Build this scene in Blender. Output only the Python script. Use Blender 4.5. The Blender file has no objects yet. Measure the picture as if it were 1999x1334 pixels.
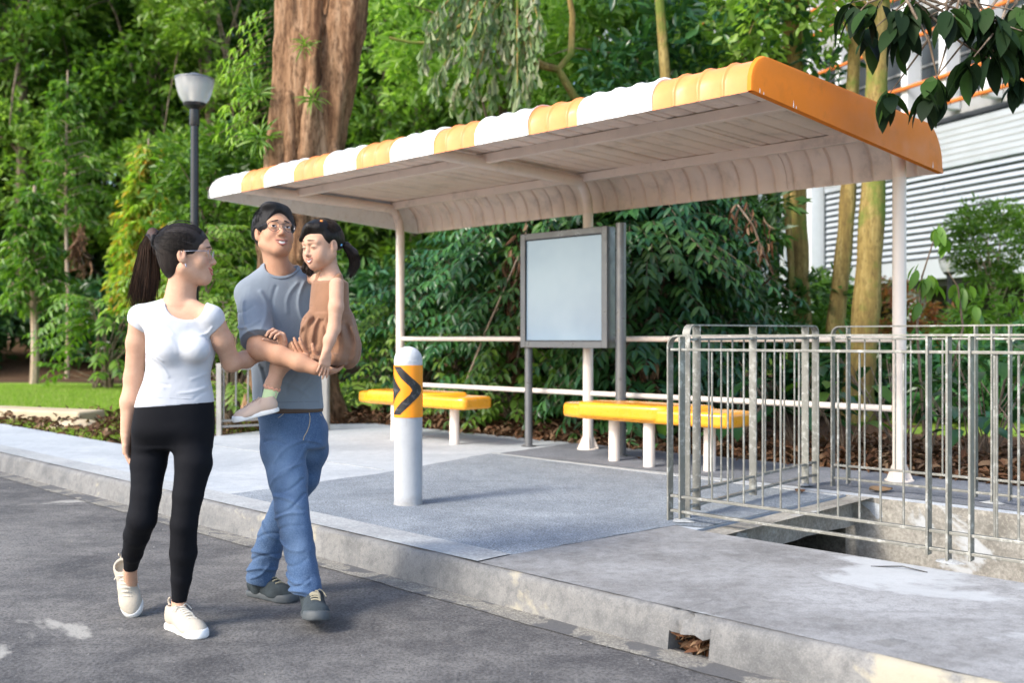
import bpy, math, random
import numpy as np
from mathutils import Vector, Matrix
from math import radians, sin, cos, pi
random.seed(7)
SC = bpy.context.scene
COL = SC.collection
# ---------------------------------------------------------------- camera, sky, sun, exposure
CAM_H = 1.16
cd = bpy.data.cameras.new('camera'); cam = bpy.data.objects.new('camera', cd); COL.objects.link(cam)
cam.location = (0, 0, CAM_H); cam.rotation_euler = (radians(90), 0, 0)
cd.sensor_width = 36; cd.lens = 36 * 1950 / 1999; cd.shift_y = -0.003
cd.clip_start = 0.05; cd.clip_end = 800
cd.dof.use_dof = True; cd.dof.focus_distance = 4.7; cd.dof.aperture_fstop = 2.3
SC.camera = cam
SUN_EL, SUN_AZ = 38, 234          # azimuth clockwise from +Y of the direction TO the sun
w = bpy.data.worlds.new('World'); SC.world = w; w.use_nodes = True
nt = w.node_tree; bg = nt.nodes['Background']
sky = nt.nodes.new('ShaderNodeTexSky'); sky.sky_type = 'NISHITA'; sky.sun_disc = False
sky.sun_elevation = radians(SUN_EL); sky.sun_rotation = radians(SUN_AZ)
sky.air_density = 1.0; sky.dust_density = 2.0; sky.ozone_density = 1.0
nt.links.new(sky.outputs[0], bg.inputs[0]); bg.inputs[1].default_value = 0.15
sl = bpy.data.lights.new('sun', 'SUN'); sl.energy = 1.6; sl.angle = radians(14); sl.color = (1.0, 0.93, 0.82)
so = bpy.data.objects.new('sun', sl); COL.objects.link(so)
_d = Vector((sin(radians(SUN_AZ)) * cos(radians(SUN_EL)), cos(radians(SUN_AZ)) * cos(radians(SUN_EL)), sin(radians(SUN_EL))))
so.rotation_euler = _d.to_track_quat('Z', 'Y').to_euler(); so.location = _d * 30
SC.view_settings.view_transform = 'Standard'; SC.view_settings.look = 'None'
SC.view_settings.exposure = 1.45; SC.view_settings.gamma = 1.0
SC.cycles.max_bounces = 7; SC.cycles.diffuse_bounces = 4; SC.cycles.transparent_max_bounces = 8

# ---------------------------------------------------------------- helpers
U = np.array([0.7101, -0.7041, 0.0]); V = np.array([0.7041, 0.7101, 0.0])
def uv(u, v, z=0.0): return U * u + V * v + np.array([0, 0, z])
def W(px, py, d):    # a photo pixel at a given real depth -> point in metres
    return np.array([(px - 999.5) / 1950 * d, d, CAM_H - (py - 661) / 1950 * d])

def world_of(o):
    m = o.matrix_basis.copy()
    while o.parent is not None: m = (o.parent.matrix_basis @ o.matrix_parent_inverse) @ m; o = o.parent
    return m
def link(o, parent=None):          # meshes are written in world metres; the parent's own place is taken out again
    COL.objects.link(o)
    if parent is not None:
        o.parent = parent; o.matrix_parent_inverse = world_of(parent).inverted()
    return o
def tag(o, label=None, cat=None, group=None, kind=None):
    if label: o['label'] = label
    if cat: o['category'] = cat
    if group: o['group'] = group
    if kind: o['kind'] = kind
    return o
def thing(name, loc=(0, 0, 0), rz=0, label=None, cat=None, group=None):
    o = bpy.data.objects.new(name, None); o.empty_display_size = 0.1
    o.location = loc; o.rotation_euler = (0, 0, rz); COL.objects.link(o)
    return tag(o, label, cat, group)

def np_mesh(name, v, faces, smooth=True):
    """faces: (M,3) or (M,4) array or list of such arrays"""
    me = bpy.data.meshes.new(name)
    if not isinstance(faces, list): faces = [faces]
    faces = [np.asarray(f, dtype=np.int32) for f in faces if len(f)]
    v = np.asarray(v, dtype=np.float32)
    me.vertices.add(len(v)); me.vertices.foreach_set('co', v.ravel())
    nl = sum(f.size for f in faces); npg = sum(len(f) for f in faces)
    me.loops.add(nl); me.polygons.add(npg)
    me.loops.foreach_set('vertex_index', np.concatenate([f.ravel() for f in faces]))
    tot = np.concatenate([np.full(len(f), f.shape[1], dtype=np.int32) for f in faces])
    st = np.concatenate([[0], np.cumsum(tot)[:-1]]).astype(np.int32)
    me.polygons.foreach_set('loop_start', st); me.polygons.foreach_set('loop_total', tot)
    me.polygons.foreach_set('use_smooth', np.full(npg, smooth, dtype=bool))
    me.update(calc_edges=True); me.validate()
    return me

class MB:
    """collects boxes, tubes, prisms; builds ONE mesh object"""
    def __init__(s): s.v = []; s.f3 = []; s.f4 = []; s.fn = []; s.n = 0; s.m = []
    def add(s, verts, faces):
        b = s.n; verts = [tuple(map(float, p)) for p in verts]
        s.v += verts; s.n += len(verts)
        for f in faces: s.fn.append([i + b for i in f])
        return s
    def box(s, c, size, X=(1, 0, 0), Y=(0, 1, 0), Z=(0, 0, 1)):
        c = np.array(c, float); X, Y, Z = (np.array(a, float) for a in (X, Y, Z)); a, b, d = (k / 2 for k in size)
        vs = [c + X * a * i + Y * b * j + Z * d * k for i in (-1, 1) for j in (-1, 1) for k in (-1, 1)]
        return s.add(vs, [(0, 1, 3, 2), (4, 6, 7, 5), (0, 4, 5, 1), (2, 3, 7, 6), (0, 2, 6, 4), (1, 5, 7, 3)])
    def bar(s, a, b, wd, th, up=(0, 0, 1)):   # rectangular bar a->b, width wd along side, th along up
        a = np.array(a, float); b = np.array(b, float); L = np.linalg.norm(b - a); X = (b - a) / L
        up = np.array(up, float); Y = np.cross(up, X); Y /= np.linalg.norm(Y); Z = np.cross(X, Y)
        return s.box((a + b) / 2, (L, wd, th), X, Y, Z)
    def tube(s, pts, r, n=12, caps=True):
        pts = [np.array(p, float) for p in pts]
        rs = r if hasattr(r, '__len__') else [r] * len(pts)
        T = []
        for i in range(len(pts)):
            t = pts[min(i + 1, len(pts) - 1)] - pts[max(i - 1, 0)]; T.append(t / (np.linalg.norm(t) + 1e-9))
        nrm = np.cross(T[0], (0, 0, 1) if abs(T[0][2]) < .9 else (1, 0, 0)); nrm /= np.linalg.norm(nrm)
        vs = []
        for p, t, rr in zip(pts, T, rs):
            nrm = nrm - t * np.dot(nrm, t); nrm /= np.linalg.norm(nrm); bb = np.cross(t, nrm)
            for k in range(n):
                a = 2 * pi * k / n; vs.append(p + rr * (cos(a) * nrm + sin(a) * bb))
        fs = []
        for i in range(len(pts) - 1):
            for k in range(n):
                fs.append((i * n + k, i * n + (k + 1) % n, (i + 1) * n + (k + 1) % n, (i + 1) * n + k))
        if caps: fs.append(tuple(range(n))[::-1]); fs.append(tuple((len(pts) - 1) * n + k for k in range(n)))
        return s.add(vs, fs)
    def lathe(s, prof, n=32, c=(0, 0, 0)):
        vs = []; fs = []
        for r, z in prof:
            for k in range(n):
                a = 2 * pi * k / n; vs.append((c[0] + r * cos(a), c[1] + r * sin(a), c[2] + z))
        for i in range(len(prof) - 1):
            for k in range(n): fs.append((i * n + k, i * n + (k + 1) % n, (i + 1) * n + (k + 1) % n, (i + 1) * n + k))
        fs.append(tuple(range(n))[::-1]); fs.append(tuple((len(prof) - 1) * n + k for k in range(n)))
        return s.add(vs, fs)
    def prism(s, poly, z0, z1):
        n = len(poly); vs = [(x, y, z0) for x, y in poly] + [(x, y, z1) for x, y in poly]
        fs = [tuple(range(n))[::-1], tuple(range(n, 2 * n))] + [(k, (k + 1) % n, n + (k + 1) % n, n + k) for k in range(n)]
        return s.add(vs, fs)
    def build(s, name, mat, parent=None, smooth=False, bevel=0, seg=2, label=None, angle=35):
        me = bpy.data.meshes.new(name); me.from_pydata(s.v, [], s.fn); me.validate()
        o = bpy.data.objects.new(name, me)
        for m in (mat if isinstance(mat, (list, tuple)) else [mat]): me.materials.append(m)
        link(o, parent)
        if bevel:
            bv = o.modifiers.new('b', 'BEVEL'); bv.width = bevel; bv.segments = seg; bv.limit_method = 'ANGLE'; bv.angle_limit = radians(40)
            try: bv.harden_normals = False
            except Exception: pass
        if smooth:
            me.polygons.foreach_set('use_smooth', [True] * len(me.polygons))
            try: me.set_sharp_from_angle(angle=radians(angle))
            except Exception: pass
        if label: o['label'] = label
        return o

# ---------------------------------------------------------------- materials
def hexlin(c):
    f = lambda x: ((x / 255 + .055) / 1.055) ** 2.4 if x > 10 else x / 255 / 12.92
    return tuple(f(x) for x in c) + (1,)
def c4(c): return tuple(c) + (1,) if len(c) == 3 else tuple(c)
class NT:
    def __init__(s, name):
        s.mat = bpy.data.materials.new(name); s.mat.use_nodes = True; s.t = s.mat.node_tree
        s.b = s.t.nodes['Principled BSDF']; s.co = s.t.nodes.new('ShaderNodeTexCoord')
    def n(s, t, **kw):
        nd = s.t.nodes.new(t)
        for k, v in kw.items():
            if k.startswith('i_'): nd.inputs[k[2:].replace('_', ' ')].default_value = v
            else: setattr(nd, k, v)
        return nd
    def l(s, a, b): s.t.links.new(a, b)
    def map(s, scale=(1, 1, 1), rot=(0, 0, 0), src='Object'):
        m = s.n('ShaderNodeMapping'); m.inputs['Scale'].default_value = scale; m.inputs['Rotation'].default_value = rot
        s.l(s.co.outputs[src], m.inputs[0]); return m.outputs[0]
    def noise(s, scale, detail=4, rough=.6, vec=None, dist=0):
        n = s.n('ShaderNodeTexNoise'); n.inputs['Scale'].default_value = scale; n.inputs['Detail'].default_value = detail
        n.inputs['Roughness'].default_value = rough; n.inputs['Distortion'].default_value = dist
        s.l(vec if vec is not None else s.co.outputs['Object'], n.inputs['Vector']); return n.outputs['Fac']
    def ramp(s, fac, stops):
        r = s.n('ShaderNodeValToRGB'); s.l(fac, r.inputs[0]); e = r.color_ramp.elements
        while len(e) < len(stops): e.new(.5)
        for k, (p, c) in enumerate(stops):
            e[k].position = p; e[k].color = c4(c) if hasattr(c, '__len__') else (c, c, c, 1)
        return r.outputs[0]
    def mix(s, fac, a, b, mode='MIX'):
        m = s.n('ShaderNodeMix', data_type='RGBA', blend_type=mode)
        for sock, val in ((m.inputs[0], fac), (m.inputs[6], a), (m.inputs[7], b)):
            if hasattr(val, 'is_output') or isinstance(val, bpy.types.NodeSocket): s.l(val, sock)
            elif hasattr(val, '__len__'): sock.default_value = c4(val)
            else: sock.default_value = val
        return m.outputs[2]
    def math(s, op, a, b=0.0):
        m = s.n('ShaderNodeMath', operation=op)
        for i, val in enumerate((a, b)):
            if isinstance(val, bpy.types.NodeSocket): s.l(val, m.inputs[i])
            else: m.inputs[i].default_value = val
        return m.outputs[0]
    def bump(s, h, strength=.3, dist=.01, prev=None):
        b = s.n('ShaderNodeBump'); b.inputs['Strength'].default_value = strength; b.inputs['Distance'].default_value = dist
        s.l(h, b.inputs['Height'])
        if prev is not None: s.l(prev, b.inputs['Normal'])
        s.l(b.outputs[0], s.b.inputs['Normal']); return b.outputs[0]
    def set(s, **kw):
        for k, v in kw.items():
            nm = {'col': 'Base Color', 'rough': 'Roughness', 'metal': 'Metallic', 'spec': 'Specular IOR Level', 'sss': 'Subsurface Weight',
                  'trans': 'Transmission Weight', 'coat': 'Coat Weight', 'sheen': 'Sheen Weight', 'ior': 'IOR', 'alpha': 'Alpha'}[k]
            if isinstance(v, bpy.types.NodeSocket): s.l(v, s.b.inputs[nm])
            else: s.b.inputs[nm].default_value = c4(v) if hasattr(v, '__len__') else v
        return s
def simple(name, col, rough=.5, metal=0, var=.12, vscale=6, bumps=.1, bscale=60, spec=.5, coat=0, col2=None, dirt=None, dirtscale=9):
    m = NT(name)
    n = m.noise(vscale, 5, .65)
    a = tuple(c * (1 - var) for c in col[:3]) if col2 is None else col2
    b = tuple(min(1, c * (1 + var)) for c in col[:3])
    c = m.ramp(n, [(.3, a), (.7, b)])
    if dirt is not None:
        d = m.ramp(m.noise(dirtscale, 8, .7), [(.52, 0.), (.68, 1.)])
        c = m.mix(m.math('MULTIPLY', d, .6), c, dirt)
    m.set(col=c, rough=rough, metal=metal, spec=spec, coat=coat)
    r = m.ramp(m.noise(vscale * 2.3, 4), [(.3, max(0, rough - .1)), (.7, min(1, rough + .1))]); m.l(r, m.b.inputs['Roughness'])
    if bumps: m.bump(m.noise(bscale, 4), bumps, .01)
    return m.mat

def leaf_mat(name, cols, rough=.42, trans=.35, spec=.5):
    """cols: list of colours picked per leaf"""
    m = NT(name)
    g = m.n('ShaderNodeNewGeometry')
    k = len(cols)
    c = m.ramp(g.outputs['Random Per Island'], [((i + .5) / k, cc) for i, cc in enumerate(cols)])
    oi = m.n('ShaderNodeObjectInfo')
    br = m.math('MULTIPLY_ADD', oi.outputs['Random'], .35); br.node.inputs[2].default_value = .82
    c = m.mix(1.0, c, m.mix(0.0, (1, 1, 1), (1, 1, 1)), 'MULTIPLY')
    hv = m.n('ShaderNodeHueSaturation'); m.l(c, hv.inputs['Color']); m.l(br, hv.inputs['Value'])
    c = hv.outputs[0]
    m.set(col=c, rough=rough, spec=spec)
    tr = m.n('ShaderNodeBsdfTranslucent'); 
    tc = m.mix(1.0, c, (1.15, 1.28, .6), 'MULTIPLY'); m.l(tc, tr.inputs[0])
    mx = m.n('ShaderNodeMixShader'); mx.inputs[0].default_value = trans
    out = m.t.nodes['Material Output']
    m.l(m.b.outputs[0], mx.inputs[1]); m.l(tr.outputs[0], mx.inputs[2]); m.l(mx.outputs[0], out.inputs['Surface'])
    return m.mat
# ---------------------------------------------------------------- implicit-surface modeller (smooth unions -> one continuous mesh)
def nrm(v): v = np.array(v, float); return v / (np.linalg.norm(v) + 1e-12)
class Field:
    def __init__(s, lo, hi, h):
        s.lo = np.array(lo, float); s.h = h
        s.n = np.ceil((np.array(hi) - s.lo) / h).astype(int) + 1
        s.ax = [s.lo[i] + h * np.arange(s.n[i]) for i in range(3)]
        s.f = np.full(tuple(s.n), 0.08, dtype=np.float32)
    def sub(s, lo, hi):
        a = np.clip(np.floor((np.array(lo) - s.lo) / s.h).astype(int), 0, s.n); b = np.clip(np.ceil((np.array(hi) - s.lo) / s.h).astype(int) + 1, 0, s.n)
        if np.any(b <= a): return None
        sl = tuple(slice(a[i], b[i]) for i in range(3))
        X = s.ax[0][sl[0]][:, None, None].astype(np.float32); Y = s.ax[1][sl[1]][None, :, None].astype(np.float32); Z = s.ax[2][sl[2]][None, None, :].astype(np.float32)
        return sl, X, Y, Z
    def comb(s, sl, d, k, op):
        f = s.f[sl]
        if op == 'u':
            if k > 0:
                h = np.maximum(k - np.abs(f - d), 0) / k; s.f[sl] = np.minimum(f, d) - h * h * k * .25
            else: s.f[sl] = np.minimum(f, d)
        elif op == 's':
            d = -d
            if k > 0:
                h = np.maximum(k - np.abs(f - d), 0) / k; s.f[sl] = np.maximum(f, d) + h * h * k * .25
            else: s.f[sl] = np.maximum(f, d)
        elif op == 'i':
            s.f[sl] = np.maximum(f, d)
    def cone(s, a, b, ra, rb, k=.02, op='u', flat=None, cut=None):
        """tapered capsule; flat=(axis, factor) squashes it along an axis"""
        a = np.array(a, float); b = np.array(b, float); m = max(ra, rb) + k + 2 * s.h + .004
        r = s.sub(np.minimum(a, b) - m, np.maximum(a, b) + m)
        if r is None: return
        sl, X, Y, Z = r
        ab = b - a; L2 = float(ab @ ab) + 1e-12
        t = np.clip(((X - a[0]) * ab[0] + (Y - a[1]) * ab[1] + (Z - a[2]) * ab[2]) / L2, 0, 1)
        dx = X - a[0] - t * ab[0]; dy = Y - a[1] - t * ab[1]; dz = Z - a[2] - t * ab[2]
        q = dx * dx + dy * dy + dz * dz
        if flat is not None:
            ax = nrm(flat[0]); c = dx * ax[0] + dy * ax[1] + dz * ax[2]; q = q + c * c * (1 / flat[1] ** 2 - 1)
        d = np.sqrt(q) - (ra + (rb - ra) * t)
        if cut is not None:
            for cp, cn in cut:
                cn = nrm(cn); d = np.maximum(d, (X - cp[0]) * cn[0] + (Y - cp[1]) * cn[1] + (Z - cp[2]) * cn[2])
        s.comb(sl, d.astype(np.float32), k, op)
    def chain(s, pts, rs, k=.02, flat=None):
        for i in range(len(pts) - 1): s.cone(pts[i], pts[i + 1], rs[i], rs[i + 1], k, 'u', flat)
    def ell(s, c, r, k=.02, op='u', R=None):
        c = np.array(c, float); r = np.array(r, float); m = r.max() + k + 2 * s.h + .004
        q = s.sub(c - m, c + m)
        if q is None: return
        sl, X, Y, Z = q; X = X - c[0]; Y = Y - c[1]; Z = Z - c[2]
        if R is not None:
            R = np.array(R); X, Y, Z = (X * R[0, i] + Y * R[1, i] + Z * R[2, i] for i in range(3))   # to local axes (columns of R)
        k0 = np.sqrt((X / r[0]) ** 2 + (Y / r[1]) ** 2 + (Z / r[2]) ** 2)
        k1 = np.sqrt((X / r[0] ** 2) ** 2 + (Y / r[1] ** 2) ** 2 + (Z / r[2] ** 2) ** 2) + 1e-9
        d = np.where(k0 < .05, -r.min(), k0 * (k0 - 1) / k1)
        s.comb(sl, d.astype(np.float32), k, op)
    def loft(s, secs, k=.02, op='u', pw=2.4, pad=0.0):
        """secs: list of (centre xyz, half-width, half-depth, facing angle) stacked in z; superellipse sections"""
        secs = sorted(secs, key=lambda q: q[0][2]); zs = np.array([q[0][2] for q in secs])
        m = max(max(q[1], q[2]) for q in secs) + k + .01 + pad
        c = np.array([q[0] for q in secs]); lo = c.min(0) - m; hi = c.max(0) + m
        lo[2] = zs[0] - .05 - k; hi[2] = zs[-1] + .05 + k
        q = s.sub(lo, hi)
        if q is None: return
        sl, X, Y, Z = q; z = Z[0, 0, :]
        zc = np.clip(z, zs[0], zs[-1])
        def ip(vals):   # smooth (Catmull-like) interpolation
            vals = np.array(vals, float); i = np.clip(np.searchsorted(zs, zc, side='right') - 1, 0, len(zs) - 2)
            t = (zc - zs[i]) / (zs[i + 1] - zs[i]); mm = np.gradient(vals, zs)
            h = zs[i + 1] - zs[i]; t2 = t * t; t3 = t2 * t
            return ((2 * t3 - 3 * t2 + 1) * vals[i] + (t3 - 2 * t2 + t) * h * mm[i] + (-2 * t3 + 3 * t2) * vals[i + 1] + (t3 - t2) * h * mm[i + 1]).astype(np.float32)
        cx, cy = ip(c[:, 0]), ip(c[:, 1]); a, b = ip([q[1] for q in secs]) + pad, ip([q[2] for q in secs]) + pad; an = ip([q[3] for q in secs])
        dx = X - cx; dy = Y - cy
        lx = dx * np.cos(an) + dy * np.sin(an); ly = -dx * np.sin(an) + dy * np.cos(an)
        rr = (np.abs(lx / a) ** pw + np.abs(ly / b) ** pw) ** (1 / pw) + 1e-6
        d2 = (rr - 1) * np.sqrt(lx * lx + ly * ly + 1e-8) / rr
        oz = np.abs(z - zc)
        d = np.where(oz > 0, np.sqrt(np.maximum(d2 + .015, 0) ** 2 + oz ** 2) - .015, d2)
        s.comb(sl, d.astype(np.float32), k, op)
    def plane(s, p, n, k=0.0):   # keep the side opposite to n
        n = nrm(n); X = s.ax[0][:, None, None]; Y = s.ax[1][None, :, None]; Z = s.ax[2][None, None, :]
        d = ((X - p[0]) * n[0] + (Y - p[1]) * n[1] + (Z - p[2]) * n[2]).astype(np.float32)
        if k > 0:
            h = np.maximum(k - np.abs(s.f - d), 0) / k; s.f = np.maximum(s.f, d) + h * h * k * .25
        else: s.f = np.maximum(s.f, d)
    def warp(s, fn):      # add a displacement fn(X,Y,Z) near the surface
        X = s.ax[0][:, None, None].astype(np.float32); Y = s.ax[1][None, :, None].astype(np.float32); Z = s.ax[2][None, None, :].astype(np.float32)
        s.f = s.f + fn(X, Y, Z).astype(np.float32)
    def hit(s, px, py, d0, d1, off=.0):   # where the line of sight through a photo pixel meets the surface
        for d in np.arange(d0, d1, s.h * .5):
            q = np.round((W(px, py, d) - s.lo) / s.h).astype(int)
            if np.all(q >= 0) and np.all(q < s.n) and s.f[tuple(q)] < 0: return W(px, py, d - off)
        return W(px, py, (d0 + d1) / 2)
    def top(s, x, y):    # height of the upper surface above (x, y)
        i = int(round((x - s.lo[0]) / s.h)); j = int(round((y - s.lo[1]) / s.h)); c = np.where(s.f[i, j] < 0)[0]
        return s.ax[2][c[-1]] + s.h * .5 if len(c) else 0.0
    def creases(s, segs, yc, taper=.5):
        """segs: ((x0,z0),(x1,z1),width,amp): soft ridges (amp>0) or folds (amp<0) across the camera-side half of a cloth"""
        X = s.ax[0][:, None].astype(np.float32); Z = s.ax[2][None, :].astype(np.float32); D = np.zeros((len(s.ax[0]), len(s.ax[2])), np.float32)
        for (a, b, wd_, am) in segs:
            a = np.array(a); b = np.array(b); ab = b - a; t = np.clip(((X - a[0]) * ab[0] + (Z - a[1]) * ab[1]) / (ab @ ab), 0, 1)
            bow = np.sin(t * 3.14) * .12 * np.linalg.norm(ab) * (1 if (a[0] * 97) % 1 > .5 else -1)
            nx, nz_ = -ab[1] / np.linalg.norm(ab), ab[0] / np.linalg.norm(ab)
            q = (X - a[0] - t * ab[0] - bow * nx) ** 2 + (Z - a[1] - t * ab[1] - bow * nz_) ** 2; D += am * np.exp(-q / wd_ ** 2) * (1 - taper * t)
        m = np.clip((yc + .02 - s.ax[1]) / .04, 0, 1).astype(np.float32)
        s.f = s.f - D[:, None, :] * m[None, :, None]
    def mesh(s):
        f = s.f
        f[0], f[-1] = .05, .05; f[:, 0], f[:, -1] = .05, .05; f[:, :, 0], f[:, :, -1] = .05, .05
        S = f < 0
        c = S[:-1, :-1, :-1].astype(np.int8)
        for dx in (0, 1):
            for dy in (0, 1):
                for dz in (0, 1):
                    if dx + dy + dz: c = c + S[dx:S.shape[0] - 1 + dx, dy:S.shape[1] - 1 + dy, dz:S.shape[2] - 1 + dz]
        act = (c > 0) & (c < 8); I = np.argwhere(act); del c
        idx = np.full(act.shape, -1, dtype=np.int32); idx[act] = np.arange(len(I))
        acc = np.zeros((len(I), 3)); cnt = np.zeros(len(I))
        corner = [(a, b, d) for a in (0, 1) for b in (0, 1) for d in (0, 1)]
        val = {q: f[I[:, 0] + q[0], I[:, 1] + q[1], I[:, 2] + q[2]] for q in corner}
        for q in corner:
            for ax in range(3):
                if q[ax] == 0:
                    r = list(q); r[ax] = 1; r = tuple(r); v0, v1 = val[q], val[r]
                    m = (v0 < 0) != (v1 < 0); t = np.where(m, v0 / np.where(m, v0 - v1, 1), 0)
                    p = np.array(q, float)[None].repeat(len(I), 0); p[:, ax] += t
                    acc[m] += p[m]; cnt[m] += 1
        P = (I + acc / cnt[:, None]) * s.h + s.lo
        quads = []
        for ax in range(3):
            o1, o2 = (ax + 1) % 3, (ax + 2) % 3
            n = list(S.shape)
            a = [slice(1, n[i] - 1) for i in range(3)]; b = [slice(1, n[i] - 1) for i in range(3)]
            a[ax] = slice(0, n[ax] - 1); b[ax] = slice(1, n[ax])
            A, B = S[tuple(a)], S[tuple(b)]
            E = np.argwhere(A != B); sgn = A[tuple(E.T)]
            E = E + 1; E[:, ax] -= 1
            def cell(d1, d2):
                q = E.copy(); q[:, o1] += d1; q[:, o2] += d2; return idx[tuple(q.T)]
            q = np.stack([cell(-1, -1), cell(0, -1), cell(0, 0), cell(-1, 0)], 1)
            q[~sgn] = q[~sgn][:, ::-1]; quads.append(q)
        Q = np.concatenate(quads); Q = Q[(Q >= 0).all(1)]
        return P, Q
    def build(s, name, mat, parent=None, attr=None, relax=0, label=None, M=None):
        P, Q = s.mesh()
        if M is not None: P = P @ np.array(M)[:3, :3].T + np.array(M)[:3, 3]
        for _ in range(relax):
            E = np.concatenate([Q[:, [0, 1]], Q[:, [1, 2]], Q[:, [2, 3]], Q[:, [3, 0]]])
            acc = np.zeros_like(P); cn = np.zeros(len(P)); 
            for k in range(3): acc[:, k] = np.bincount(E[:, 0], P[E[:, 1], k], len(P)) + np.bincount(E[:, 1], P[E[:, 0], k], len(P))
            cn = np.bincount(E[:, 0], minlength=len(P)) + np.bincount(E[:, 1], minlength=len(P))
            P = P * .5 + .5 * acc / cn[:, None]
        me = np_mesh(name, P, Q)
        for m in (mat if isinstance(mat, (list, tuple)) else [mat]): me.materials.append(m)
        if attr:
            for an, fn in attr.items():
                at = me.attributes.new(an, 'FLOAT', 'POINT'); at.data.foreach_set('value', fn(P).astype(np.float32))
        o = bpy.data.objects.new(name, me); link(o, parent)
        if label: o['label'] = label
        return o
def waves(seed, freq, n=7, aniso=(1, 1, 1)):
    """smooth pseudo-noise made of plane waves, roughly -1..1"""
    r = np.random.RandomState(seed); K = r.normal(size=(n, 3)); K /= np.linalg.norm(K, axis=1)[:, None]
    K = K * np.array(aniso) * freq * r.uniform(.6, 1.5, n)[:, None]; ph = r.uniform(0, 6.28, n)
    def fn(X, Y, Z):
        o = 0
        for k, p in zip(K, ph): o = o + np.sin(k[0] * X + k[1] * Y + k[2] * Z + p)
        return o / n * 1.6
    return fn
# ---------------------------------------------------------------- ground, road, kerb, footpath
def mat_concrete(name, base, dark, light, sc=1.0, patches=None, bumps=.25, speck=0, grain=90, gs=.3):
    m = NT(name)
    n1 = m.noise(.55 * sc, 6, .62, dist=.6); n2 = m.noise(3.1 * sc, 8, .7); n3 = m.noise(grain, 3, .7)
    mp = m.map((.5, 2.6, 1), (0, 0, radians(40))); n4 = m.noise(1.3 * sc, 6, .7, vec=mp, dist=.8)
    c = m.ramp(n1, [(.3, dark), (.5, base), (.72, light)])
    c = m.mix(m.ramp(n2, [(.42, 0.), (.66, .55)]), c, light)
    c = m.mix(m.ramp(n4, [(.5, 0.), (.72, .5)]), c, dark)
    c = m.mix(m.ramp(n3, [(.38, gs), (.52, 0.)]), c, tuple(x * .4 for x in base)); c = m.mix(m.ramp(n3, [(.52, 0.), (.68, gs)]), c, tuple(min(1, x * 1.9) for x in base))
    n5 = m.noise(14 * sc, 6, .75); c = m.mix(m.ramp(n5, [(.4, .35), (.5, 0.)]), c, dark); c = m.mix(m.ramp(n5, [(.56, 0.), (.7, .3)]), c, light)
    if speck:
        v = m.n('ShaderNodeTexVoronoi'); v.inputs['Scale'].default_value = 160; m.l(m.co.outputs['Object'], v.inputs['Vector'])
        c = m.mix(m.math('MULTIPLY', m.ramp(v.outputs['Distance'], [(.0, 1.), (.35, 0.)]), speck), c, light)
    if patches is not None:
        pm = m.noise(patches[1], 9, .6, dist=.4); pp = m.ramp(pm, [(patches[2], 0.), (patches[2] + .03, 1.)])
        c = m.mix(m.math('MULTIPLY', pp, patches[3] if len(patches) > 3 else .8), c, patches[0])
    m.set(col=c, spec=.35); m.l(m.ramp(n2, [(.3, .7), (.7, .92)]), m.b.inputs['Roughness'])
    b = m.bump(n3, bumps, .004); m.bump(n2, .25, .012, b)
    return m.mat
M_road = mat_concrete('road_asphalt', (.085, .083, .084), (.030, .030, .033), (.23, .222, .21), 1.1, patches=((.36, .35, .32), .9, .62, .8), bumps=1.0, speck=.5, grain=75, gs=.7)
M_path = mat_concrete('path_concrete', (.38, .415, .45), (.28, .31, .345), (.50, .53, .56), .9, bumps=.35, grain=140, gs=.25)
M_patch = mat_concrete('path_asphalt', (.205, .235, .27), (.13, .15, .175), (.38, .42, .46), .8, bumps=1.0, speck=.8, grain=120, gs=.9)
M_patch2 = mat_concrete('path_asphalt_back', (.15, .162, .185), (.09, .1, .118), (.25, .265, .295), .8, bumps=.7, speck=.3, grain=120, gs=.6)
M_slab = mat_concrete('front_slab_concrete', (.22, .218, .215), (.115, .113, .112), (.36, .365, .37), 1.5, patches=((.46, .48, .49), .75, .60, .65), bumps=.3, grain=140, gs=.25)
M_kerb = mat_concrete('kerb_concrete', (.15, .152, .152), (.075, .076, .08), (.26, .255, .245), 2.0, patches=((.36, .33, .25), 1.1, .59, .8), bumps=.4, grain=150, gs=.22)  # darker than the path: dirtier, and the face's shade is put into the colour
M_kerbtop = mat_concrete('kerb_top_concrete', (.34, .36, .37), (.24, .25, .26), (.45, .46, .46), 1.6, bumps=.3, grain=80)
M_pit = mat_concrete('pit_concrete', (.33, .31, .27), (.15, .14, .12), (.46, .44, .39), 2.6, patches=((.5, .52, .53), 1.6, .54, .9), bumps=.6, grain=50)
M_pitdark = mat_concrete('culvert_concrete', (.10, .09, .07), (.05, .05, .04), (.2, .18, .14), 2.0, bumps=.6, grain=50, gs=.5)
M_sand = mat_concrete('gutter_sand', (.2, .19, .17), (.1, .095, .09), (.34, .32, .26), 3, patches=((.09, .09, .093), 3.5, .5, .9), bumps=.6, grain=120, gs=.7)

def sheet(name, rects, z, mat, noise=0, kind='structure', thick=None, label=None):
    b = MB()
    for r in rects:
        poly = r if len(r) != 4 or hasattr(r[0], '__len__') else [(r[0], r[1]), (r[2], r[1]), (r[2], r[3]), (r[0], r[3])]
        P = [uv(*q) for q in poly]
        if thick:
            n = len(P); vs = [p + (0, 0, z - thick) for p in P] + [p + (0, 0, z) for p in P]
            b.add(vs, [tuple(range(n))[::-1], tuple(range(n, 2 * n))] + [(k, (k + 1) % n, n + (k + 1) % n, n + k) for k in range(n)])
        else: b.add([p + (0, 0, z) for p in P], [tuple(range(len(P)))])
    o = b.build(name, mat); return tag(o, label, kind=kind)

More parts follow.
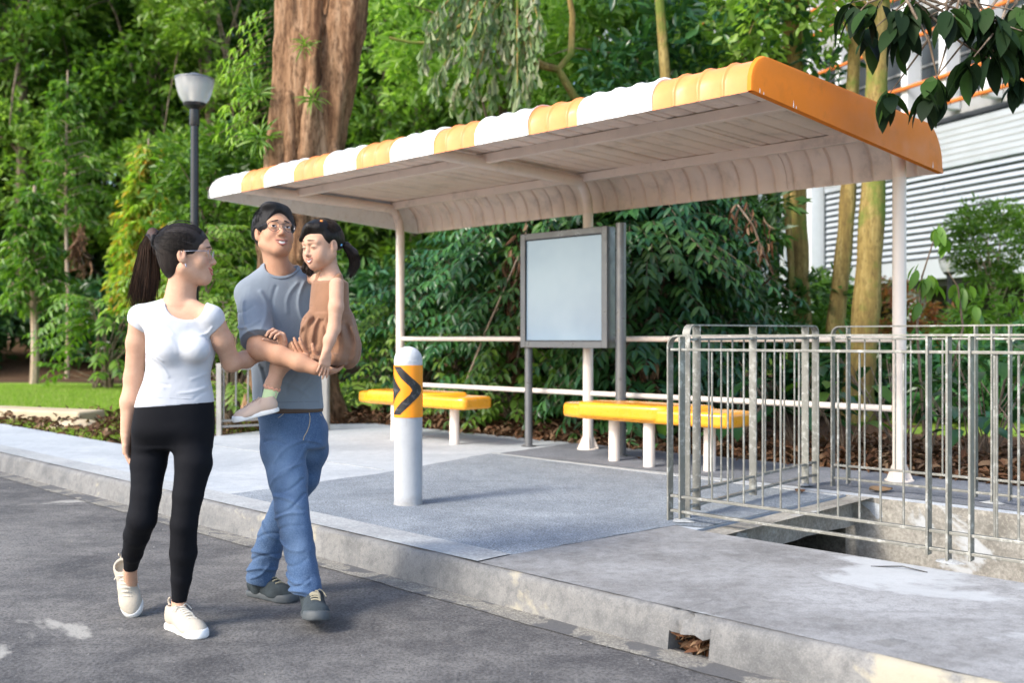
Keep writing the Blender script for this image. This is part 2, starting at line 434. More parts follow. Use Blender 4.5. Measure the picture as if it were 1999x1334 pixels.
sheet('road', [(-120, -80, 80, 3.08)], 0, M_road)
def wavy(u0, u1, v, amp, seed, st=.12):
    r = np.random.RandomState(seed); n = int((u1 - u0) / st); u = np.linspace(u0, u1, n); w = np.cumsum(r.normal(0, .5, n)); w = w - np.linspace(w[0], w[-1], n)
    w = w / (np.abs(w).max() + 1e-6) * amp; return list(zip(u, v + w + r.normal(0, amp * .12, n)))
def strip_sheet(name, e0, e1, z, mat):
    b = MB(); n = len(e0); vs = [uv(*p) + (0, 0, z) for p in e0] + [uv(*p) + (0, 0, z) for p in e1]
    b.add(vs, [(k, k + 1, n + k + 1, n + k) for k in range(n - 1)]); return tag(b.build(name, mat), kind='structure')
strip_sheet('gutter_strip', wavy(-30, 12, 2.93, .035, 3), wavy(-30, 12, 3.05, .0, 4), .004, M_sand)

# kerb: extruded profile (v, z); an inlet hole near the right end
def extrude_u(name, prof, u0, u1, mat, st=.15, amp=.004, seed=1):
    n = max(2, int((u1 - u0) / st)); us = np.linspace(u0, u1, n + 1); r = np.random.RandomState(seed); b = MB(); m = len(prof); vs = []
    for u in us:
        for (v, z) in prof: vs.append(uv(u, v + r.normal(0, amp), z + (r.normal(0, amp * .5) if z > .01 else 0)))
    fs = [(i * m + k, (i + 1) * m + k, (i + 1) * m + (k + 1) % m, i * m + (k + 1) % m) for i in range(n) for k in range(m)]
    fs += [tuple(range(m)), tuple(n * m + k for k in range(m))[::-1]]
    b.add(vs, fs); o = b.build(name, mat, smooth=True, angle=50); return o
KP = [(3.03, -.05), (3.034, .0), (3.044, .06), (3.055, .118), (3.062, .138), (3.078, .148), (3.1, .150), (3.285, .150), (3.29, -.05)]
HU0, HU1 = -2.2, -2.02
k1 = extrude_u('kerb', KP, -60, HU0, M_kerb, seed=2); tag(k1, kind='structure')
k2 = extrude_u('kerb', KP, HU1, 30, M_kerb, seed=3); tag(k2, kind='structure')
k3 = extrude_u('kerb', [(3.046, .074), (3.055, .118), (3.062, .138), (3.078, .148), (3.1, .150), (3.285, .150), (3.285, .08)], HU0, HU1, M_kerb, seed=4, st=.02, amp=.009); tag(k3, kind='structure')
b = MB(); b.box(uv((HU0 + HU1) / 2, 3.285, .02), (.24, .012, .15), U, V); tag(b.build('kerb_inlet', M_pitdark), kind='structure')

PITU, PITV0, PITV1 = -3.02, 4.42, 6.12
Bpoly = [(-9.2, 3.29), (PITU, 3.29), (PITU, 7.3), (-9.5, 7.3), (-9.85, 6.8), (-9.45, 5.1), (-9.2, 4.15)]
sheet('footpath', [(-60, 3.29, -9.2, 4.15), Bpoly, (PITU, PITV1, 30, 7.3)], .148, M_path, thick=.16)
sheet('front_slab', [(PITU, 3.29, 30, PITV0)], .148, M_slab, thick=.3)
def edgy(u0, v0, u1, v1, amp, seed, n=14):
    r = np.random.RandomState(seed); t = np.linspace(0, 1, n); d = np.array([u1 - u0, v1 - v0]); nn = np.array([-d[1], d[0]]) / np.hypot(*d)
    w = r.normal(0, amp, n); w[0] = w[-1] = 0
    return [tuple(np.array([u0, v0]) + d * a + nn * x) for a, x in zip(t, w)]
pp = edgy(-5.85, 3.3, -5.95, 4.6, .006, 1) + edgy(-5.95, 4.6, -6.3, 6.08, .006, 2)[1:] + edgy(-6.3, 6.08, PITU - .004, 6.0, .004, 3)[1:] + [(PITU - .004, 4.5)] + edgy(PITU - .15, 4.45, -3.28, 3.3, .006, 4)
sheet('asphalt_patch', [pp], .152, M_patch)
sheet('slab_apron', [edgy(-3.275, 3.3, -3.27, 3.085, .002, 7) + wavy(-3.27, 30, 3.085, .006, 17, .3) + [(30, 4.405), (PITU + .01, 4.405), (PITU - .14, 4.44)]], .1525, M_slab)
sheet('asphalt_strip', [edgy(-6.25, 6.13, -6.35, 7.28, .006, 6) + [(20, 7.28), (20, PITV1 + .1)] + edgy(PITU, 6.22, -6.25, 6.13, .005, 8)[:-1]], .152, M_patch2)
strip_sheet('kerb_top', wavy(-60, -3.28, 3.088, .005, 19, .3), wavy(-60, -3.28, 3.3, .002, 20, .3), .1555, M_kerbtop)
# joints
b = MB(); b.bar(uv(-6.3, 6.105, .1505), uv(PITU, 6.06, .1505), .05, .006); b.bar(uv(-9.1, 4.7, .150), uv(-6.1, 4.75, .150), .012, .004)
tag(b.build('path_joint', M_kerbtop), kind='structure')

# pit and culvert (solid walls round the opening)
def wall_mesh(name, mat, p0, du, L, H, z1, seed, thick=.14, amp=.015):
    """rough vertical wall: p0 start (uv), du direction"""
    nx, nz = int(L / .05), int(H / .04); f = waves(seed, 9, 9); g = waves(seed + 1, 34, 9)
    P = []; p0 = np.array(p0, float); du = nrm(du); nn = np.cross(du, (0, 0, 1))
    for i in range(nx + 1):
        for k in range(nz + 1):
            q = p0 + du * (L * i / nx) + np.array([0, 0, z1 - H * k / nz]); a = float(f(*q)) * amp + float(g(*q)) * amp * .4
            P.append(q + nn * (a if k else 0))
    m = nz + 1; n0 = len(P)
    fs = [(i * m + k, i * m + k + 1, (i + 1) * m + k + 1, (i + 1) * m + k) for i in range(nx) for k in range(nz)]
    top = [p0 + du * (L * i / nx) + np.array([0, 0, z1]) - nn * thick for i in range(nx + 1)]
    fs += [(i * m, (i + 1) * m, n0 + i + 1, n0 + i) for i in range(nx)]
    b = MB(); b.add(P + top, fs); o = b.build(name, mat, smooth=True); return tag(o, kind='structure')
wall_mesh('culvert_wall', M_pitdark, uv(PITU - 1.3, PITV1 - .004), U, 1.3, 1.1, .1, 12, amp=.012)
wall_mesh('pit_wall', M_pit, uv(PITU, PITV1 - .004), U, 7.7, 1.1, .1475, 11, amp=.012)
wall_mesh('slab_edge', M_pit, uv(PITU + .045, PITV1), -V, PITV1 - PITV0, .19, .1485, 21, amp=.025)
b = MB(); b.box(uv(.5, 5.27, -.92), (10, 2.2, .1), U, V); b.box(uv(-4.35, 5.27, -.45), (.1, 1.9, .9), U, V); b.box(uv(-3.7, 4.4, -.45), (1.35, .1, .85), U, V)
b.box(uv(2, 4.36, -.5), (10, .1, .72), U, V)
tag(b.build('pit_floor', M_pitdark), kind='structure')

# terrain sheet reaching the horizon
def terr_h(u, v):
    x = u * .7101 + v * .7041; y = -u * .7041 + v * .7101
    s = np.clip((v - 9.5) / 14, 0, 1); s = s * s * (3 - 2 * s)
    r = np.clip((x + 1) / 5, 0, 1)
    far = np.clip((y - 27) / 40, 0, 1) * 9
    return .115 + s * r * 1.0 + far * (1 - r * .9) + .03 * np.sin(u * 1.7 + v * .6) * np.clip((v - 8) / 3, 0, 1)
gu = np.unique(np.concatenate([np.linspace(-300, -40, 16), np.linspace(-40, 24, 129), [-9.2, PITU - 1.3, PITU], np.linspace(24, 300, 16)]))
gv = np.unique(np.concatenate([[4.15, PITV0 - .1, PITV1 + .1], np.linspace(7.0, 40, 91), np.linspace(40, 400, 16)]))
GU, GV = np.meshgrid(gu, gv, indexing='ij'); H = terr_h(GU, GV)
P = GU[..., None] * U + GV[..., None] * V; P[..., 2] = H
nu, nv = len(gu), len(gv); I = np.arange(nu * nv).reshape(nu, nv)
F = np.stack([I[:-1, :-1], I[1:, :-1], I[1:, 1:], I[:-1, 1:]], -1)
keep = ~((GU[:-1, :-1] >= PITU - 1.31) & (GV[:-1, :-1] < PITV1 + .05))
me = np_mesh('ground', P.reshape(-1, 3), F[keep].reshape(-1, 4))
m = NT('ground_soil')
gx = m.n('ShaderNodeAttribute', attribute_name='grass').outputs['Fac']
n = m.noise(3, 8, .7); n2 = m.noise(26, 5, .7)
soil = m.ramp(n2, [(.3, (.035, .022, .014)), (.55, (.11, .065, .038)), (.75, (.22, .14, .085))])
grs = m.ramp(n, [(.3, (.14, .22, .03)), (.6, (.24, .36, .055)), (.8, (.34, .46, .1))])
grs = m.mix(m.ramp(n2, [(.4, 0.), (.7, .5)]), grs, (.09, .18, .03))
gm = m.math('ADD', gx, m.math('MULTIPLY', m.math('SUBTRACT', n, .5), .9))
m.set(col=m.mix(m.ramp(gm, [(.45, 0.), (.55, 1.)]), soil, grs), rough=.95, spec=.1); m.bump(n2, .6, .04)
me.materials.append(m.mat)
x = P[..., 0]; y = P[..., 1]
left = ((GU < -9.6) & (y > 12.6) & (y < 23.5)).astype(float)
right = ((x > 4.5) & (GV > 11)).astype(float)
g = np.clip(left + right, 0, 1)
at = me.attributes.new('grass', 'FLOAT', 'POINT'); at.data.foreach_set('value', g.ravel().astype(np.float32))
o = bpy.data.objects.new('ground', me); link(o); tag(o, kind='structure')
# ---------------------------------------------------------------- bus shelter
M_cream = simple('cream_paint', (.80, .71, .63), .42, var=.04, vscale=5, bumps=.05, bscale=40)
M_under = simple('shelter_underside_paint', (.82, .68, .575), .5, var=.06, vscale=3, bumps=.05, dirt=(.5, .42, .36), dirtscale=4)
M_white = simple('white_gloss_paint', (.82, .81, .79), .3, var=.05, vscale=3, bumps=.03, dirt=(.6, .55, .48), dirtscale=8)
M_orange = simple('orange_gloss_paint', (.86, .265, .075), .42, var=.08, vscale=4, bumps=.05, dirt=(.68, .22, .06), dirtscale=7)
M_cap = simple('shaded_orange_paint', (.80, .22, .018), .62, spec=.2, var=.07, vscale=2.5, bumps=.04, dirt=(.6, .17, .02), dirtscale=5)  # same orange as the panels, with the end cap's shade put into the colour
M_alu0 = simple('zinc_screw_heads', (.3, .3, .3), .5, metal=.6, bumps=0)
M_seam = simple('grimy_seam', (.3, .17, .08), .6)
FR = W(1462, 178, 5.35)[:2]                  # front right lip corner
ru, rv = float(FR @ U[:2]), float(FR @ V[:2])
ZF, ZB, WD = 2.485, 2.345, 2.56
BANDS = [0, .65, 1.2, 1.64, 2.13, 2.587, 3.06, 3.51, 3.92, 4.39, 4.83, 5.245, 5.80]
def roof_prof():
    p = [(0, ZF)]
    for a in np.linspace(0, 90, 8)[1:]: p.append((.0 + .17 * (1 - cos(radians(a))) , ZF + .04 + .16 * sin(radians(a))))
    zt0, zt1 = p[-1][1], 2.655
    for t in np.linspace(0, 1, 10)[1:]: p.append((.17 + (2.27 - .17) * t, zt0 + (zt1 - zt0) * t))
    for a in np.linspace(0, 90, 9)[1:]: p.append((2.27 + .27 * sin(radians(a)), 2.655 - (.27) * (1 - cos(radians(a)))))
    p.append((WD, ZB)); return np.array(p)
RP = roof_prof()
def prof_normals(p):
    t = np.gradient(p, axis=0); n = np.stack([-t[:, 1], t[:, 0]], 1); return n / np.linalg.norm(n, axis=1)[:, None]
RN = prof_normals(RP)
sh = thing('bus_shelter', uv(ru - 2.9, 6.95, .148), 0, 'long open bus shelter with orange and white striped curved metal roof', 'bus shelter')
def rib_h(s):   # raised narrow ribs every 0.16 m
    q = (s / .163) % 1.0; d = min(q, 1 - q) * .163
    return .020 * max(0, 1 - max(0, d - .005) / .010)
def roof_panel(s0, s1, mat, lift, side):
    us = [];  k = s0
    while k < s1 - 1e-6: us.append(k); k += .0055
    us.append(s1); us = [s for i, s in enumerate(us) if i in (0, len(us) - 1) or rib_h(s) != rib_h(us[i - 1]) or rib_h(s) != rib_h(us[min(i + 1, len(us) - 1)])]
    m = len(RP); vs = []
    for off in (.0, -.004):
        for s in us:
            h = rib_h(s) * (.6 if off == 0 else 1.0) + lift + (off if off == 0 else -.0145)
            for j in range(m):
                hh = h * (1 if 0 < j < m - 1 else .4); vs.append(uv(ru - s, rv + RP[j, 0] + RN[j, 0] * hh, RP[j, 1] + RN[j, 1] * hh))
    n = len(us); F = []; MI = []
    for i in range(n - 1):
        for j in range(m - 1):
            F.append((i * m + j, i * m + j + 1, (i + 1) * m + j + 1, (i + 1) * m + j)); MI.append(0)
            a = n * m; F.append((a + i * m + j, a + (i + 1) * m + j, a + (i + 1) * m + j + 1, a + i * m + j + 1)); MI.append(1)
        for j in (0, m - 1): a = n * m; F.append((i * m + j, (i + 1) * m + j, a + (i + 1) * m + j, a + i * m + j)); MI.append(1)
    for i in (0, n - 1):
        for j in range(m - 1): a = n * m; F.append((i * m + j, i * m + j + 1, a + i * m + j + 1, a + i * m + j)); MI.append(1)
    b = MB(); b.add(vs, F); o = b.build('roof_panel', [mat, M_under], sh, smooth=True, angle=60, label=('orange' if mat is M_orange else 'white') + ' ribbed roof panel')
    o.data.polygons.foreach_set('material_index', MI); return o
for i in range(12):
    col = M_orange if i % 2 == 0 else M_white
    roof_panel(BANDS[i] - (.012 if i % 2 and i else 0), BANDS[i + 1] + (.012 if i % 2 and i < 11 else 0), col, .012 if i % 2 else .004 + (.0 if i < 5 else .004), 0)
def end_cap(s, sgn, mat, lab):
    b = MB(); m = len(RP); vs = []; fs = []
    inner = [(p[0], p[1]) for p in RP]
    # skin just outside the sheet profile, slightly proud, rounded rim
    A = [uv(ru - s, rv + q[0] + RN[i, 0] * .02, q[1] + RN[i, 1] * .02) for i, q in enumerate(inner)]
    B = [uv(ru - s + sgn * .02, rv + q[0] + RN[i, 0] * .012, q[1] + RN[i, 1] * .012) for i, q in enumerate(inner)]
    Cc = [uv(ru - s + sgn * .028, rv + q[0] + RN[i, 0] * -.008, q[1] + RN[i, 1] * -.008) for i, q in enumerate(inner)]
    D = [uv(ru - s - sgn * .01, rv + q[0] - RN[i, 0] * .01, q[1] - RN[i, 1] * .01) for i, q in enumerate(inner)]
    vs = A + B + Cc + D
    for r in range(2):
        for i in range(m - 1): fs.append((r * m + i, r * m + i + 1, (r + 1) * m + i + 1, (r + 1) * m + i))
    fs.append(tuple(2 * m + i for i in range(m)))
    fs.append(tuple(3 * m + i for i in range(m))[::-1])
    fs.append((2 * m, 2 * m + m - 1, 3 * m + m - 1, 3 * m))
    b.add(vs, fs); return b.build('end_cap', mat, sh, smooth=True, angle=40, label=lab)
end_cap(0, 1, M_cap, 'orange flat end cap in a shaded tone'); end_cap(5.80, -1, M_white, 'white end cap')
for sv, L_ in ((.06, .03), (.10, .018), (.42, .045), (.45, .02), (2.36, .05)):
    z_ = np.interp(sv, [0, WD], [ZF, ZB]); b = MB(); b.add([uv(ru + .030, rv + sv - .006, z_), uv(ru + .030, rv + sv + .006, z_), uv(ru + .030, rv + sv + .001, z_ + L_), uv(ru + .033, rv + sv, z_ + L_ * .3)], [(0, 1, 3), (1, 2, 3), (2, 0, 3)]); b.build('paint_drip', M_white, sh)
def zin(v):   # underside height at v (roof-local)
    return np.interp(v, RP[:, 0], RP[:, 1])
PU = [float((uv(0, 0) + W(1752, 938, 7.11)) @ U), None, None]
PU = [ru - .165, ru - 3.05, ru - 5.76]; PV = 6.95
for pu in PU:
    b = MB()
    base = uv(pu, PV, .15); vv0 = .16; top = 2.655
    arm_z = lambda v: zin(v - rv) - .075
    pts = [uv(pu, PV, .15), uv(pu, PV, 2.30)]
    for a in np.linspace(0, 90, 7)[1:]: pts.append(uv(pu, PV - .16 * (1 - cos(radians(a))), 2.30 + (arm_z(PV - .16) - 2.30) * sin(radians(a))))
    b.tube(pts[:2], .047, 20); b.build('post', M_cream, sh, smooth=True)
    b = MB(); b.tube(pts[1:] + [uv(pu, PV - .9, arm_z(PV - .9)), uv(pu, rv + .3, arm_z(rv + .3) - .0), uv(pu, rv + .12, arm_z(rv + .17))], [.047] * (len(pts) - 1) + [.05, .046, .04], 18)
    b.build('roof_arm', M_under, sh, smooth=True)
    b = MB(); b.box(uv(pu, rv + .1, ZF + .085), (.11, .13, .09), U, V); b.build('arm_bracket', M_under, sh, bevel=.02, smooth=True)
    b = MB(); b.lathe([(.1, 0), (.1, .008), (.052, .012)], 24, (0, 0, 0)); 
    P0 = uv(pu, PV, .152); b.v = [(p[0] + P0[0], p[1] + P0[1], p[2] + P0[2]) for p in b.v]
    for a in range(4):
        d = U * cos(pi / 4 + a * pi / 2) + V * sin(pi / 4 + a * pi / 2); q = P0 + d * .048; t = np.cross(d, (0, 0, 1)) * .004
        b.add([q + t, q + d * .05 + t, q + (0, 0, .12) + t, q - t, q + d * .05 - t, q + (0, 0, .12) - t], [(0, 1, 2), (5, 4, 3), (0, 3, 4, 1), (1, 4, 5, 2), (2, 5, 3, 0)])
    b.build('base_plate', M_cream, sh)
for pv, lab in ((.95, 'front'), (2.16, 'rear')):
    b = MB(); z = zin(pv) - .045; b.bar(uv(ru - .02, rv + pv, z), uv(ru - 5.78, rv + pv, z), .055, .075); b.build('purlin', M_under, sh, bevel=.006)
for z, r, lab in ((1.155, .024, 0), (.66, .024, 0)):
    for a, c in ((PU[2] + .047, PU[1] - .047), (PU[1] + .047, PU[0] - .047)):
        b = MB(); b.tube([uv(a, PV, z), uv(c, PV, z)], r, 14); b.build('rail', M_cream, sh, smooth=True)

# ---------------------------------------------------------------- blank notice board
M_alu = simple('grey_anodised_metal', (.17, .175, .185), .35, metal=.55, var=.06, bumps=.03)
M_dark = simple('dark_gasket', (.02, .022, .024), .5, bumps=0)
g = NT('frosted_display_glass'); n = g.noise(1.4, 3, .5)
g.set(col=g.ramp(n, [(.3, (.20, .32, .46)), (.7, (.30, .43, .55))]), rough=.1, spec=.6, coat=.6); M_glass = g.mat
bv = 6.72
def at_v(px, v):
    t = (px - 999.5) / 1950; d = v / (V[1] + V[0] * t); return float(np.array([t * d, d, 0]) @ U)
bl, br_ = at_v(1024, bv), at_v(1193, bv); bp0, bp1 = at_v(1029, bv), at_v(1209, bv)
nb = thing('notice_board', uv((bl + br_) / 2, bv, .15), 0, 'grey framed notice board with an empty pale blue panel on two posts', 'notice board')
z0, z1 = 1.075, 2.13
for a, q, (pa, pb) in ((0, 0, ((bl, z0), (bl, z1))), (0, 0, ((br_, z0), (br_, z1)))):
    s = 1 if pa[0] == bl else -1
    b = MB(); b.box(uv(pa[0] + s * .03, bv, (z0 + z1) / 2), (.06, .12, z1 - z0), U, V); b.build('frame_side', M_alu, nb, bevel=.006)
for zz in (z0 + .03, z1 - .03):
    b = MB(); b.box(uv((bl + br_) / 2, bv, zz), (br_ - bl - .12, .116, .06), U, V); b.build('frame_rail', M_alu, nb, bevel=.006)
b = MB(); b.box(uv((bl + br_) / 2, bv - .03, (z0 + z1) / 2), (br_ - bl - .125, .02, z1 - z0 - .125), U, V); b.build('display_panel', M_glass, nb)
b = MB(); b.box(uv((bl + br_) / 2, bv + .03, (z0 + z1) / 2), (br_ - bl - .125, .03, z1 - z0 - .125), U, V); b.build('back_panel', M_alu, nb)
w2 = (br_ - bl - .122) / 2; cu = (bl + br_) / 2
b = MB()
for s in (-1, 1): b.box(uv(cu + s * w2, bv - .046, (z0 + z1) / 2), (.008, .012, z1 - z0 - .12), U, V)
for zz in (z0 + .064, z1 - .064): b.box(uv(cu, bv - .046, zz), (2 * w2 - .008, .012, .008), U, V)
b.build('gasket', M_dark, nb)
b = MB(); b.tube([uv(bp0, bv + .02, .15), uv(bp0, bv + .02, z0)], .037, 18); b.build('post', M_alu, nb, smooth=True)
b = MB(); b.tube([uv(bp1, bv + .02, .15), uv(bp1, bv + .02, 2.15)], .046, 20); b.build('post', M_alu, nb, smooth=True)
for p in (bp0, bp1):
    b = MB(); b.lathe([(.07, 0), (.07, .008), (.04, .012)], 20, uv(p, bv + .02, .15)); b.build('base_plate', M_alu, nb)

# ---------------------------------------------------------------- yellow benches
M_yel = simple('yellow_fibreglass', (.84, .35, .015), .3, var=.05, vscale=5, bumps=.04, dirt=(.7, .3, .03), dirtscale=6, coat=.3)
def bench(uL, uR, vc, legs, label):
    """fibreglass bench seen in plan: lower seat slab plus a raised overlapping slab"""
    t = thing('bench', uv((uL + uR) / 2, vc, .15), 0, label, 'bench', 'yellow fibreglass benches under the shelter')
    L = uR - uL
    def slab(name, poly, z0, z1, bev):
        b = MB(); P = [uv(uL + a * L, vc + c) for a, c in poly]; n = len(P)
        b.add([p + (0, 0, z0) for p in P] + [p + (0, 0, z1) for p in P], [tuple(range(n))[::-1], tuple(range(n, 2 * n))] + [(k, (k + 1) % n, n + (k + 1) % n, n + k) for k in range(n)])
        o = b.build(name, M_yel, t, bevel=bev, seg=4, smooth=True, angle=60); return o
    slab('seat', [(0, -.02), (.06, -.14), (.2, -.2), (.95, -.21), (1, -.17), (1, .17), (.95, .21), (.2, .21), (.04, .16), (0, .08)], .50, .615, .03)
    slab('raised_seat', [(.19, -.215), (.62, -.225), (.70, -.16), (.80, .19), (.74, .225), (.34, .22), (.16, .1), (.15, -.12)], .515, .64, .03)
    for u, v in legs:
        b = MB(); b.tube([uv(u, v, .15), uv(u, v, .505)], .046, 18); b.build('leg', M_cream, t, smooth=True)
    return t
bench(-5.72, -3.98, 6.42, [(-5.2, 6.44), (-4.76, 6.33), (-4.28, 6.45)], 'yellow bench between the notice board and the metal railing')
bench(-8.5, -6.74, 6.36, [(-7.82, 6.24), (-7.1, 6.38)], 'yellow bench behind the striped bollard at the left shelter post')

# ---------------------------------------------------------------- bollard
M_conc = simple('bollard_paint', (.36, .38, .405), .6, var=.06, vscale=7, bumps=.15, bscale=50, dirt=(.45, .45, .44), dirtscale=7)
M_cone = simple('bollard_cap_concrete', (.5, .52, .54), .75, var=.1, vscale=12, bumps=.5, bscale=90)
M_band = simple('orange_reflective_band', (.86, .29, .008), .35, var=.03, bumps=.02)
M_chev = simple('black_chevron_film', (.012, .013, .015), .4, var=.3, vscale=30, bumps=.02, dirt=(.16, .16, .17), dirtscale=25)
bp = W(797, 986, 6.08); bp[2] = .152; R = .086
bo = thing('bollard', bp, 0, 'round concrete bollard with an orange band and black chevron', 'bollard')
m_ = NT('bollard_paint_grimy'); sz = m_.n('ShaderNodeSeparateXYZ'); m_.l(m_.co.outputs['Object'], sz.inputs[0]); nb_ = m_.noise(18, 6, .7)
gz = m_.math('SUBTRACT', m_.math('MULTIPLY', m_.math('SUBTRACT', .30, sz.outputs['Z']), 7.0), m_.math('MULTIPLY', nb_, 1.2)); gc = m_.ramp(gz, [(.0, 0.), (.7, .75)])
cc = m_.ramp(m_.noise(7, 5, .6), [(.3, (.34, .36, .385)), (.7, (.40, .42, .445))]); cc = m_.mix(m_.ramp(m_.noise(10, 8, .75, vec=m_.map((1, 1, .25))), [(.55, 0.), (.72, .5)]), cc, (.24, .235, .225)); cc = m_.mix(gc, cc, (.20, .185, .165)); m_.set(col=cc, rough=.65, spec=.3); m_.bump(m_.noise(60, 4), .15, .01); M_conc = m_.mat
b = MB(); b.lathe([(R + .004, 0), (R + .002, .01), (R, .02), (R, .53)], 48, bp); b.build('post', M_conc, bo, smooth=True)
b = MB(); b.lathe([(R - .002, .53), (R + .0025, .531), (R + .0025, .845), (R - .002, .846)], 48, bp); b.build('reflective_band', M_band, bo, smooth=True)
b = MB(); b.lathe([(R - .001, .845), (R + .001, .86), (R + .001, .875), (R * .985, .877)] + [(R * cos(a) * .99, .878 + R * sin(a) * .95) for a in np.linspace(.05, pi / 2 - .02, 12)], 48, bp); b.build('dome_cap', M_cone, bo, smooth=True)
# chevron pieces wrapped round the band; photo x 776..831 spans the visible half
def wrap(pieces, name, lab=None):
    b = MB(); rr = R + .0045; f0 = math.atan2(-bp[1], -bp[0])     # towards the camera
    for q in pieces:   # q: polygon rows: list of (z, phi0, phi1), subdivided so that it hugs the cylinder
        q2 = []
        for (za, a0, a1), (zb_, b0, b1) in zip(q[:-1], q[1:]): q2 += [(za + (zb_ - za) * k / 8, a0 + (b0 - a0) * k / 8, a1 + (b1 - a1) * k / 8) for k in range(8)]
        q = q2 + [q[-1]]
        n = 10
        for i in range(len(q) - 1):
            (za, a0, a1), (zb, b0, b1) = q[i], q[i + 1]; vs = []
            for k in range(n + 1):
                t = k / n; vs.append(bp + (rr * cos(f0 + a0 + (a1 - a0) * t), rr * sin(f0 + a0 + (a1 - a0) * t), za))
            for k in range(n + 1):
                t = k / n; vs.append(bp + (rr * cos(f0 + b0 + (b1 - b0) * t), rr * sin(f0 + b0 + (b1 - b0) * t), zb))
            b.add(vs, [(k, k + 1, n + 2 + k, n + 1 + k) for k in range(n)])
    return b.build(name, M_chev, bo, smooth=True)
def ph(x): return math.asin(max(-1, min(1, x)))     # x -1..1 across the visible width
zt, zm, zb = .838, .70, .548
wrap([[(zt, ph(-.92), ph(-.52)), (zm + .065, ph(-.45), ph(.3)), (zm + .02, ph(.1), ph(.82)), (zm - .005, ph(.27), ph(.88)), (zm - .03, ph(.1), ph(.8)), (zm - .075, ph(-.45), ph(.3)), (zb, ph(-.97), ph(-.56))],
      [(zm + .09, -pi / 2 - .1, ph(-.985)), (zm + .0, -pi / 2 - .3, ph(-.5)), (zm - .085, -pi / 2 - .1, ph(-.985))]], 'chevron')
# ---------------------------------------------------------------- steel railings round the pit
M_steel = simple('weathered_galvanised_steel', (.22, .218, .195), .5, metal=.45, var=.2, vscale=9, bumps=.12, bscale=120, dirt=(.62, .63, .6), dirtscale=22)
def railing(A, B, H, label, posts, thin, wdir, ends=(True, True), rz=(1.0, .925, .135, .055), lean=0):
    """A,B ground points of the ends; posts: list of (t, width, to_ground); thin: list of t"""
    A = np.array(A, float); B = np.array(B, float); D = B - A; L = np.linalg.norm(D[:2]); X = np.array([D[0], D[1], 0]) / L; Y = np.cross((0, 0, 1), X)
    t0 = thing('railing', (A + B) / 2, 0, label, 'railing', 'steel railings round the drain pit')
    pt = lambda t, z: A + D * t + np.array([0, 0, z])
    cr = .055
    # top rail: flat bar with rounded corners running down into the end posts
    path = [];
    if ends[0]: path += [pt(0, .0)] + [pt((cr * (1 - cos(a))) / L, H - cr + cr * sin(a)) for a in np.linspace(0, pi / 2, 7)]
    else: path += [pt(0, H)]
    if ends[1]: path += [pt(1 - (cr * (1 - cos(a))) / L, H - cr + cr * sin(a)) for a in np.linspace(pi / 2, 0, 7)] + [pt(1, 0)]
    else: path += [pt(1, H)]
    b = MB(); vs = []; hw, ht = .024, .005
    for i, p in enumerate(path):
        tg = path[min(i + 1, len(path) - 1)] - path[max(i - 1, 0)]; tg /= np.linalg.norm(tg); nn = np.cross(tg, Y)
        vs += [p + Y * hw + nn * ht, p - Y * hw + nn * ht, p - Y * hw - nn * ht, p + Y * hw - nn * ht]
    n = len(path); fs = [(i * 4 + k, i * 4 + (k + 1) % 4, i * 4 + 4 + (k + 1) % 4, i * 4 + 4 + k) for i in range(n - 1) for k in range(4)] + [(0, 1, 2, 3), (n * 4 - 1, n * 4 - 2, n * 4 - 3, n * 4 - 4)]
    b.add(vs, fs); b.build('top_rail', M_steel, t0, smooth=True, angle=30)
    for k in (1, 2, 3):
        b = MB(); z = H * rz[k]; b.bar(pt(.0 if not ends[0] else .012 / L, z), pt(1 if not ends[1] else 1 - .012 / L, z), .03, .014); b.build('rail', M_steel, t0, bevel=.002)
    for t, wd, gr in posts:
        z = -.002 if gr else H * rz[3] - .03
        b = MB(); b.bar(pt(t, z), pt(t, H - .006), wd, .011, up=X); b.build('post', M_steel, t0, bevel=.0015)
        if gr:
            b = MB(); q = pt(t, .006); r = np.random.RandomState(int(t * 100) + 3); n = 14
            b.add([q + X * .07 * cos(a) * r.uniform(.7, 1.2) + Y * .05 * sin(a) * r.uniform(.7, 1.2) for a in np.linspace(0, 2 * pi, n, endpoint=False)] + [q + (0, 0, .018)], [(k, (k + 1) % n, n) for k in range(n)])
            b.build('mortar_foot', M_kerbtop, t0, smooth=True)
    for t in thin:
        b = MB(); b.tube([pt(t, H * rz[2]), pt(t, H * rz[1])], .0058, 8, caps=False); b.build('baluster', M_steel, t0, smooth=True)
    return t0
def tpx(pxs, A, B):   # fraction along A->B seen at photo columns
    out = []
    for px in pxs:
        k = (px - 999.5) / 1950; t = (k * A[1] - A[0]) / ((B[0] - A[0]) - k * (B[1] - A[1])); out.append(float(t))
    return out
A = W(1308, 1016, 5.55); A[2] = .15; Bf = A + U * 4.6; Bf[2] = .15
fp = tpx([1331, 1813, 1852, 1896], A, Bf); post = [(fp[0], .05, True), (fp[1], .05, False), (fp[2], .05, True), (fp[3], .05, False)]
dt = (fp[2] - fp[0]); post += [(fp[1] + dt, .05, False), (fp[2] + dt, .05, True), (fp[3] + dt, .05, False)]
thin = tpx([1390, 1421, 1452, 1489, 1524, 1560, 1597, 1636, 1678, 1719, 1764], A, Bf) + tpx([1946], A, Bf)
thin += [fp[3] + (fp[1] - fp[0]) * k / 12 + .0 for k in range(2, 12)] if False else [t + dt for t in tpx([1390, 1421, 1452, 1489, 1524, 1560, 1597, 1636, 1678, 1719, 1764], A, Bf) if fp[3] + .02 < t + dt < .99]
railing(A, Bf, 1.025, 'long steel railing nearest the road along the front of the drain pit', post, thin, None, (True, False))
A2 = W(1340, 984, 5.62); A2[2] = .15; B2 = W(1592, 938, 6.9); B2[2] = .16
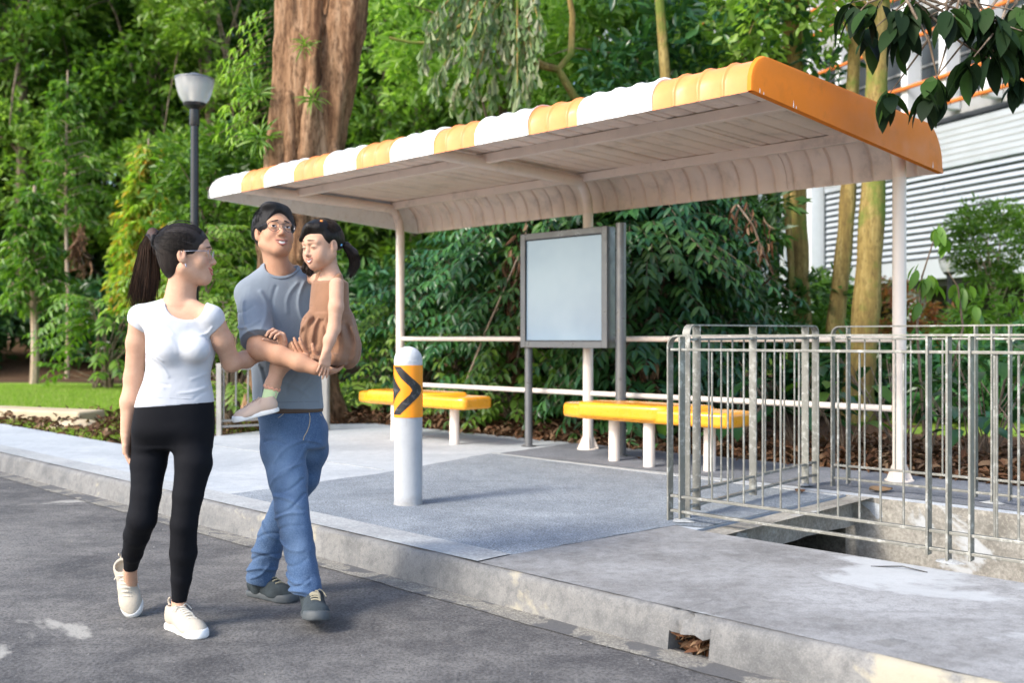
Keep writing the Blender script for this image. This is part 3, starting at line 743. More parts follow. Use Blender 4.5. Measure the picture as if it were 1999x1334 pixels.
sp = tpx([1360, 1470, 1572], A2, B2)
railing(A2, B2, 1.085, 'short steel railing crossing the footpath on the bench side of the pit', [(sp[0], .05, False), (sp[1], .05, False), (sp[2], .05, True)], tpx([1384, 1408, 1430, 1452, 1494, 1512, 1531, 1551], A2, B2), None, (True, True))
A3 = W(1626, 950, 6.82); A3[2] = .15; B3 = A3 + U * 4.4; B3[2] = .15
q3 = tpx([1656, 1905, 1938, 1972], A3, B3); d3 = q3[2] - 0
railing(A3, B3, 1.09, 'steel railing on the far side of the drain pit before the cream shelter post', [(q3[0], .05, False), (q3[1], .05, False), (q3[2], .05, True), (q3[3], .05, False), (q3[1] + d3, .05, False), (q3[2] + d3, .05, True)],
        tpx([1688, 1717, 1748, 1778, 1810, 1840, 1873], A3, B3) + [q3[3] + k * .035 for k in range(1, 9)], None, (True, False))
# ---------------------------------------------------------------- vegetation
G_dark = leaf_mat('dark_green_leaves', [(.04, .10, .02), (.062, .15, .028), (.042, .115, .032), (.10, .20, .035), (.04, .105, .025)], .38, .3)
G_mid = leaf_mat('mid_green_leaves', [(.09, .20, .022), (.14, .28, .03), (.07, .155, .03), (.20, .34, .04), (.11, .23, .025)], .42, .42)
G_light = leaf_mat('light_green_leaves', [(.17, .30, .045), (.24, .39, .06), (.13, .25, .04), (.32, .45, .10), (.19, .33, .05)], .42, .5)
G_lime = leaf_mat('lime_leaves_with_orange', [(.28, .45, .05), (.36, .52, .06), (.2, .38, .04), (.4, .5, .08), (.32, .48, .06), (.55, .27, .03), (.26, .42, .05), (.48, .36, .05)], .45, .5)
G_gloss = leaf_mat('glossy_compound_leaves', [(.028, .095, .028), (.045, .135, .038), (.06, .17, .04), (.03, .11, .045)], .3, .25, .6)
G_palm = leaf_mat('dusty_palm_leaflets', [(.16, .26, .09), (.23, .32, .13), (.12, .22, .07), (.28, .33, .17), (.33, .34, .22)], .5, .35)
G_shade = leaf_mat('shaded_overhanging_leaves', [(.008, .018, .007), (.014, .034, .01), (.01, .024, .01), (.03, .07, .014)], .6, .2, .12)  # near-black greens: the shade on this branch is put into the leaf colours
G_dead = leaf_mat('dead_brown_leaves', [(.12, .06, .032), (.19, .10, .055), (.075, .038, .022), (.27, .18, .11), (.14, .065, .035), (.06, .035, .02)], .75, .1, .15)
G_red = leaf_mat('reddish_leaves', [(.4, .12, .04), (.45, .2, .06), (.16, .2, .04), (.3, .1, .05)], .5, .3)
def bark(name, base, dark, light, sx=6, moss=None, b=.6):
    m = NT(name); mp = m.map((1, 1, .13)); n = m.noise(sx, 8, .7, vec=mp, dist=.3); n2 = m.noise(sx * 5, 6, .7, vec=m.map((1, 1, .35)))
    c = m.ramp(n, [(.36, dark), (.5, base), (.64, light)]); c = m.mix(m.ramp(n2, [(.38, .75), (.52, 0.)]), c, dark)
    if moss is not None: c = m.mix(m.ramp(m.noise(1.6, 6, .65), [(.5, 0.), (.62, .85)]), c, moss)
    m.set(col=c, rough=.9, spec=.15); bb = m.bump(n, b, .06); m.bump(n2, b, .015, bb); return m.mat
B_big = bark('rough_brown_bark', (.27, .155, .085), (.07, .034, .018), (.42, .28, .175), 4.5, b=1.0)
B_yel = bark('mossy_yellow_bark', (.25, .18, .06), (.13, .09, .035), (.36, .28, .11), 7, moss=(.11, .17, .03), b=.3)
B_grey = bark('grey_brown_bark', (.2, .15, .11), (.09, .065, .045), (.32, .26, .2), 8, b=.4)
B_pole = bark('pale_young_bark', (.4, .3, .22), (.22, .16, .11), (.5, .42, .34), 9, b=.3)

def rnd_unit(r, n): q = r.normal(size=(n, 3)); return q / np.linalg.norm(q, axis=1)[:, None]
def nz(a): return a / (np.linalg.norm(a, axis=1)[:, None] + 1e-9)
def leaf_geo(P, D, N, L, Wd, simple=True, fold=.25, curl=.0, shape=.45):
    D = nz(D); S = nz(np.cross(D, N)); N = np.cross(S, D); n = len(P); L = np.broadcast_to(L, n)[:, None]; Wd = np.broadcast_to(Wd, n)[:, None]
    if simple:
        v = np.stack([P, P + D * L * shape + S * Wd * .5 + N * Wd * fold, P + D * L - N * L * curl, P + D * L * shape - S * Wd * .5 + N * Wd * fold], 1)
        I = np.arange(n)[:, None] * 4; f = np.concatenate([I + [0, 1, 2], I + [0, 2, 3]]); return v.reshape(-1, 3), f
    v = np.stack([P, P + D * L * .28 + S * Wd * .42 + N * Wd * fold, P + D * L * .68 + S * Wd * .4 + N * (Wd * fold - L * curl * .4), P + D * L - N * L * curl,
                  P + D * L * .68 - S * Wd * .4 + N * (Wd * fold - L * curl * .4), P + D * L * .28 - S * Wd * .42 + N * Wd * fold, P + D * L * .5 + N * -L * curl * .15], 1)
    I = np.arange(n)[:, None] * 7
    f = np.concatenate([I + [0, 1, 6], I + [1, 2, 6], I + [2, 3, 6], I + [3, 4, 6], I + [4, 5, 6], I + [5, 0, 6]]); return v.reshape(-1, 3), f
def fine_leaf(P, D, N, L, w, fold=.1, curl=.25, m=7):
    """rounded leaf with a midrib crease, m stations"""
    D = nz(D); S = nz(np.cross(D, N)); N = np.cross(S, D); n = len(P); L = np.broadcast_to(L, n)[:, None]; w = np.broadcast_to(w, n)[:, None]; t = np.linspace(0, 1, m)
    rows = []
    for a in t:
        c = P + D * L * a - N * L * curl * a * a; h = w * .5 * (math.sin(pi * a ** .85) ** .75 if 0 < a < 1 else .02) + 0 * L
        rows += [c + S * h + N * h * fold * 2, c, c - S * h + N * h * fold * 2]
    v = np.stack(rows, 1); I = np.arange(n)[:, None] * (3 * m); F = []
    for i in range(m - 1):
        for k in (0, 1): a = i * 3 + k; F += [I + [a, a + 1, a + 4], I + [a, a + 4, a + 3]]
    return v.reshape(-1, 3), np.concatenate(F)
def leaf_mesh(name, parts, mat):
    vs, fs, b = [], [], 0
    for v, f in parts: vs.append(v); fs.append(f + b); b += len(v)
    nv_ = len(parts[0][0]); me = np_mesh(name, np.concatenate(vs), np.concatenate(fs), smooth=(len(parts[0][1]) / max(1, nv_) > .7)); me.materials.append(mat); return me
def clumps(r, C, rc, per, L, Wd, simple=True, flat=.7, curl=.1, droop=.25, up=.6):
    """leaves on the upper outside of every clump"""
    n = len(C); c = np.repeat(C, per, 0); rr = np.repeat(rc, per)[:, None]
    q = rnd_unit(r, n * per); q[:, 2] = np.abs(q[:, 2]) * 1.15 - .35; q = nz(q); p = c + q * rr * r.uniform(.55, 1.08, (n * per, 1)) * [1, 1, flat]
    D = nz(q + r.normal(0, .55, q.shape) + [0, 0, -droop]); N = nz(q * .7 + [0, 0, up] + r.normal(0, .35, q.shape))
    s = r.uniform(.65, 1.25, n * per); return leaf_geo(p, D, N, L * s, Wd * s, simple, .2, curl)
def crown_pts(r, n, R, c=(0, 0, 0), inner=.45, lobes=5, lob=.45):
    """clump centres in a lumpy ellipsoid"""
    Lb = rnd_unit(r, lobes); Lb[:, 2] = Lb[:, 2] * .7; out = []
    while len(out) < n:
        q = rnd_unit(r, 1)[0]; k = max(0, (Lb @ q).max()); s = (1 - lob) + lob * k ** 2 * 1.25
        out.append(q * s * r.uniform(inner, 1) ** .7 * np.array(R) + c)
    return np.array(out)
def limbs(r, b, base, top, r0, r1, targets, n=8, bend=.15, sides=10):
    base = np.array(base, float); top = np.array(top, float); pts = []
    for i in range(n + 1):
        t = i / n; pts.append(base + (top - base) * t + np.array([sin(t * 5 + r.uniform(0, .4)) * bend, cos(t * 4) * bend * .6 - bend * .6, 0]) * t)
    rad = [r0 + (r1 - r0) * (i / n) + (r0 * .45 * max(0, 1 - i * 2.2 / n) ** 2) for i in range(n + 1)]
    b.tube(pts, rad, sides)
    for tg in targets:
        i = r.randint(n // 2, n + 1); p0 = pts[i]; d = tg - p0; m1 = p0 + d * .35 + np.array([0, 0, np.linalg.norm(d) * .12]); m2 = p0 + d * .7 + np.array([0, 0, np.linalg.norm(d) * .12])
        a = rad[i] * .55; b.tube([p0, m1, m2, tg], [a, a * .7, a * .45, a * .15], 6, caps=False)
    return pts
def copy_tree(o, loc, rz=0, sc=1, label=None, group=None):
    c = o.copy(); COL.objects.link(c); c.location = loc; c.rotation_euler = (0, 0, rz); c.scale = (sc,) * 3 if not hasattr(sc, '__len__') else sc
    if label: c['label'] = label
    if group: c['group'] = group
    for ch in list(o.children):
        d = ch.copy(); COL.objects.link(d); d.parent = c; d.matrix_parent_inverse = ch.matrix_parent_inverse.copy()
    return c
def mobj(name, me, parent): o = bpy.data.objects.new(name, me); return link(o, parent)

# --- far forest trees (five shapes, shared meshes), height about 1 unit = metres
def far_tree(seed, H, R, mat, label, leaf=(.3, .13), ncl=210, per=70, low=.05):
    r = np.random.RandomState(seed); t = thing('forest_tree', (0, 0, 0), 0, label, 'tree', 'tall trees along the edge of the wood')
    C = np.concatenate([crown_pts(r, int(ncl * .62), (R, R, H * .33), (0, 0, H * .66), .5, 7, .5), crown_pts(r, int(ncl * .38), (R * .9, R * .9, H * .24), (0, 0, H * .3), .5, 6, .5)])
    C = C[C[:, 2] > H * low]; me = leaf_mesh('crown', [clumps(r, C, r.uniform(.45, .95, len(C)), per, leaf[0], leaf[1], flat=.65)], mat)
    b = MB(); limbs(r, b, (0, 0, -.3), (r.uniform(-.6, .6), r.uniform(-.4, .4), H * .8), .24, .06, C[r.choice(len(C), 14)], 9, .3)
    b.build('trunk', B_grey, t, smooth=True); mobj('crown', me, t); return t
FT = [far_tree(101, 15, 3.4, G_mid, 'x'), far_tree(102, 14, 3.0, G_dark, 'x'), far_tree(103, 15.5, 3.6, G_light, 'x', (.26, .12)), far_tree(104, 13, 3.1, G_mid, 'x', (.34, .1)), far_tree(105, 14.5, 3.3, G_dark, 'x', (.24, .12))]
KIND = ['mid green', 'dark green', 'bright green', 'narrow leaved green', 'deep green small leaved']
rows = []
r = np.random.RandomState(5)
PLC = [(-19.0, 33, 1), (-15.6, 31.5, 2), (-12.2, 32.5, 0), (-9.2, 31, 2), (-6.2, 33, 4), (-3.2, 31, 3), (-.2, 32, 0), (2.8, 31.5, 2), (-17.4, 36.5, 4), (-13.8, 36, 3), (-10.6, 37, 1), (-7.4, 36.5, 0), (-4.4, 37, 1), (-1.2, 36.5, 4), (-21, 38, 0)]
LBL = {}
for i, (x, y, k) in enumerate(PLC):
    where = ['beyond the lawn at the far left edge', 'beyond the lawn behind the young staked tree', 'behind and left of the street lamp head', 'straight behind the black street lamp', 'just left of the big brown trunk',
             'right of the big brown trunk above the roof', 'above the middle of the shelter roof', 'above the hanging palm leaflets', 'in the back row at the left edge of the wood',
             'in the back row left of the lamp', 'in the back row behind the lime coloured tree', 'in the back row behind the lamp post', 'in the back row behind the brown trunk', 'in the back row right of the brown trunk',
             'in the back row at the outermost left'][i]
    rz = float(r.uniform(0, 6.28)); s = float(r.uniform(.92, 1.12)); loc = (x, y, float(terr_h(x * .7101 - y * .7041, x * .7041 + y * .7101)) - .1)
    lab = '%s tree %s' % (KIND[k], where)
    if k not in LBL: LBL[k] = 1; o = FT[k]; o.location = loc; o.rotation_euler = (0, 0, rz); o.scale = (s, s, s); o['label'] = lab
    else: copy_tree(FT[k], loc, rz, s, lab)
# --- far-off wood: one leafy mass closing the view
rr_ = np.random.RandomState(8)
C = np.stack([rr_.uniform(-34, 4, 900), rr_.uniform(41, 46, 900), rr_.uniform(0, 19, 900)], 1)
me = leaf_mesh('distant_wood', [clumps(rr_, C[(C[:, 0] < -3) | (C[:, 2] < 7)], rr_.uniform(1.0, 1.9, int(((C[:, 0] < -3) | (C[:, 2] < 7)).sum())), 45, .75, .4)], G_dark); o = bpy.data.objects.new('distant_wood', me); link(o)
tag(o, 'dark mass of distant wood closing the view behind the tall trees', 'wood', kind='stuff')
# --- understory along the lawn
def far_shrub(seed, R, H, mat, label, leaf=(.3, .1), ncl=46, per=60):
    r = np.random.RandomState(seed); t = thing('understory_shrub', (0, 0, 0), 0, label, 'shrub', 'shrubs under the trees beyond the lawn')
    C = crown_pts(r, ncl, (R, R * .8, H * .5), (0, 0, H * .5), .3, 5, .4); C = C[C[:, 2] > .05]
    me = leaf_mesh('foliage', [clumps(r, C, r.uniform(.3, .55, len(C)), per, leaf[0], leaf[1], flat=.8, droop=.5)], mat)
    b = MB(); limbs(r, b, (0, 0, -.1), (0, 0, H * .6), .05, .02, C[r.choice(len(C), 7)], 4, .08, 6); b.build('stem', B_grey, t, smooth=True); mobj('foliage', me, t); return t
FS = [far_shrub(201, 1.7, 2.6, G_dark, 'x'), far_shrub(202, 1.6, 3.0, G_gloss, 'x', (.34, .09)), far_shrub(203, 1.5, 2.2, G_mid, 'x', (.3, .1))]
SP = [(-17.5, 28.5, 0), (-15, 27.6, 1), (-12.6, 28.4, 0), (-10.3, 27.5, 1), (-8.1, 27, 2), (-6.2, 26, 1), (-4.4, 24.5, 0), (-2.4, 23, 1), (-.3, 22, 0), (1.8, 21.5, 2), (2.2, 24.5, 1), (-19.5, 29, 1)]
SW = ['second from the left edge of the lawn', 'left of the young staked tree trunk', 'right of the young staked tree trunk', 'beyond the lawn left of the woman', 'behind the lime coloured tree', 'between the woman and the brown trunk',
      'behind the foot of the brown trunk', 'behind the left shelter post', 'behind the rail left of the notice board', 'far behind the notice board', 'far behind the middle shelter post', 'outermost at the left edge of the lawn']
seen = set()
for (x, y, k), wh in zip(SP, SW):
    lab = ['dark leafy', 'dark long leaved', 'brighter leafy'][k] + ' shrub ' + wh; loc = (x, y, .1); rz = float(r.uniform(0, 6)); s = float(r.uniform(.9, 1.25))
    if k not in seen: seen.add(k); o = FS[k]; o.location = loc; o.rotation_euler = (0, 0, rz); o.scale = (s, s, s); o['label'] = lab
    else: copy_tree(FS[k], loc, rz, s, lab)

# --- mid-distance trees behind the shelter, each its own crown
def mid_tree(seed, base, top, cr, cpos, mat, label, leaf=(.17, .075), ncl=120, per=60, tr=.1, group=None, nl=16, barkm=None, rc=(.22, .5), name='tree', simple=True, stems=None, flat=.7):
    r = np.random.RandomState(seed); t = thing(name, base, 0, label, 'tree', group)
    C = np.concatenate([crown_pts(r, ncl // len(cpos), cr_, c, .35, 6, .5) for cr_, c in zip(cr, cpos)])
    me = leaf_mesh('crown', [clumps(r, C, r.uniform(rc[0], rc[1], len(C)), per, leaf[0], leaf[1], simple, flat)], mat)
    b = MB(); limbs(r, b, base, top, tr, tr * .45, C[r.choice(len(C), nl)], 9, .12); b.build('trunk', barkm or B_grey, t, smooth=True); mobj('crown', me, t); return t
GM = 'leafy trees behind the shelter'
mid_tree(301, (-.3, 17.5, .1), (0, 17.5, 6), [(2.6, 1.6, 2.2)], [(-.4, 17.5, 6.2)], G_light, 'bright leafy tree rising behind the left half of the roof', (.2, .09), 120, 55, .12, GM)
mid_tree(302, (2.4, 16, .1), (2.6, 16, 6), [(2.2, 1.5, 2.0)], [(2.5, 16, 5.6)], G_mid, 'mid green tree with hanging branches rising behind the middle of the roof', (.2, .09), 130, 55, .1, GM)
mid_tree(303, (4.6, 18.5, .2), (4.4, 18.5, 6), [(1.5, 1.3, 1.7)], [(4.0, 18.5, 6.2)], G_light, 'sparse pale tree between the roof and the white building', (.18, .08), 26, 34, .09, GM)
mid_tree(304, (-4.9, 17, .1), (-4.9, 17, 4), [(1.5, 1.2, 2.3)], [(-4.7, 17, 3.0)], G_mid, 'mid green tree behind the left foot of the brown trunk', (.2, .09), 90, 55, .07, GM)
# young trees on the lawn
def tier_tree(seed, base, H, mat, label, R=.8, z0=.3, leaf=(.2, .06), nb=70, per=26, tr=.05, tiers=True):
    r = np.random.RandomState(seed); t = thing('young_tree', base, 0, label, 'tree'); base = np.array(base, float); C = []; b = MB()
    b.tube([base + (sin(k * .9) * .03, cos(k) * .02, H * k / 8 - .05) for k in range(9)], [tr * (1 - .085 * k) for k in range(9)], 8)
    parts = []
    for k in range(nb):
        t_ = k / nb; z = H * (z0 + (1 - z0) * t_); a = k * 2.4 + r.uniform(-.4, .4); ln = R * (1 - t_ ** 1.6 * .75) * r.uniform(.6, 1.1)
        p0 = base + (0, 0, z * .96); p1 = p0 + (cos(a) * ln * .6, sin(a) * ln * .6, ln * .22); p2 = p0 + (cos(a) * ln, sin(a) * ln, ln * .12 - .05)
        b.tube([p0, p1, p2], [tr * .25, tr * .16, tr * .06], 5, caps=False)
        n = per; s = r.uniform(.25, 1, n)[:, None]; p = np.where(s < .6, p0 + (p1 - p0) * s / .6, p1 + (p2 - p1) * (s - .6) / .4)
        q = rnd_unit(r, n); q[:, 2] = -abs(q[:, 2]) * .9; parts.append(leaf_geo(p + r.normal(0, .05, p.shape), q + [cos(a) * .5, sin(a) * .5, -.3], nz(rnd_unit(r, n) * .5 + [0, 0, 1]), leaf[0] * r.uniform(.7, 1.2, n), leaf[1], True, .2, .15))
    b.build('trunk', B_pole, t, smooth=True); mobj('crown', leaf_mesh('crown', parts, mat), t); return t
tier_tree(401, (W(66, 750, 22.9)[0], 22.9, .12), 4.6, G_mid, 'slim young tree with a pale bare trunk planted on the sunny lawn', .95, .36, (.26, .1), 60, 30, .11)
tier_tree(402, (W(288, 700, 19)[0], 19, .12), 4.9, G_lime, 'slender lime green tree with orange tinged leaves behind the woman', .85, .3, (.2, .085), 90, 44, .045)
tier_tree(403, (W(40, 700, 24)[0], 26.5, .12), 8.2, G_mid, 'tall thin stemmed tree at the left edge behind the young tree', 1.2, .5, (.26, .1), 60, 26, .07)

# --- the big trunk
bt = thing('big_tree', (-2.75, 12.6, .1), 0, 'massive fluted brown tree trunk rising behind the left end of the shelter', 'tree')
f = Field((-4.6, 11.4, -.15), (-1.0, 13.8, 7.2), .03)
D0 = 12.6
def bw(px, py, d=D0): return W(px, py, d)
f.chain([bw(548, 860), bw(560, 700), bw(568, 480), bw(580, 300), bw(598, 100), bw(605, -200)], [.5, .42, .40, .36, .33, .30], .1)
f.chain([bw(520, 870, 12.4), bw(532, 700, 12.45), bw(541, 480, 12.45), bw(555, 300, 12.45), bw(565, 100, 12.5), bw(570, -200, 12.5)], [.4, .3, .26, .24, .22, .2], .06)
f.chain([bw(610, 870, 12.5), bw(606, 700, 12.5), bw(610, 480, 12.5), bw(638, 260, 12.45), bw(672, 60, 12.4), bw(700, -200, 12.4)], [.4, .3, .27, .25, .27, .28], .05)
f.cone(bw(563, 420, 12.1), bw(566, 185, 12.13), .09, .062, .03)
f.chain([bw(590, 500, 12.2), bw(600, 300, 12.2), bw(612, 120, 12.2), bw(622, -200, 12.2)], [.12, .11, .12, .12], .05)
for (px, d, a) in ((465, 12.3, .16), (492, 11.9, .15), (560, 11.8, .17), (640, 11.95, .16), (672, 12.4, .15), (520, 11.7, .12)):
    e = bw(px, 880, d); e[2] = .02; f.cone(bw(560 + (px - 560) * .35, 700, 12.45), e, .16, a * .7, .12)
wv, w2, w3 = waves(31, 5, 9, (1, 1, .25)), waves(32, 16, 9, (1, 1, .16)), waves(33, 38, 9, (1, 1, .3))
f.warp(lambda X, Y, Z: wv(X, Y, Z) * .045 + np.abs(w2(X, Y, Z)) * .075 + w3(X, Y, Z) * .014)
f.build('trunk', B_big, bt)
rr2 = np.random.RandomState(77)
C = crown_pts(rr2, 70, (3.2, 2.2, 1.4), (-2.4, 12.8, 9.6), .3)
mobj('crown', leaf_mesh('crown', [clumps(rr2, C, rr2.uniform(.35, .7, 70), 70, .2, .09)], G_mid), bt)
def rosette(px, py, d, seed, n=26, L=.3, lab='small green fern growing out of the brown bark', mat=None, down=.2):
    r = np.random.RandomState(seed); p = W(px, py, d); q = rnd_unit(r, n); q[:, 1] = -abs(q[:, 1]) * .8; q[:, 2] = q[:, 2] * .8 + .25 - down
    me = leaf_mesh('fern', [leaf_geo(np.repeat(p[None], n, 0) + r.normal(0, .03, (n, 3)), q, nz(rnd_unit(r, n) + [0, -.5, 1]), L * r.uniform(.6, 1.1, n), L * .13, False, .2, .35)], mat or G_light)
    o = bpy.data.objects.new('bark_fern', me); link(o); tag(o, lab, 'fern'); return o
rosette(608, 192, 11.92, 1, 34, .2, 'spiky fern on the bark beside the sawn stub of the brown trunk')
rosette(510, 272, 12.2, 2, 36, .3, 'dark fern tuft on the left side of the brown trunk', G_mid)
rosette(598, 90, 12.0, 3, 24, .2, 'small fern high on the front of the brown trunk')
rosette(500, 180, 12.25, 5, 30, .26, 'fern tuft hanging from the left edge of the brown trunk', G_mid)
# bright pinnate climber left of the trunk
def frond(r, p0, d0, L, nl, leafL, leafW, droop=.5, up=(0, 0, 1), pairs=True, tip=True):
    """one compound leaf: points along a drooping midrib with leaflet pairs"""
    d0 = nrm(d0); s = np.linspace(0, 1, nl + 1); pts = np.array([p0 + d0 * L * t + np.array([0, 0, -droop * L * t * t]) for t in s])
    tg = nz(np.gradient(pts, axis=0)); sd = nz(np.cross(tg, np.array(up, float)[None])); nn = np.cross(sd, tg)
    P, D, N, LL = [], [], [], []
    for k in range(1, nl + 1):
        for sg in (-1, 1):
            sc = 1 - .45 * abs(k / nl - .45); P.append(pts[k]); D.append(sd[k] * sg * .9 + tg[k] * .55 + np.array([0, 0, -.35]) + r.normal(0, .1, 3)); N.append(nn[k] + r.normal(0, .15, 3)); LL.append(leafL * sc * r.uniform(.85, 1.1))
    P.append(pts[-1]); D.append(tg[-1]); N.append(nn[-1]); LL.append(leafL * .9)
    return leaf_geo(np.array(P), np.array(D), np.array(N), np.array(LL), np.array(LL) * leafW / leafL, False, .18, .22), pts
def bush(seed, c, R, H, mat, label, nf=60, L=(.5, .9), leafL=.17, leafW=.062, nl=7, group=None, name='compound_leaved_bush', cat='bush', side=None, zlo=.1, stemm=None):
    r = np.random.RandomState(seed); c = np.array(c, float); t = thing(name, c, 0, label, cat, group); parts = []; b = MB()
    for k in range(nf):
        a = r.uniform(0, 2 * pi); h = H * (zlo + (1 - zlo) * r.uniform(0, 1) ** .8); rad = R * math.sqrt(max(.05, 1 - (h / H * .95) ** 2.2)) * r.uniform(.35, .9)
        p = c + (cos(a) * rad, sin(a) * rad * .7, h); d = np.array([cos(a), sin(a) * .9 - .35, r.uniform(-.1, .7)]); ln = r.uniform(*L)
        g, pts = frond(r, p, d, ln, nl, leafL, leafW, r.uniform(.25, .7)); parts.append(g); b.tube([pts[0], pts[len(pts) // 2], pts[-1]], [.006, .004, .002], 4, caps=False)
        if k % 4 == 0: b.tube([c + (r.normal(0, R * .12), r.normal(0, R * .1), -.05), (c + p) / 2 + (0, 0, h * .2), p], [.025, .016, .007], 5, caps=False)
    b.build('stem', stemm or B_grey, t, smooth=True); mobj('foliage', leaf_mesh('foliage', parts, mat), t); return t
GB = 'dark bushes growing close behind the shelter'
BS = [(-10.4, 8.6, 1.0, 1.5, G_light, 'light green low bush at the foot of the brown trunk'), (-9.6, 8.9, 1.1, 2.3, G_gloss, 'dark pinnate bush behind the girl and the left post'), (-8.5, 8.9, 1.2, 2.9, G_gloss, 'dark pinnate bush behind the rail just right of the left post'),
      (-7.5, 8.8, 1.0, 3.0, G_dark, 'dark leafy bush behind the rail midway to the notice board'), (-6.7, 9.0, 1.1, 3.1, G_gloss, 'glossy bush behind the notice board'), (-6.6, 8.5, .75, 2.9, G_gloss, 'glossy bush with hanging leaflets right of the notice board'),
      (-6.25, 8.35, .5, 2.3, G_dark, 'dark bush behind the short railing'), (-7.9, 8.1, .6, 1.0, G_mid, 'low green bush in front of the dark ones left of the notice board'), (-6.0, 7.95, .45, 1.1, G_gloss, 'low bush with broad leaflets above the right bench')]
for i, (u, v, R, H, mt, lb) in enumerate(BS):
    bush(500 + i, uv(u, v, .1), R, H, mt, lb, int(75 * H * R) + 25, (.45, .85), .19 if i not in (0, 7) else .13, .068 if i not in (0, 7) else .06, 7, GB)
for i, (u, v, H, lb) in enumerate([(-9.0, 10.6, 4.2, 'tall dark bush filling in behind the left post'), (-7.6, 10.8, 4.4, 'tall dark bush filling in behind the left bench rail'), (-7.3, 10.2, 4.1, 'tall dark bush filling in behind the notice board'), (-7.6, 11.6, 3.6, 'tall dark bush filling in behind the right bench')]):
    r = np.random.RandomState(530 + i); t = thing('tall_bush', uv(u, v, .1), 0, lb, 'bush', 'taller bushes in the second row'); C = crown_pts(r, 90, (1.35, 1.0, H * .5), uv(u, v, H * .48), .3, 6, .4)
    mobj('foliage', leaf_mesh('foliage', [clumps(r, C, r.uniform(.22, .42, len(C)), 60, .19, .075)], G_dark), t); b = MB(); limbs(r, b, uv(u, v, 0), uv(u, v, H * .7), .05, .02, C[r.choice(90, 9)], 5, .1, 7); b.build('stem', B_grey, t, smooth=True)
bush(560, W(455, 790, 11.2) * [1, 1, 0] + [0, 0, .1], .55, 1.55, G_light, 'bright green bush between the woman and the man beside the brown trunk', 70, (.3, .5), .12, .06, 5, None, 'leafy_bush')
bush(561, (-3.75, 11.9, 1.2), .7, 1.3, G_light, 'bright green bush against the left side of the brown trunk', 60, (.3, .5), .13, .06, 5, None, 'leafy_bush', zlo=.0)
bush(562, W(205, 720, 20) * [1, 1, 0] + [0, 0, .1], 1.1, 1.9, G_mid, 'pinnate leaved bush at the edge of the lawn left of the woman', 70, (.5, 1.0), .24, .08, 7, None)
# bright fronds left of the trunk, high up
r = np.random.RandomState(9); parts = []; b = MB(); t = thing('climbing_palm', (-3.3, 12.75, .1), 0, 'bright green feathery climber on the left edge of the brown trunk', 'climber')
for k in range(22):
    p = W(532 - k * .6, 20 + k * 11, 12.7); g, pts = frond(r, p, (-1, -.3 + r.normal(0, .3), .15 + r.normal(0, .3)), r.uniform(.35, .6), 5, .2, .05, .6); parts.append(g); b.tube([pts[0], pts[-1]], [.006, .003], 4, caps=False)
b.tube([W(526, 700, 12.85), W(530, 350, 12.8), W(538, 0, 12.8)], [.02, .02, .015], 6); b.build('stem', B_grey, t); mobj('foliage', leaf_mesh('foliage', parts, G_light), t)

# --- fishtail palm hanging over the roof
t = thing('fishtail_palm', (2.2, 13.2, .1), 0, 'fishtail palm with dusty drooping triangular leaflets above the middle of the roof', 'palm'); r = np.random.RandomState(12); parts = []; b = MB()
b.tube([(2.2, 13.2, 0), (2.15, 13.2, 3), (1.9, 12.9, 5.6)], [.09, .08, .06], 10)
def spray(p0, p1, n, L, w, hang=1.0):
    s = r.uniform(0, 1, n)[:, None]; P = p0 + (p1 - p0) * s + r.normal(0, .03, (n, 3)); ax = nrm(p1 - p0); D = ax * .35 + np.array([0, 0, -1.0]) * hang + r.normal(0, .3, (n, 3)); Nn = nz(np.cross(np.broadcast_to(ax, D.shape), D) + r.normal(0, .5, (n, 3)))
    return leaf_geo(P, D, Nn, L * r.uniform(.7, 1.2, n), w, True, .1, .1, .78)
root = W(1010, -40, 12.6)
for e in [(835, 85), (825, 150), (850, 200), (885, 225), (920, 232), (960, 215), (995, 190), (1030, 215), (870, 110), (905, 150), (945, 130), (985, 110), (1010, 240), (1040, 160), (1055, 100)]:
    d = 12.2 + r.uniform(-.5, .5); e1 = W(e[0], e[1] - 40, d); mid = (root + e1) / 2 + (0, 0, .35); b.tube([root, mid, e1], [.02, .014, .006], 5, caps=False)
    parts.append(spray(mid, e1, 60, .17, .07)); parts.append(spray(e1 + (0, 0, .12), e1 - (0, 0, .18), 16, .18, .07))
b.tube([W(760, 73, 12.4), W(800, 82, 12.4), W(845, 84, 12.4), W(930, 30, 12.5), root], [.018, .02, .022, .025, .03], 7)
b.build('trunk', B_yel, t, smooth=True); mobj('crown', leaf_mesh('crown', parts, G_palm), t)
# curved bare branch tree in front of it
t = thing('crooked_tree', (2.9, 14.6, .1), 0, 'crooked ochre branch forking above the shelter roof among dark star shaped leaves', 'tree'); b = MB(); b.tube([(2.9, 14.6, 0), (2.6, 14.4, 2.6), W(1180, 240, 13), W(1122, 190, 12.8), W(1090, 135, 12.7), W(1115, 105, 12.7), W(1118, 30, 12.7), W(1105, -40, 12.7)], [.09, .08, .06, .055, .055, .045, .04, .03], 9)
b.tube([W(1090, 135, 12.7), W(1060, 128, 12.6), W(1030, 112, 12.6)], [.05, .055, .06], 8); b.build('trunk', B_yel, t, smooth=True)
r = np.random.RandomState(14); C = np.stack([r.uniform(1.2, 4.2, 60), r.uniform(13, 14.8, 60), r.uniform(3.9, 6.4, 60)], 1); mobj('crown', leaf_mesh('crown', [clumps(r, C, r.uniform(.2, .4, 60), 30, .24, .09, False)], G_gloss), t)

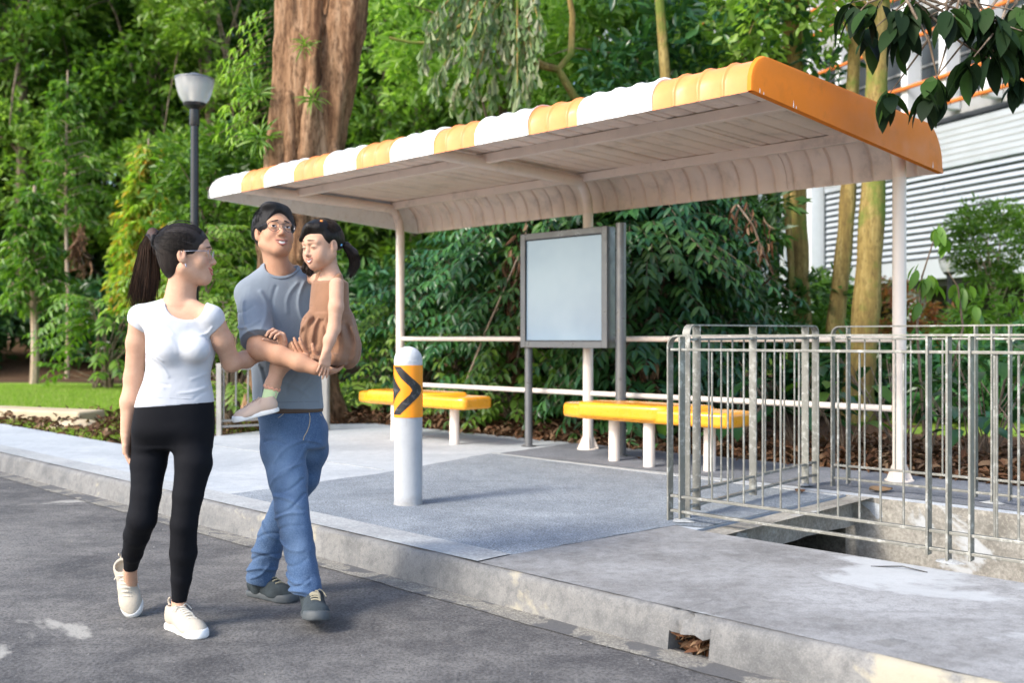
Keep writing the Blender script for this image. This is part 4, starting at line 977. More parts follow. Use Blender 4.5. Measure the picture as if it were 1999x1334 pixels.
# --- yellow trunks at the right
GY = 'mossy yellow tree trunks right of the shelter'
def ytree(name, seed, pts, rad, label, crown, leaf=(.15, .075), ncl=26, per=30, mat=None):
    r = np.random.RandomState(seed); t = thing('mossy_tree', pts[0], 0, label, 'tree', GY); b = MB(); P = np.array(pts)
    ts = np.linspace(0, 1, len(P)); tt = np.linspace(0, 1, 26); Q = np.stack([np.interp(tt, ts, P[:, k]) for k in range(3)], 1); R_ = np.interp(tt, ts, rad); wv = waves(seed, 2.2, 5)
    Q[:, 0] += [float(wv(*q)) * .02 for q in Q]; R_ = R_ * (1 + .06 * np.sin(tt * 40 + seed)); b.tube(list(Q), list(R_), 18)
    if crown:
        c, R = crown; C = crown_pts(r, ncl, R, c, .2, 6, .5); top = Q[-1]
        for tg in C[r.choice(len(C), 7)]: k = r.randint(20, 25); b.tube([Q[k], Q[k] * .45 + tg * .55 + (0, 0, .25), tg], [.022, .014, .006], 6, caps=False)
        mobj('crown', leaf_mesh('crown', [clumps(r, C, r.uniform(.2, .38, len(C)), per, leaf[0], leaf[1], False, up=.4, droop=.7)], mat or G_light), t)
    b.build('trunk', B_yel, t, smooth=True)
ytree('a', 61, [W(1668, 850, 12), W(1676, 740, 12), W(1690, 600, 12), W(1706, 380, 12), W(1713, 150, 12), W(1718, -150, 12)], [.26, .18, .16, .145, .13, .12], 'thick mossy yellow trunk just left of the right shelter post', ((4.1, 12, 5.6), (1.3, 1.1, 1.3)))
ytree('b', 62, [W(1622, 830, 13), W(1632, 640, 13), W(1648, 480, 13), W(1658, 350, 13), W(1665, 100, 13), W(1672, -100, 13)], [.14, .115, .105, .1, .08, .07], 'straight medium yellow trunk left of the thick mossy one', None)
ytree('c', 63, [W(1575, 820, 13.5), W(1565, 600, 13.5), W(1557, 450, 13.5), W(1552, 300, 13.5), W(1546, 60, 13.5), W(1540, -150, 13.5)], [.16, .125, .13, .13, .125, .11], 'pale yellow trunk behind the right end of the short railing', ((3.6, 13.3, 5.3), (1.3, 1.0, 1.1)))
ytree('d', 64, [W(1545, 820, 13.2), W(1546, 600, 13.2), W(1540, 480, 13.2), W(1533, 380, 13.2), W(1527, 200, 13.2)], [.06, .05, .045, .045, .03], 'slim yellow stem pressed against the left of the pale yellow trunk', None)
ytree('e', 65, [W(1516, 820, 14.5), W(1512, 560, 14.5), W(1507, 380, 14.5), W(1500, 200, 14.5), W(1440, -20, 14.5)], [.07, .06, .055, .05, .04], 'slender stem leftmost of the yellow trunks', ((2.9, 14.3, 5.4), (1.0, 1.0, 1.2)))
# --- overhanging branch, upper right, from a tree just outside the frame
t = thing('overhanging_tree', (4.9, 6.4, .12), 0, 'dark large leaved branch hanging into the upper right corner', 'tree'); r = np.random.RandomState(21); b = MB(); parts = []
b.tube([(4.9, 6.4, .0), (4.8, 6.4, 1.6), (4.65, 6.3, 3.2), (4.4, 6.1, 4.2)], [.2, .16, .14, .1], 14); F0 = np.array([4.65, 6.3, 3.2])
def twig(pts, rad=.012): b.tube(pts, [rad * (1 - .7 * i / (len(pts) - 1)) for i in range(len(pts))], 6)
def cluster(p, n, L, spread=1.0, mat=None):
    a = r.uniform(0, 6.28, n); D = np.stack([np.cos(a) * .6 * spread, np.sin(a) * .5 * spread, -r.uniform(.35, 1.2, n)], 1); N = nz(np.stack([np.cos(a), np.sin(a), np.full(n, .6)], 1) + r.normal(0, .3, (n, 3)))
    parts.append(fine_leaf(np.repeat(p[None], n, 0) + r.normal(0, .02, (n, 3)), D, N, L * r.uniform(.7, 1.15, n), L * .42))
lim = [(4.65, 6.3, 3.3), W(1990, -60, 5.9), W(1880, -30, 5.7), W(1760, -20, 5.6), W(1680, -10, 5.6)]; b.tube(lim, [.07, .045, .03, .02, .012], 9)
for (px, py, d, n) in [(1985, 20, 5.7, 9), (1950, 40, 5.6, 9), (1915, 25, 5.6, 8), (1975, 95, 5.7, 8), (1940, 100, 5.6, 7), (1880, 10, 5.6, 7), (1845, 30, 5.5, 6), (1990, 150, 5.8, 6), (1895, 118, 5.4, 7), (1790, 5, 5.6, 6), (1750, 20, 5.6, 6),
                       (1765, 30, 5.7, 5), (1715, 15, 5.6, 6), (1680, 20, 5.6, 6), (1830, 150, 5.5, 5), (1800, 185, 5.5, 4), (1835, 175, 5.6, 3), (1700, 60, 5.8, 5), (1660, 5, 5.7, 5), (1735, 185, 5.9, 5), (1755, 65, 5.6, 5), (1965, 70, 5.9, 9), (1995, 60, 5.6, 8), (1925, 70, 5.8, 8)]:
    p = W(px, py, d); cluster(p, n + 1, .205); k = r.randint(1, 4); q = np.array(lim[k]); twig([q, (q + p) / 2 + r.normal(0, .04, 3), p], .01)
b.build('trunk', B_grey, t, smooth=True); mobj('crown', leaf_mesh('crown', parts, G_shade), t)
# --- sapling with single leaves near the right post, feathery tree further right
t = thing('sapling', uv(-3.2, 8.3, .1), 0, 'thin sapling with large single leaves right of the cream shelter post', 'sapling'); b = MB(); parts = []; r = np.random.RandomState(23)
s0 = uv(-3.35, 8.2, .1); b.tube([s0, W(1790, 640, 8.4), W(1800, 540, 8.4), W(1832, 440, 8.4)], [.014, .011, .008, .004], 6); b.tube([s0, W(1880, 640, 8.3), W(1870, 560, 8.3), W(1850, 530, 8.3)], [.012, .01, .007, .003], 6)
for px, py, n in [(1832, 445, 7), (1850, 470, 3), (1800, 545, 4), (1815, 540, 5), (1790, 520, 3), (1880, 555, 5), (1868, 560, 4), (1795, 590, 3), (1825, 555, 3), (1900, 600, 3)]: cluster(W(px, py, 8.35), n, .17, .9)
b.build('stem', B_grey, t, smooth=True); mobj('foliage', leaf_mesh('foliage', parts, G_mid), t)
mid_tree(311, W(1945, 690, 16) * [1, 1, 0] + [0, 0, .6], W(1935, 480, 16), [(.9, .8, 1.05)], [W(1945, 470, 16)], G_mid, 'feathery small leaved tree at the right edge in front of the louvred wall', (.1, .035), 60, 90, .045, None, 12, B_pole, (.14, .3), 'small_tree', flat=.5)
# --- hedge, low plants and coloured shrubs before the building
def patch(seed, px0, px1, d, zb, H, mat, label, n=26, per=60, leaf=(.16, .06), name='hedge', cat='hedge', dep=.8):
    r = np.random.RandomState(seed); x0, x1 = ((p - 999.5) / 1950 * d for p in (px0, px1)); C = np.stack([r.uniform(x0, x1, n), r.uniform(d - dep / 2, d + dep / 2, n), zb + r.uniform(.05, H - .1, n)], 1)
    o = bpy.data.objects.new(name, leaf_mesh(name, [clumps(r, C, r.uniform(.16, .32, n), per, leaf[0], leaf[1])], mat)); link(o); return tag(o, label, cat)
patch(701, 1580, 1790, 19, .75, .75, G_light, 'clipped green hedge in front of the building left of the cream post', 50)
patch(702, 1790, 2060, 18.5, .7, .75, G_light, 'clipped green hedge in front of the building at the right edge', 60)
patch(703, 1565, 1640, 17, .6, 1.6, G_light, 'pale green shrub between the slim yellow trunks', 30, 50)
patch(704, 1715, 1745, 17.8, 1.0, 1.2, G_red, 'reddish leaved shrub under the building beside the thick trunk', 14, 40, (.14, .06), 'red_shrub', 'shrub')
patch(705, 1775, 1830, 17.6, 1.0, .9, G_red, 'reddish leaved shrub right of the cream post', 14, 40, (.14, .06), 'red_shrub', 'shrub')
patch(706, 1600, 1640, 15, .3, 1.9, G_mid, 'green shrub in front of the low white wall', 20, 50, name='green_shrub', cat='shrub')
patch(707, 1860, 1999, 15.5, .4, 1.5, G_mid, 'loose green shrub below the feathery tree', 24, 50, name='green_shrub', cat='shrub', leaf=(.2, .05))
def arum(seed, u, v, n, L, label, mat=None, H=.5):
    r = np.random.RandomState(seed); c = uv(u, v, .12); t = thing('leafy_plant', c, 0, label, 'plant', 'low plants in the leaf litter behind the path'); b = MB(); a = r.uniform(0, 6.28, n); ln = r.uniform(.4, 1, n) * H
    tip = c + np.stack([np.cos(a) * ln * .6, np.sin(a) * ln * .6, ln], 1)
    for q in tip: b.tube([c, (c + q) / 2 + (0, 0, .05), q], [.008, .006, .004], 5, caps=False)
    D = np.stack([np.cos(a), np.sin(a), r.uniform(-.6, .2, n)], 1); N = nz(np.stack([-np.cos(a) * .3, -np.sin(a) * .3, np.full(n, 1.)], 1))
    b.build('stem', B_grey, t); mobj('foliage', leaf_mesh('foliage', [leaf_geo(tip, D, N, L * r.uniform(.7, 1.1, n), L * .5, False, .12, .25)], mat or G_mid), t)
r = np.random.RandomState(31); LW = ['behind the mid post', 'right of the first one behind the path edge', 'left of the yellow trunks', 'before the pale yellow trunk', 'before the thick mossy trunk', 'behind the cream right post', 'right of the cream post behind the railing', 'farthest right behind the railing', 'beside the orange dead leaf heap', 'beneath the sapling']
for i, (u, v, n, L, mt, H) in enumerate([(-5.7, 7.75, 12, .26, G_mid, .5), (-4.9, 7.8, 14, .3, G_gloss, .6), (-4.4, 8.0, 16, .34, G_gloss, .85), (-3.9, 7.9, 12, .3, G_mid, .7), (-3.75, 8.6, 16, .3, G_gloss, .9), (-3.0, 8.2, 14, .28, G_gloss, .7), (-2.4, 8.0, 16, .26, G_gloss, .8), (-1.6, 8.3, 18, .34, G_gloss, .9), (-2.0, 7.7, 10, .2, G_mid, .35), (-3.1, 8.9, 18, .3, G_dark, 1.1)]):
    arum(800 + i, u, v, n, L, 'broad leaved plant ' + LW[i], mt, H)
for i, (px, d, lb, H) in enumerate([(1735, 13.5, 'dark undergrowth clump right of the thick trunk', 1.0), (1830, 12.0, 'dark undergrowth clump behind the far railing', .95), (1930, 11.5, 'dark undergrowth clump at the right edge behind the railing', .95), (1600, 12.5, 'dark undergrowth clump between the yellow trunks', 1.0), (1990, 13, 'dark undergrowth clump farthest right', 1.1)]):
    patch(820 + i, px - 45, px + 45, d, .15, H, G_gloss, lb, 14, 45, (.22, .085), 'undergrowth', 'undergrowth', .9)['group'] = 'undergrowth clumps on the right'
# --- dead hanging fronds
def dead(seed, pts, n, L, label, name='dead_frond'):
    r = np.random.RandomState(seed); P = []; b = MB(); t = thing(name, pts[-1], 0, label, 'dead frond', None); b.tube(pts, [.010] * len(pts), 6); b.build('stalk', B_grey, t)
    s = r.uniform(0, 1, n); k = np.clip((s * (len(pts) - 1)).astype(int), 0, len(pts) - 2); fr = (s * (len(pts) - 1) - k)[:, None]; A = np.array(pts); P = A[k] * (1 - fr) + A[k + 1] * fr + r.normal(0, .07, (n, 3))
    mobj('dry_leaves', leaf_mesh('dry_leaves', [leaf_geo(P, r.normal(0, .35, (n, 3)) + [0, 0, -1], rnd_unit(r, n), L * r.uniform(.6, 1.2, n), L * .2, False, .3, .4)], G_dead), t)
def vb(px, py, v): # pixel at plane v
    t = (px - 999.5) / 1950; d = v / (V[1] + V[0] * t); return W(px, py, d)
dead(901, [vb(1030, 440, 8.0), vb(1012, 520, 8.0), vb(990, 640, 8.0), vb(975, 740, 8.0)], 80, .24, 'brown dead frond hanging left of the notice board')
dead(902, [vb(1032, 520, 7.9), vb(1020, 640, 7.9), vb(1000, 760, 7.9)], 40, .3, 'brown dead frond drooping low beside the notice board post')
dead(903, [vb(1440, 400, 8.1), vb(1470, 440, 8.1), vb(1500, 520, 8.1)], 44, .15, 'reddish dead frond among the bushes above the short railing')
dead(904, [W(160, 445, 21), W(150, 480, 21), W(165, 520, 21)], 90, .3, 'clump of brown dead leaves hanging in the wood at the left')
dead(905, [vb(1250, 660, 7.8), vb(1262, 720, 7.8), vb(1270, 800, 7.7)], 30, .3, 'brown dead leaves under the bush right of the notice board')
b = MB(); b.tube([vb(1012, 500, 7.9), vb(945, 655, 7.75), vb(905, 760, 7.6)], [.008, .013, .016], 7); tag(b.build('leaning_stick', B_pole, smooth=True), 'thin pale dead stick leaning left of the notice board', 'stick')
# --- leaf litter, grass
r = np.random.RandomState(41); n = 15000; u = r.uniform(-11.5, 3, n); v = 7.25 + np.abs(r.normal(0, 1.2, n)); z = np.abs(r.normal(0, .035, n)) + .135 + .05 * np.exp(-((v - 7.8) / .4) ** 2)
P = u[:, None] * U + v[:, None] * V; P[:, 2] = z; q = rnd_unit(r, n); q[:, 2] *= .35
n2 = 2600; u2 = r.uniform(-13.5, -9.6, n2); v2 = 4.2 + r.uniform(0, 1, n2) ** 1.5 * 3.2; k = (v2 > 4.2 + np.clip((u2 + 9.6) * -.1, 0, 1) * 0) & ~((u2 > -9.75) & (v2 > 4.1)) ; P2 = u2[:, None] * U + v2[:, None] * V; P2[:, 2] = .13 + np.abs(r.normal(0, .05, n2)); P2 = P2[k]; q2 = rnd_unit(r, len(P2)); q2[:, 2] *= .4
Pa = np.concatenate([P, P2]); qa = np.concatenate([q, q2]); n = len(Pa)
o = bpy.data.objects.new('leaf_litter', leaf_mesh('leaf_litter', [leaf_geo(Pa, qa, nz(rnd_unit(r, n) * .7 + [0, 0, 1]), r.uniform(.05, .13, n), r.uniform(.025, .06, n), False, .35, .35)], G_dead)); link(o); tag(o, 'brown dead leaves carpeting the ground behind the path', 'leaf litter', kind='stuff')
G_grass = leaf_mat('lawn_grass_blades', [(.22, .36, .04), (.3, .45, .06), (.36, .5, .1), (.17, .29, .035), (.4, .42, .16)], .6, .4, .2)
n = 60000; y = r.uniform(13.6, 21.5, n); x = r.uniform(-.56, -.22, n) * y; uu = x * .7101 - y * .7041; k = (uu < -10.8); x, y = x[k], y[k]; n = len(x)
P = np.stack([x, y, np.full(n, .11)], 1); D = np.stack([r.normal(0, .35, n), r.normal(0, .35, n), np.ones(n)], 1)
n3 = 9000; uu = r.uniform(-13.5, -9.9, n3); vv = 4.2 + r.uniform(0, 1, n3) ** 1.3 * 2.4; P3 = uu[:, None] * U + vv[:, None] * V; P3[:, 2] = .11
P = np.concatenate([P, P3]); D = np.concatenate([D, np.stack([r.normal(0, .4, n3), r.normal(0, .4, n3), np.ones(n3)], 1)]); n = len(P)
o = bpy.data.objects.new('grass', leaf_mesh('grass', [leaf_geo(P, D, rnd_unit(r, n), r.uniform(.05, .11, n), .012, True, 0, .1)], G_grass)); link(o); tag(o, 'short bright green grass of the sunlit lawn', 'grass', kind='stuff')
# ---------------------------------------------------------------- building at the right
M_silver = simple('silver_wall_cladding', (.5, .54, .6), .35, metal=.35, var=.05, vscale=.8, bumps=0)
M_fin = simple('white_facade_fin', (.66, .69, .73), .5, var=.04, bumps=0)
M_pipe = simple('terracotta_sunshade_tube', (.62, .17, .03), .5, var=.1, bumps=0)
M_win = simple('dark_window_glass', (.05, .065, .08), .12, var=.3, vscale=.7, bumps=0, spec=.8)
M_wallg = simple('grey_rendered_wall', (.3, .31, .32), .8, var=.08, bumps=.05)
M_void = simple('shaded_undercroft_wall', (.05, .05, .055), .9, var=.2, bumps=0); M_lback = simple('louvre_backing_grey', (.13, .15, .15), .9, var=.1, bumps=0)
A0 = np.array([12.8, 25.0, 0]); BD = nrm((-.359, .933, 0)); BN = nrm((-.933, -.359, 0))      # BN faces the camera side
def bp_(s, z, off=0.0): return A0 + BD * s + BN * off + np.array([0, 0, z])
bd = thing('building', bp_(5, 1.0), 0, 'modern building with silver louvred wall, white fins and orange sunshade tubes', 'building')
S0, S1, S2 = -9.0, 7.7, 26.0
b = MB(); b.box(bp_((S0 + S1) / 2, 6.45, -.35), (S1 - S0, .6, 1.2), BD, BN); b.box(bp_((S0 + S1) / 2, 3.1, -.35), (S1 - S0, .6, .55), BD, BN); b.build('wall_cladding', M_silver, bd)
b = MB(); b.box(bp_((S0 + S1) / 2, 4.6, -.55), (S1 - S0 - .1, .1, 2.7), BD, BN); b.build('louvre_backing', M_lback, bd)
for k in range(14):
    z = 3.5 + k * .185; b = MB(); Zt = nrm(np.array([0, 0, 1]) * .9 + BN * -.45); b.box(bp_((S0 + S1) / 2, z, -.12), (S1 - S0, .025, .115), BD, np.cross(Zt, BD), Zt); b.build('louvre', M_silver, bd)
for k in range(6):
    z = 6.02 + k * .17; b = MB(); b.box(bp_((S0 + S1) / 2, z, -.045), (S1 - S0, .02, .03), BD, BN); b.build('cladding_joint', M_wallg, bd)
b = MB(); b.box(bp_((S0 + S2) / 2, 11.5, -1.3), (S2 - S0, 1.0, 9), BD, BN); b.build('window_wall', M_win, bd)
b = MB(); b.box(bp_((S1 + S2) / 2, 4.5, -1.3), (S2 - S1, 1.0, 4.99), BD, BN); b.build('window_wall', M_win, bd)
for z in (7.55, 10.7, 13.9): b = MB(); b.box(bp_((S0 + S2) / 2, z, -.5), (S2 - S0, .5, .5), BD, BN); b.build('floor_slab', M_wallg, bd)
k = 0; s = S0
while s < S2:
    b = MB(); z0 = 7.2 if s < S1 else 2.9
    b.box(bp_(s, (z0 + 16) / 2 + .2, .05), (.24, .5, 16 - z0), BD, BN); b.build('fin', M_fin, bd); s += 1.42
for z in (7.5, 8.25, 9.6, 10.9, 11.7, 13.2): b = MB(); b.tube([bp_(S0, z, .38), bp_(S2, z, .38)], .06, 10); b.build('sunshade_tube', M_pipe, bd, smooth=True)
for z in (8.4, 9.1, 9.8, 12, 12.8): b = MB(); b.box(bp_((S0 + S2) / 2, z, -.76), (S2 - S0, .03, .06), BD, BN); b.build('window_transom', M_wallg, bd)
b = MB(); b.box(bp_((S0 + S2) / 2, 1.9, -3.2), (S2 - S0, .3, 3.4), BD, BN); b.build('undercroft_wall', M_void, bd)
b = MB(); b.box(bp_((S0 + S2) / 2, 2.74, -1.9), (S2 - S0, 2.9, .2), BD, BN); b.build('undercroft_soffit', M_void, bd)
for s in np.arange(S0 + 1, S2, 4.2): b = MB(); b.box(bp_(float(s), 1.8, -.9), (.4, .4, 2.2), BD, BN); b.build('column', M_wallg, bd)
b = MB(); b.box(bp_((S0 + S2) / 2, 1.05, .9), (S2 - S0, .3, .5), BD, BN); tag(b.build('low_planter_wall', M_fin), 'low pale planter wall at the foot of the building', 'wall')
b = MB(); b.box(W(1545, 585, 27), (2.6, .4, .75)); tag(b.build('white_low_wall', M_fin, bevel=.03), 'short white wall between the slim yellow trunks far behind', 'wall')
# ---------------------------------------------------------------- lamps
M_blk = simple('black_lamp_paint', (.012, .013, .016), .35, var=.2, bumps=.02)
gl = NT('ribbed_lamp_diffuser'); gl.set(col=(.82, .84, .84), rough=.22, trans=.6, ior=1.2); wv_ = gl.n('ShaderNodeTexWave', bands_direction='Z'); wv_.inputs['Scale'].default_value = 30; gl.l(gl.co.outputs['Object'], wv_.inputs['Vector']); gl.bump(wv_.outputs['Fac'], .4, .01); M_diff = gl.mat
M_lampin = simple('lamp_reflector', (.75, .7, .6), .3, metal=.3, bumps=0)
def lamp(base, H, sc, label, far=False):
    base = np.array(base, float); t = thing('street_lamp', base, 0, label, 'street lamp')
    zt = H - .36 * sc
    b = MB(); b.lathe([(.09 * sc, 0), (.09 * sc, .5), (.05 * sc, .55), (.042 * sc, zt - .05)], 20, base); b.build('pole', M_blk, t, smooth=True)
    b = MB(); b.lathe([(.05 * sc, zt - .22), (.055 * sc, zt - .2), (.055 * sc, zt - .04), (.115 * sc, zt), (.125 * sc, zt + .03)], 24, base); b.build('collar', M_blk, t, smooth=True)
    b = MB(); b.lathe([(.118 * sc, zt + .03), (.152 * sc, zt + .075 * sc), (.18 * sc, zt + .14 * sc), (.200 * sc, zt + .22 * sc), (.21 * sc, zt + .29 * sc)], 32, base); b.build('diffuser', M_diff, t, smooth=True)
    b = MB(); b.lathe([(.05 * sc, zt + .03), (.05 * sc, zt + .2 * sc), (.09 * sc, zt + .26 * sc)], 20, base); b.build('lamp_core', M_lampin, t, smooth=True)
    b = MB(); b.lathe([(.215 * sc, zt + .29 * sc), (.215 * sc, zt + .305 * sc), (.15 * sc, zt + .325 * sc), (.06 * sc, zt + .35 * sc), (.05 * sc, zt + .36 * sc), (.015 * sc, zt + .37 * sc)], 32, base); b.build('lid', M_blk if far else M_alu, t, smooth=True); return t
lamp((W(380, 700, 11)[0] - .0, 11, .12), 3.96, 1.0, 'black street lamp with a ribbed clear bowl before the green wood at the left')
lamp((W(1853, 700, 20)[0], 20, .9), 1.9, .95, 'small black park lamp in front of the louvred wall at the right', True)
lamp((W(1606, 700, 22)[0], 22, 1.0), 1.7, .8, 'distant black park lamp seen between the yellow trunks', True)
# ---------------------------------------------------------------- things left of the path
M_cream2 = simple('cream_rendered_kerb', (.48, .39, .26), .85, var=.12, vscale=2, bumps=.2)  # plain cream tone of the drain wall and boulder
a0 = W(-60, 797, 12.9); a1 = W(180, 803, 12.0)
b = MB(); c = (a0 + a1) / 2; dX = nrm((a1 - a0) * [1, 1, 0]); L_ = np.linalg.norm((a1 - a0)[:2]); b.box((c[0], c[1], .14), (L_, .42, .30), dX, np.cross((0, 0, 1), dX)); tag(b.build('drain_headwall', M_cream2, bevel=.03, smooth=True), 'low cream concrete drain wall in front of the lawn', 'wall')
rk = Field((-5.6, 10.6, 0), (-4.3, 12.0, .5), .02); rk.ell((-4.85, 11.2, .12), (.26, .2, .12), .02); rk.ell((-5.05, 11.25, .1), (.16, .16, .13), .05); ww = waves(4, 12, 8); rk.warp(lambda X, Y, Z: ww(X, Y, Z) * .02)
o = rk.build('boulder', M_cream2); tag(o, 'rounded pale boulder beside the path left of the woman', 'boulder')
M_rust = simple('rusty_grating_steel', (.16, .1, .07), .7, metal=.3, bumps=.2)
gt = thing('drain_grating', (-6.0, 12.1, .1), 0, 'rusty bent drain grating beside the cream drain wall', 'grating'); q0, q1 = W(50, 842, 11.9), W(132, 848, 11.3)
for k in range(9):
    p = q0 + (q1 - q0) * k / 8; b = MB(); b.tube([p + (0, 0, -.02), p + (.01, .04, .13)], .008, 6); b.build('bar', M_rust, gt)
for z in (.0, .125): b = MB(); b.tube([q0 + (-.05, .02 if z else 0, z), q1 + (.05, .02 if z else 0, z)], .009, 6); b.build('rail', M_rust, gt)
# low steel fence seen between the woman and the man
M_st2 = simple('dull_fence_steel', (.36, .35, .33), .5, metal=.5, var=.15, bumps=.05)
F0_ = W(428, 852, 10.4); F1_ = W(634, 832, 11.0); fe = thing('low_fence', (F0_ + F1_) / 2 * [1, 1, 0] + [0, 0, .14], 0, 'low steel fence before the brown trunk, partly hidden by the man', 'fence')
F0_[2] = F1_[2] = .14
for zz in (.10, .16, .70): b = MB(); b.bar(F0_ + (0, 0, zz), F1_ + (0, 0, zz), .03, .022); b.build('rail', M_st2, fe)
for k in np.linspace(0.04, .93, 9): p = F0_ + (F1_ - F0_) * k; b = MB(); b.tube([p + (0, 0, .15), p + (0, 0, .7)], .009, 6); b.build('bar', M_st2, fe)
b = MB(); b.box(F1_ + (0, 0, .42), (.11, .07, .86)); b.build('post', M_st2, fe, bevel=.03, smooth=True); b = MB(); b.box(F0_ + (0, 0, .38), (.05, .05, .76)); b.build('post', M_st2, fe)
# ---------------------------------------------------------------- small things
def dry_leaf(p, L, rz, label, tilt=.15):
    r = np.random.RandomState(int(abs(p[0] * 100))); n = 9; m = 5; vs = []
    for i in range(n):
        t = i / (n - 1); w_ = .32 * L * sin(pi * t ** .8) ** .8 + .002
        for j in range(m): s = (j / (m - 1) - .5) * 2; vs.append((L * (t - .5), w_ * s, .25 * L * (abs(s) ** 2 * .35 + .25 * (t - .5) ** 2) + .01 + r.normal(0, .0015)))
    b = MB(); R_ = Matrix.Rotation(rz, 3, 'Z') @ Matrix.Rotation(tilt, 3, 'X'); b.add([np.array(R_ @ Vector(q)) + p for q in vs], [(i * m + j, (i + 1) * m + j, (i + 1) * m + j + 1, i * m + j + 1) for i in range(n - 1) for j in range(m - 1)])
    o = b.build('fallen_leaf', G_dead, smooth=True); return tag(o, label, 'leaf', 'fallen leaves on the path')
q = W(1719, 962, 6.55); q[2] = .153; dry_leaf(q, .16, .1, 'large curled brown leaf on the far lip of the drain pit')
q = W(1562, 961, 6.5); q[2] = .156; dry_leaf(q, .09, .6, 'small brown leaf at the corner of the short railing')
q = W(1246, 880, 8.3); q[2] = .156; dry_leaf(q, .07, 1.6, 'tiny brown leaf beneath the right yellow bench')
r = np.random.RandomState(55); n = 130; P = uv(-2.11, 3.13, .03) + r.uniform(-1, 1, (n, 1)) * U * .085 + r.uniform(-1, 1, (n, 1)) * V * .05; P[:, 2] = r.uniform(.006, .07, n)
o = bpy.data.objects.new('leaves_in_inlet', leaf_mesh('leaves_in_inlet', [leaf_geo(P, nz(rnd_unit(r, n) * [1, 1, .4]), rnd_unit(r, n) + [0, 0, .8], r.uniform(.035, .07, n), .02, False, .3, .3)], G_dead)); link(o); tag(o, 'wet brown leaves clogging the hole in the kerb', 'dead leaves', kind='stuff')
M_fleaf = G_light
g, pts = frond(np.random.RandomState(3), uv(-2.1, 5.9, -.32), (.1, -.25, 1), .2, 5, .06, .025, .6); o = bpy.data.objects.new('pit_fern', leaf_mesh('pit_fern', [g], G_light)); link(o); tag(o, 'small green fern growing in the wall of the drain pit', 'fern')
b = MB(); q = W(1700, 1107, 4.41); q[2] = .152; b.tube([q, q + (.12, -.05, .012), q + (.2, -.12, .002)], .003, 6); tag(b.build('wire_scrap', M_dark), 'short black wire scrap lying on the concrete by the pit', 'wire')
# a few blobs of gravel on the road
r = np.random.RandomState(66); b = MB()
for k in range(170):
    p = uv(r.uniform(-9, 0), r.uniform(.8, 3.0), .0) if k % 3 else uv(r.uniform(-6, 1), r.normal(2.88, .06), .004); s = r.uniform(.002, .006)
    b.add([p + np.array(a) * s * r.uniform(.7, 1.3) for a in ((1, 0, 0), (0, 1, 0), (-1, 0, 0), (0, -1, 0), (0, 0, 1.2))], [(0, 1, 4), (1, 2, 4), (2, 3, 4), (3, 0, 4)])
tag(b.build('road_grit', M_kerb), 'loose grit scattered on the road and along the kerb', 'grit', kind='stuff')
# ---------------------------------------------------------------- people
def mat_skin(name, base, red, gloss=.68):
    m = NT(name); n = m.noise(22, 6, .7); n2 = m.noise(170, 3, .6)
    c = m.ramp(n, [(.3, tuple(x * k for x, k in zip(base, (.93, .86, .82)))), (.7, tuple(min(1, x * 1.06) for x in base))])
    at = m.n('ShaderNodeAttribute', attribute_name='flush').outputs['Fac']
    c = m.mix(m.math('MULTIPLY', at, .8), c, red)
    c = m.mix(m.ramp(n2, [(.25, .10), (.5, 0.)]), c, red)
    m.set(col=c, rough=gloss, spec=.22, sss=.06); m.b.inputs['Subsurface Radius'].default_value = (.9, .35, .18); m.b.inputs['Subsurface Scale'].default_value = .012
    m.bump(n2, .06, .002); return m.mat
SK_w = mat_skin('woman_skin', (.54, .335, .235), (.52, .20, .15)); SK_m = mat_skin('man_skin', (.47, .27, .175), (.42, .15, .10)); SK_g = mat_skin('girl_skin', (.52, .325, .23), (.62, .24, .19))
LIP_w = simple('rosy_lips', (.45, .13, .11), .35, var=.05, bumps=.05); LIP_m = simple('brown_pink_lips', (.36, .13, .1), .4, var=.05, bumps=.05)
TEETH = simple('teeth', (.8, .76, .68), .2, var=.02, bumps=0); EYEW = simple('eye_white', (.72, .68, .65), .15, var=.02, bumps=0); IRIS = simple('dark_iris', (.02, .012, .008), .08, var=.1, bumps=0)
MOUTH = simple('mouth_inside', (.12, .03, .025), .6, bumps=0)
def mat_hair(name, a, b, axis=(1, 1, .12), sc=90, rough=.33):
    m = NT(name); n = m.noise(sc, 4, .7, vec=m.map(axis)); n2 = m.noise(4, 3, .5)
    gi_ = m.n('ShaderNodeNewGeometry').outputs['Random Per Island']; c = m.ramp(m.math('ADD', m.math('MULTIPLY', n, .5), m.math('MULTIPLY', gi_, .5)), [(.25, a), (.8, b)]); m.set(col=c, rough=rough, spec=.2); m.bump(n, .7, .006); return m.mat
H_w = mat_hair('black_brown_hair', (.004, .0035, .0035), (.030, .023, .02), rough=.45); H_t = mat_hair('brown_ponytail_hair', (.009, .006, .005), (.065, .036, .024), (1, 1, .07), 120, .42)
H_m = mat_hair('short_black_hair', (.003, .003, .0035), (.022, .021, .022), (1, 1, .5), 120, .6); H_g = mat_hair('child_dark_hair', (.007, .005, .004), (.035, .022, .016), (1, 1, .2), 100, .38)
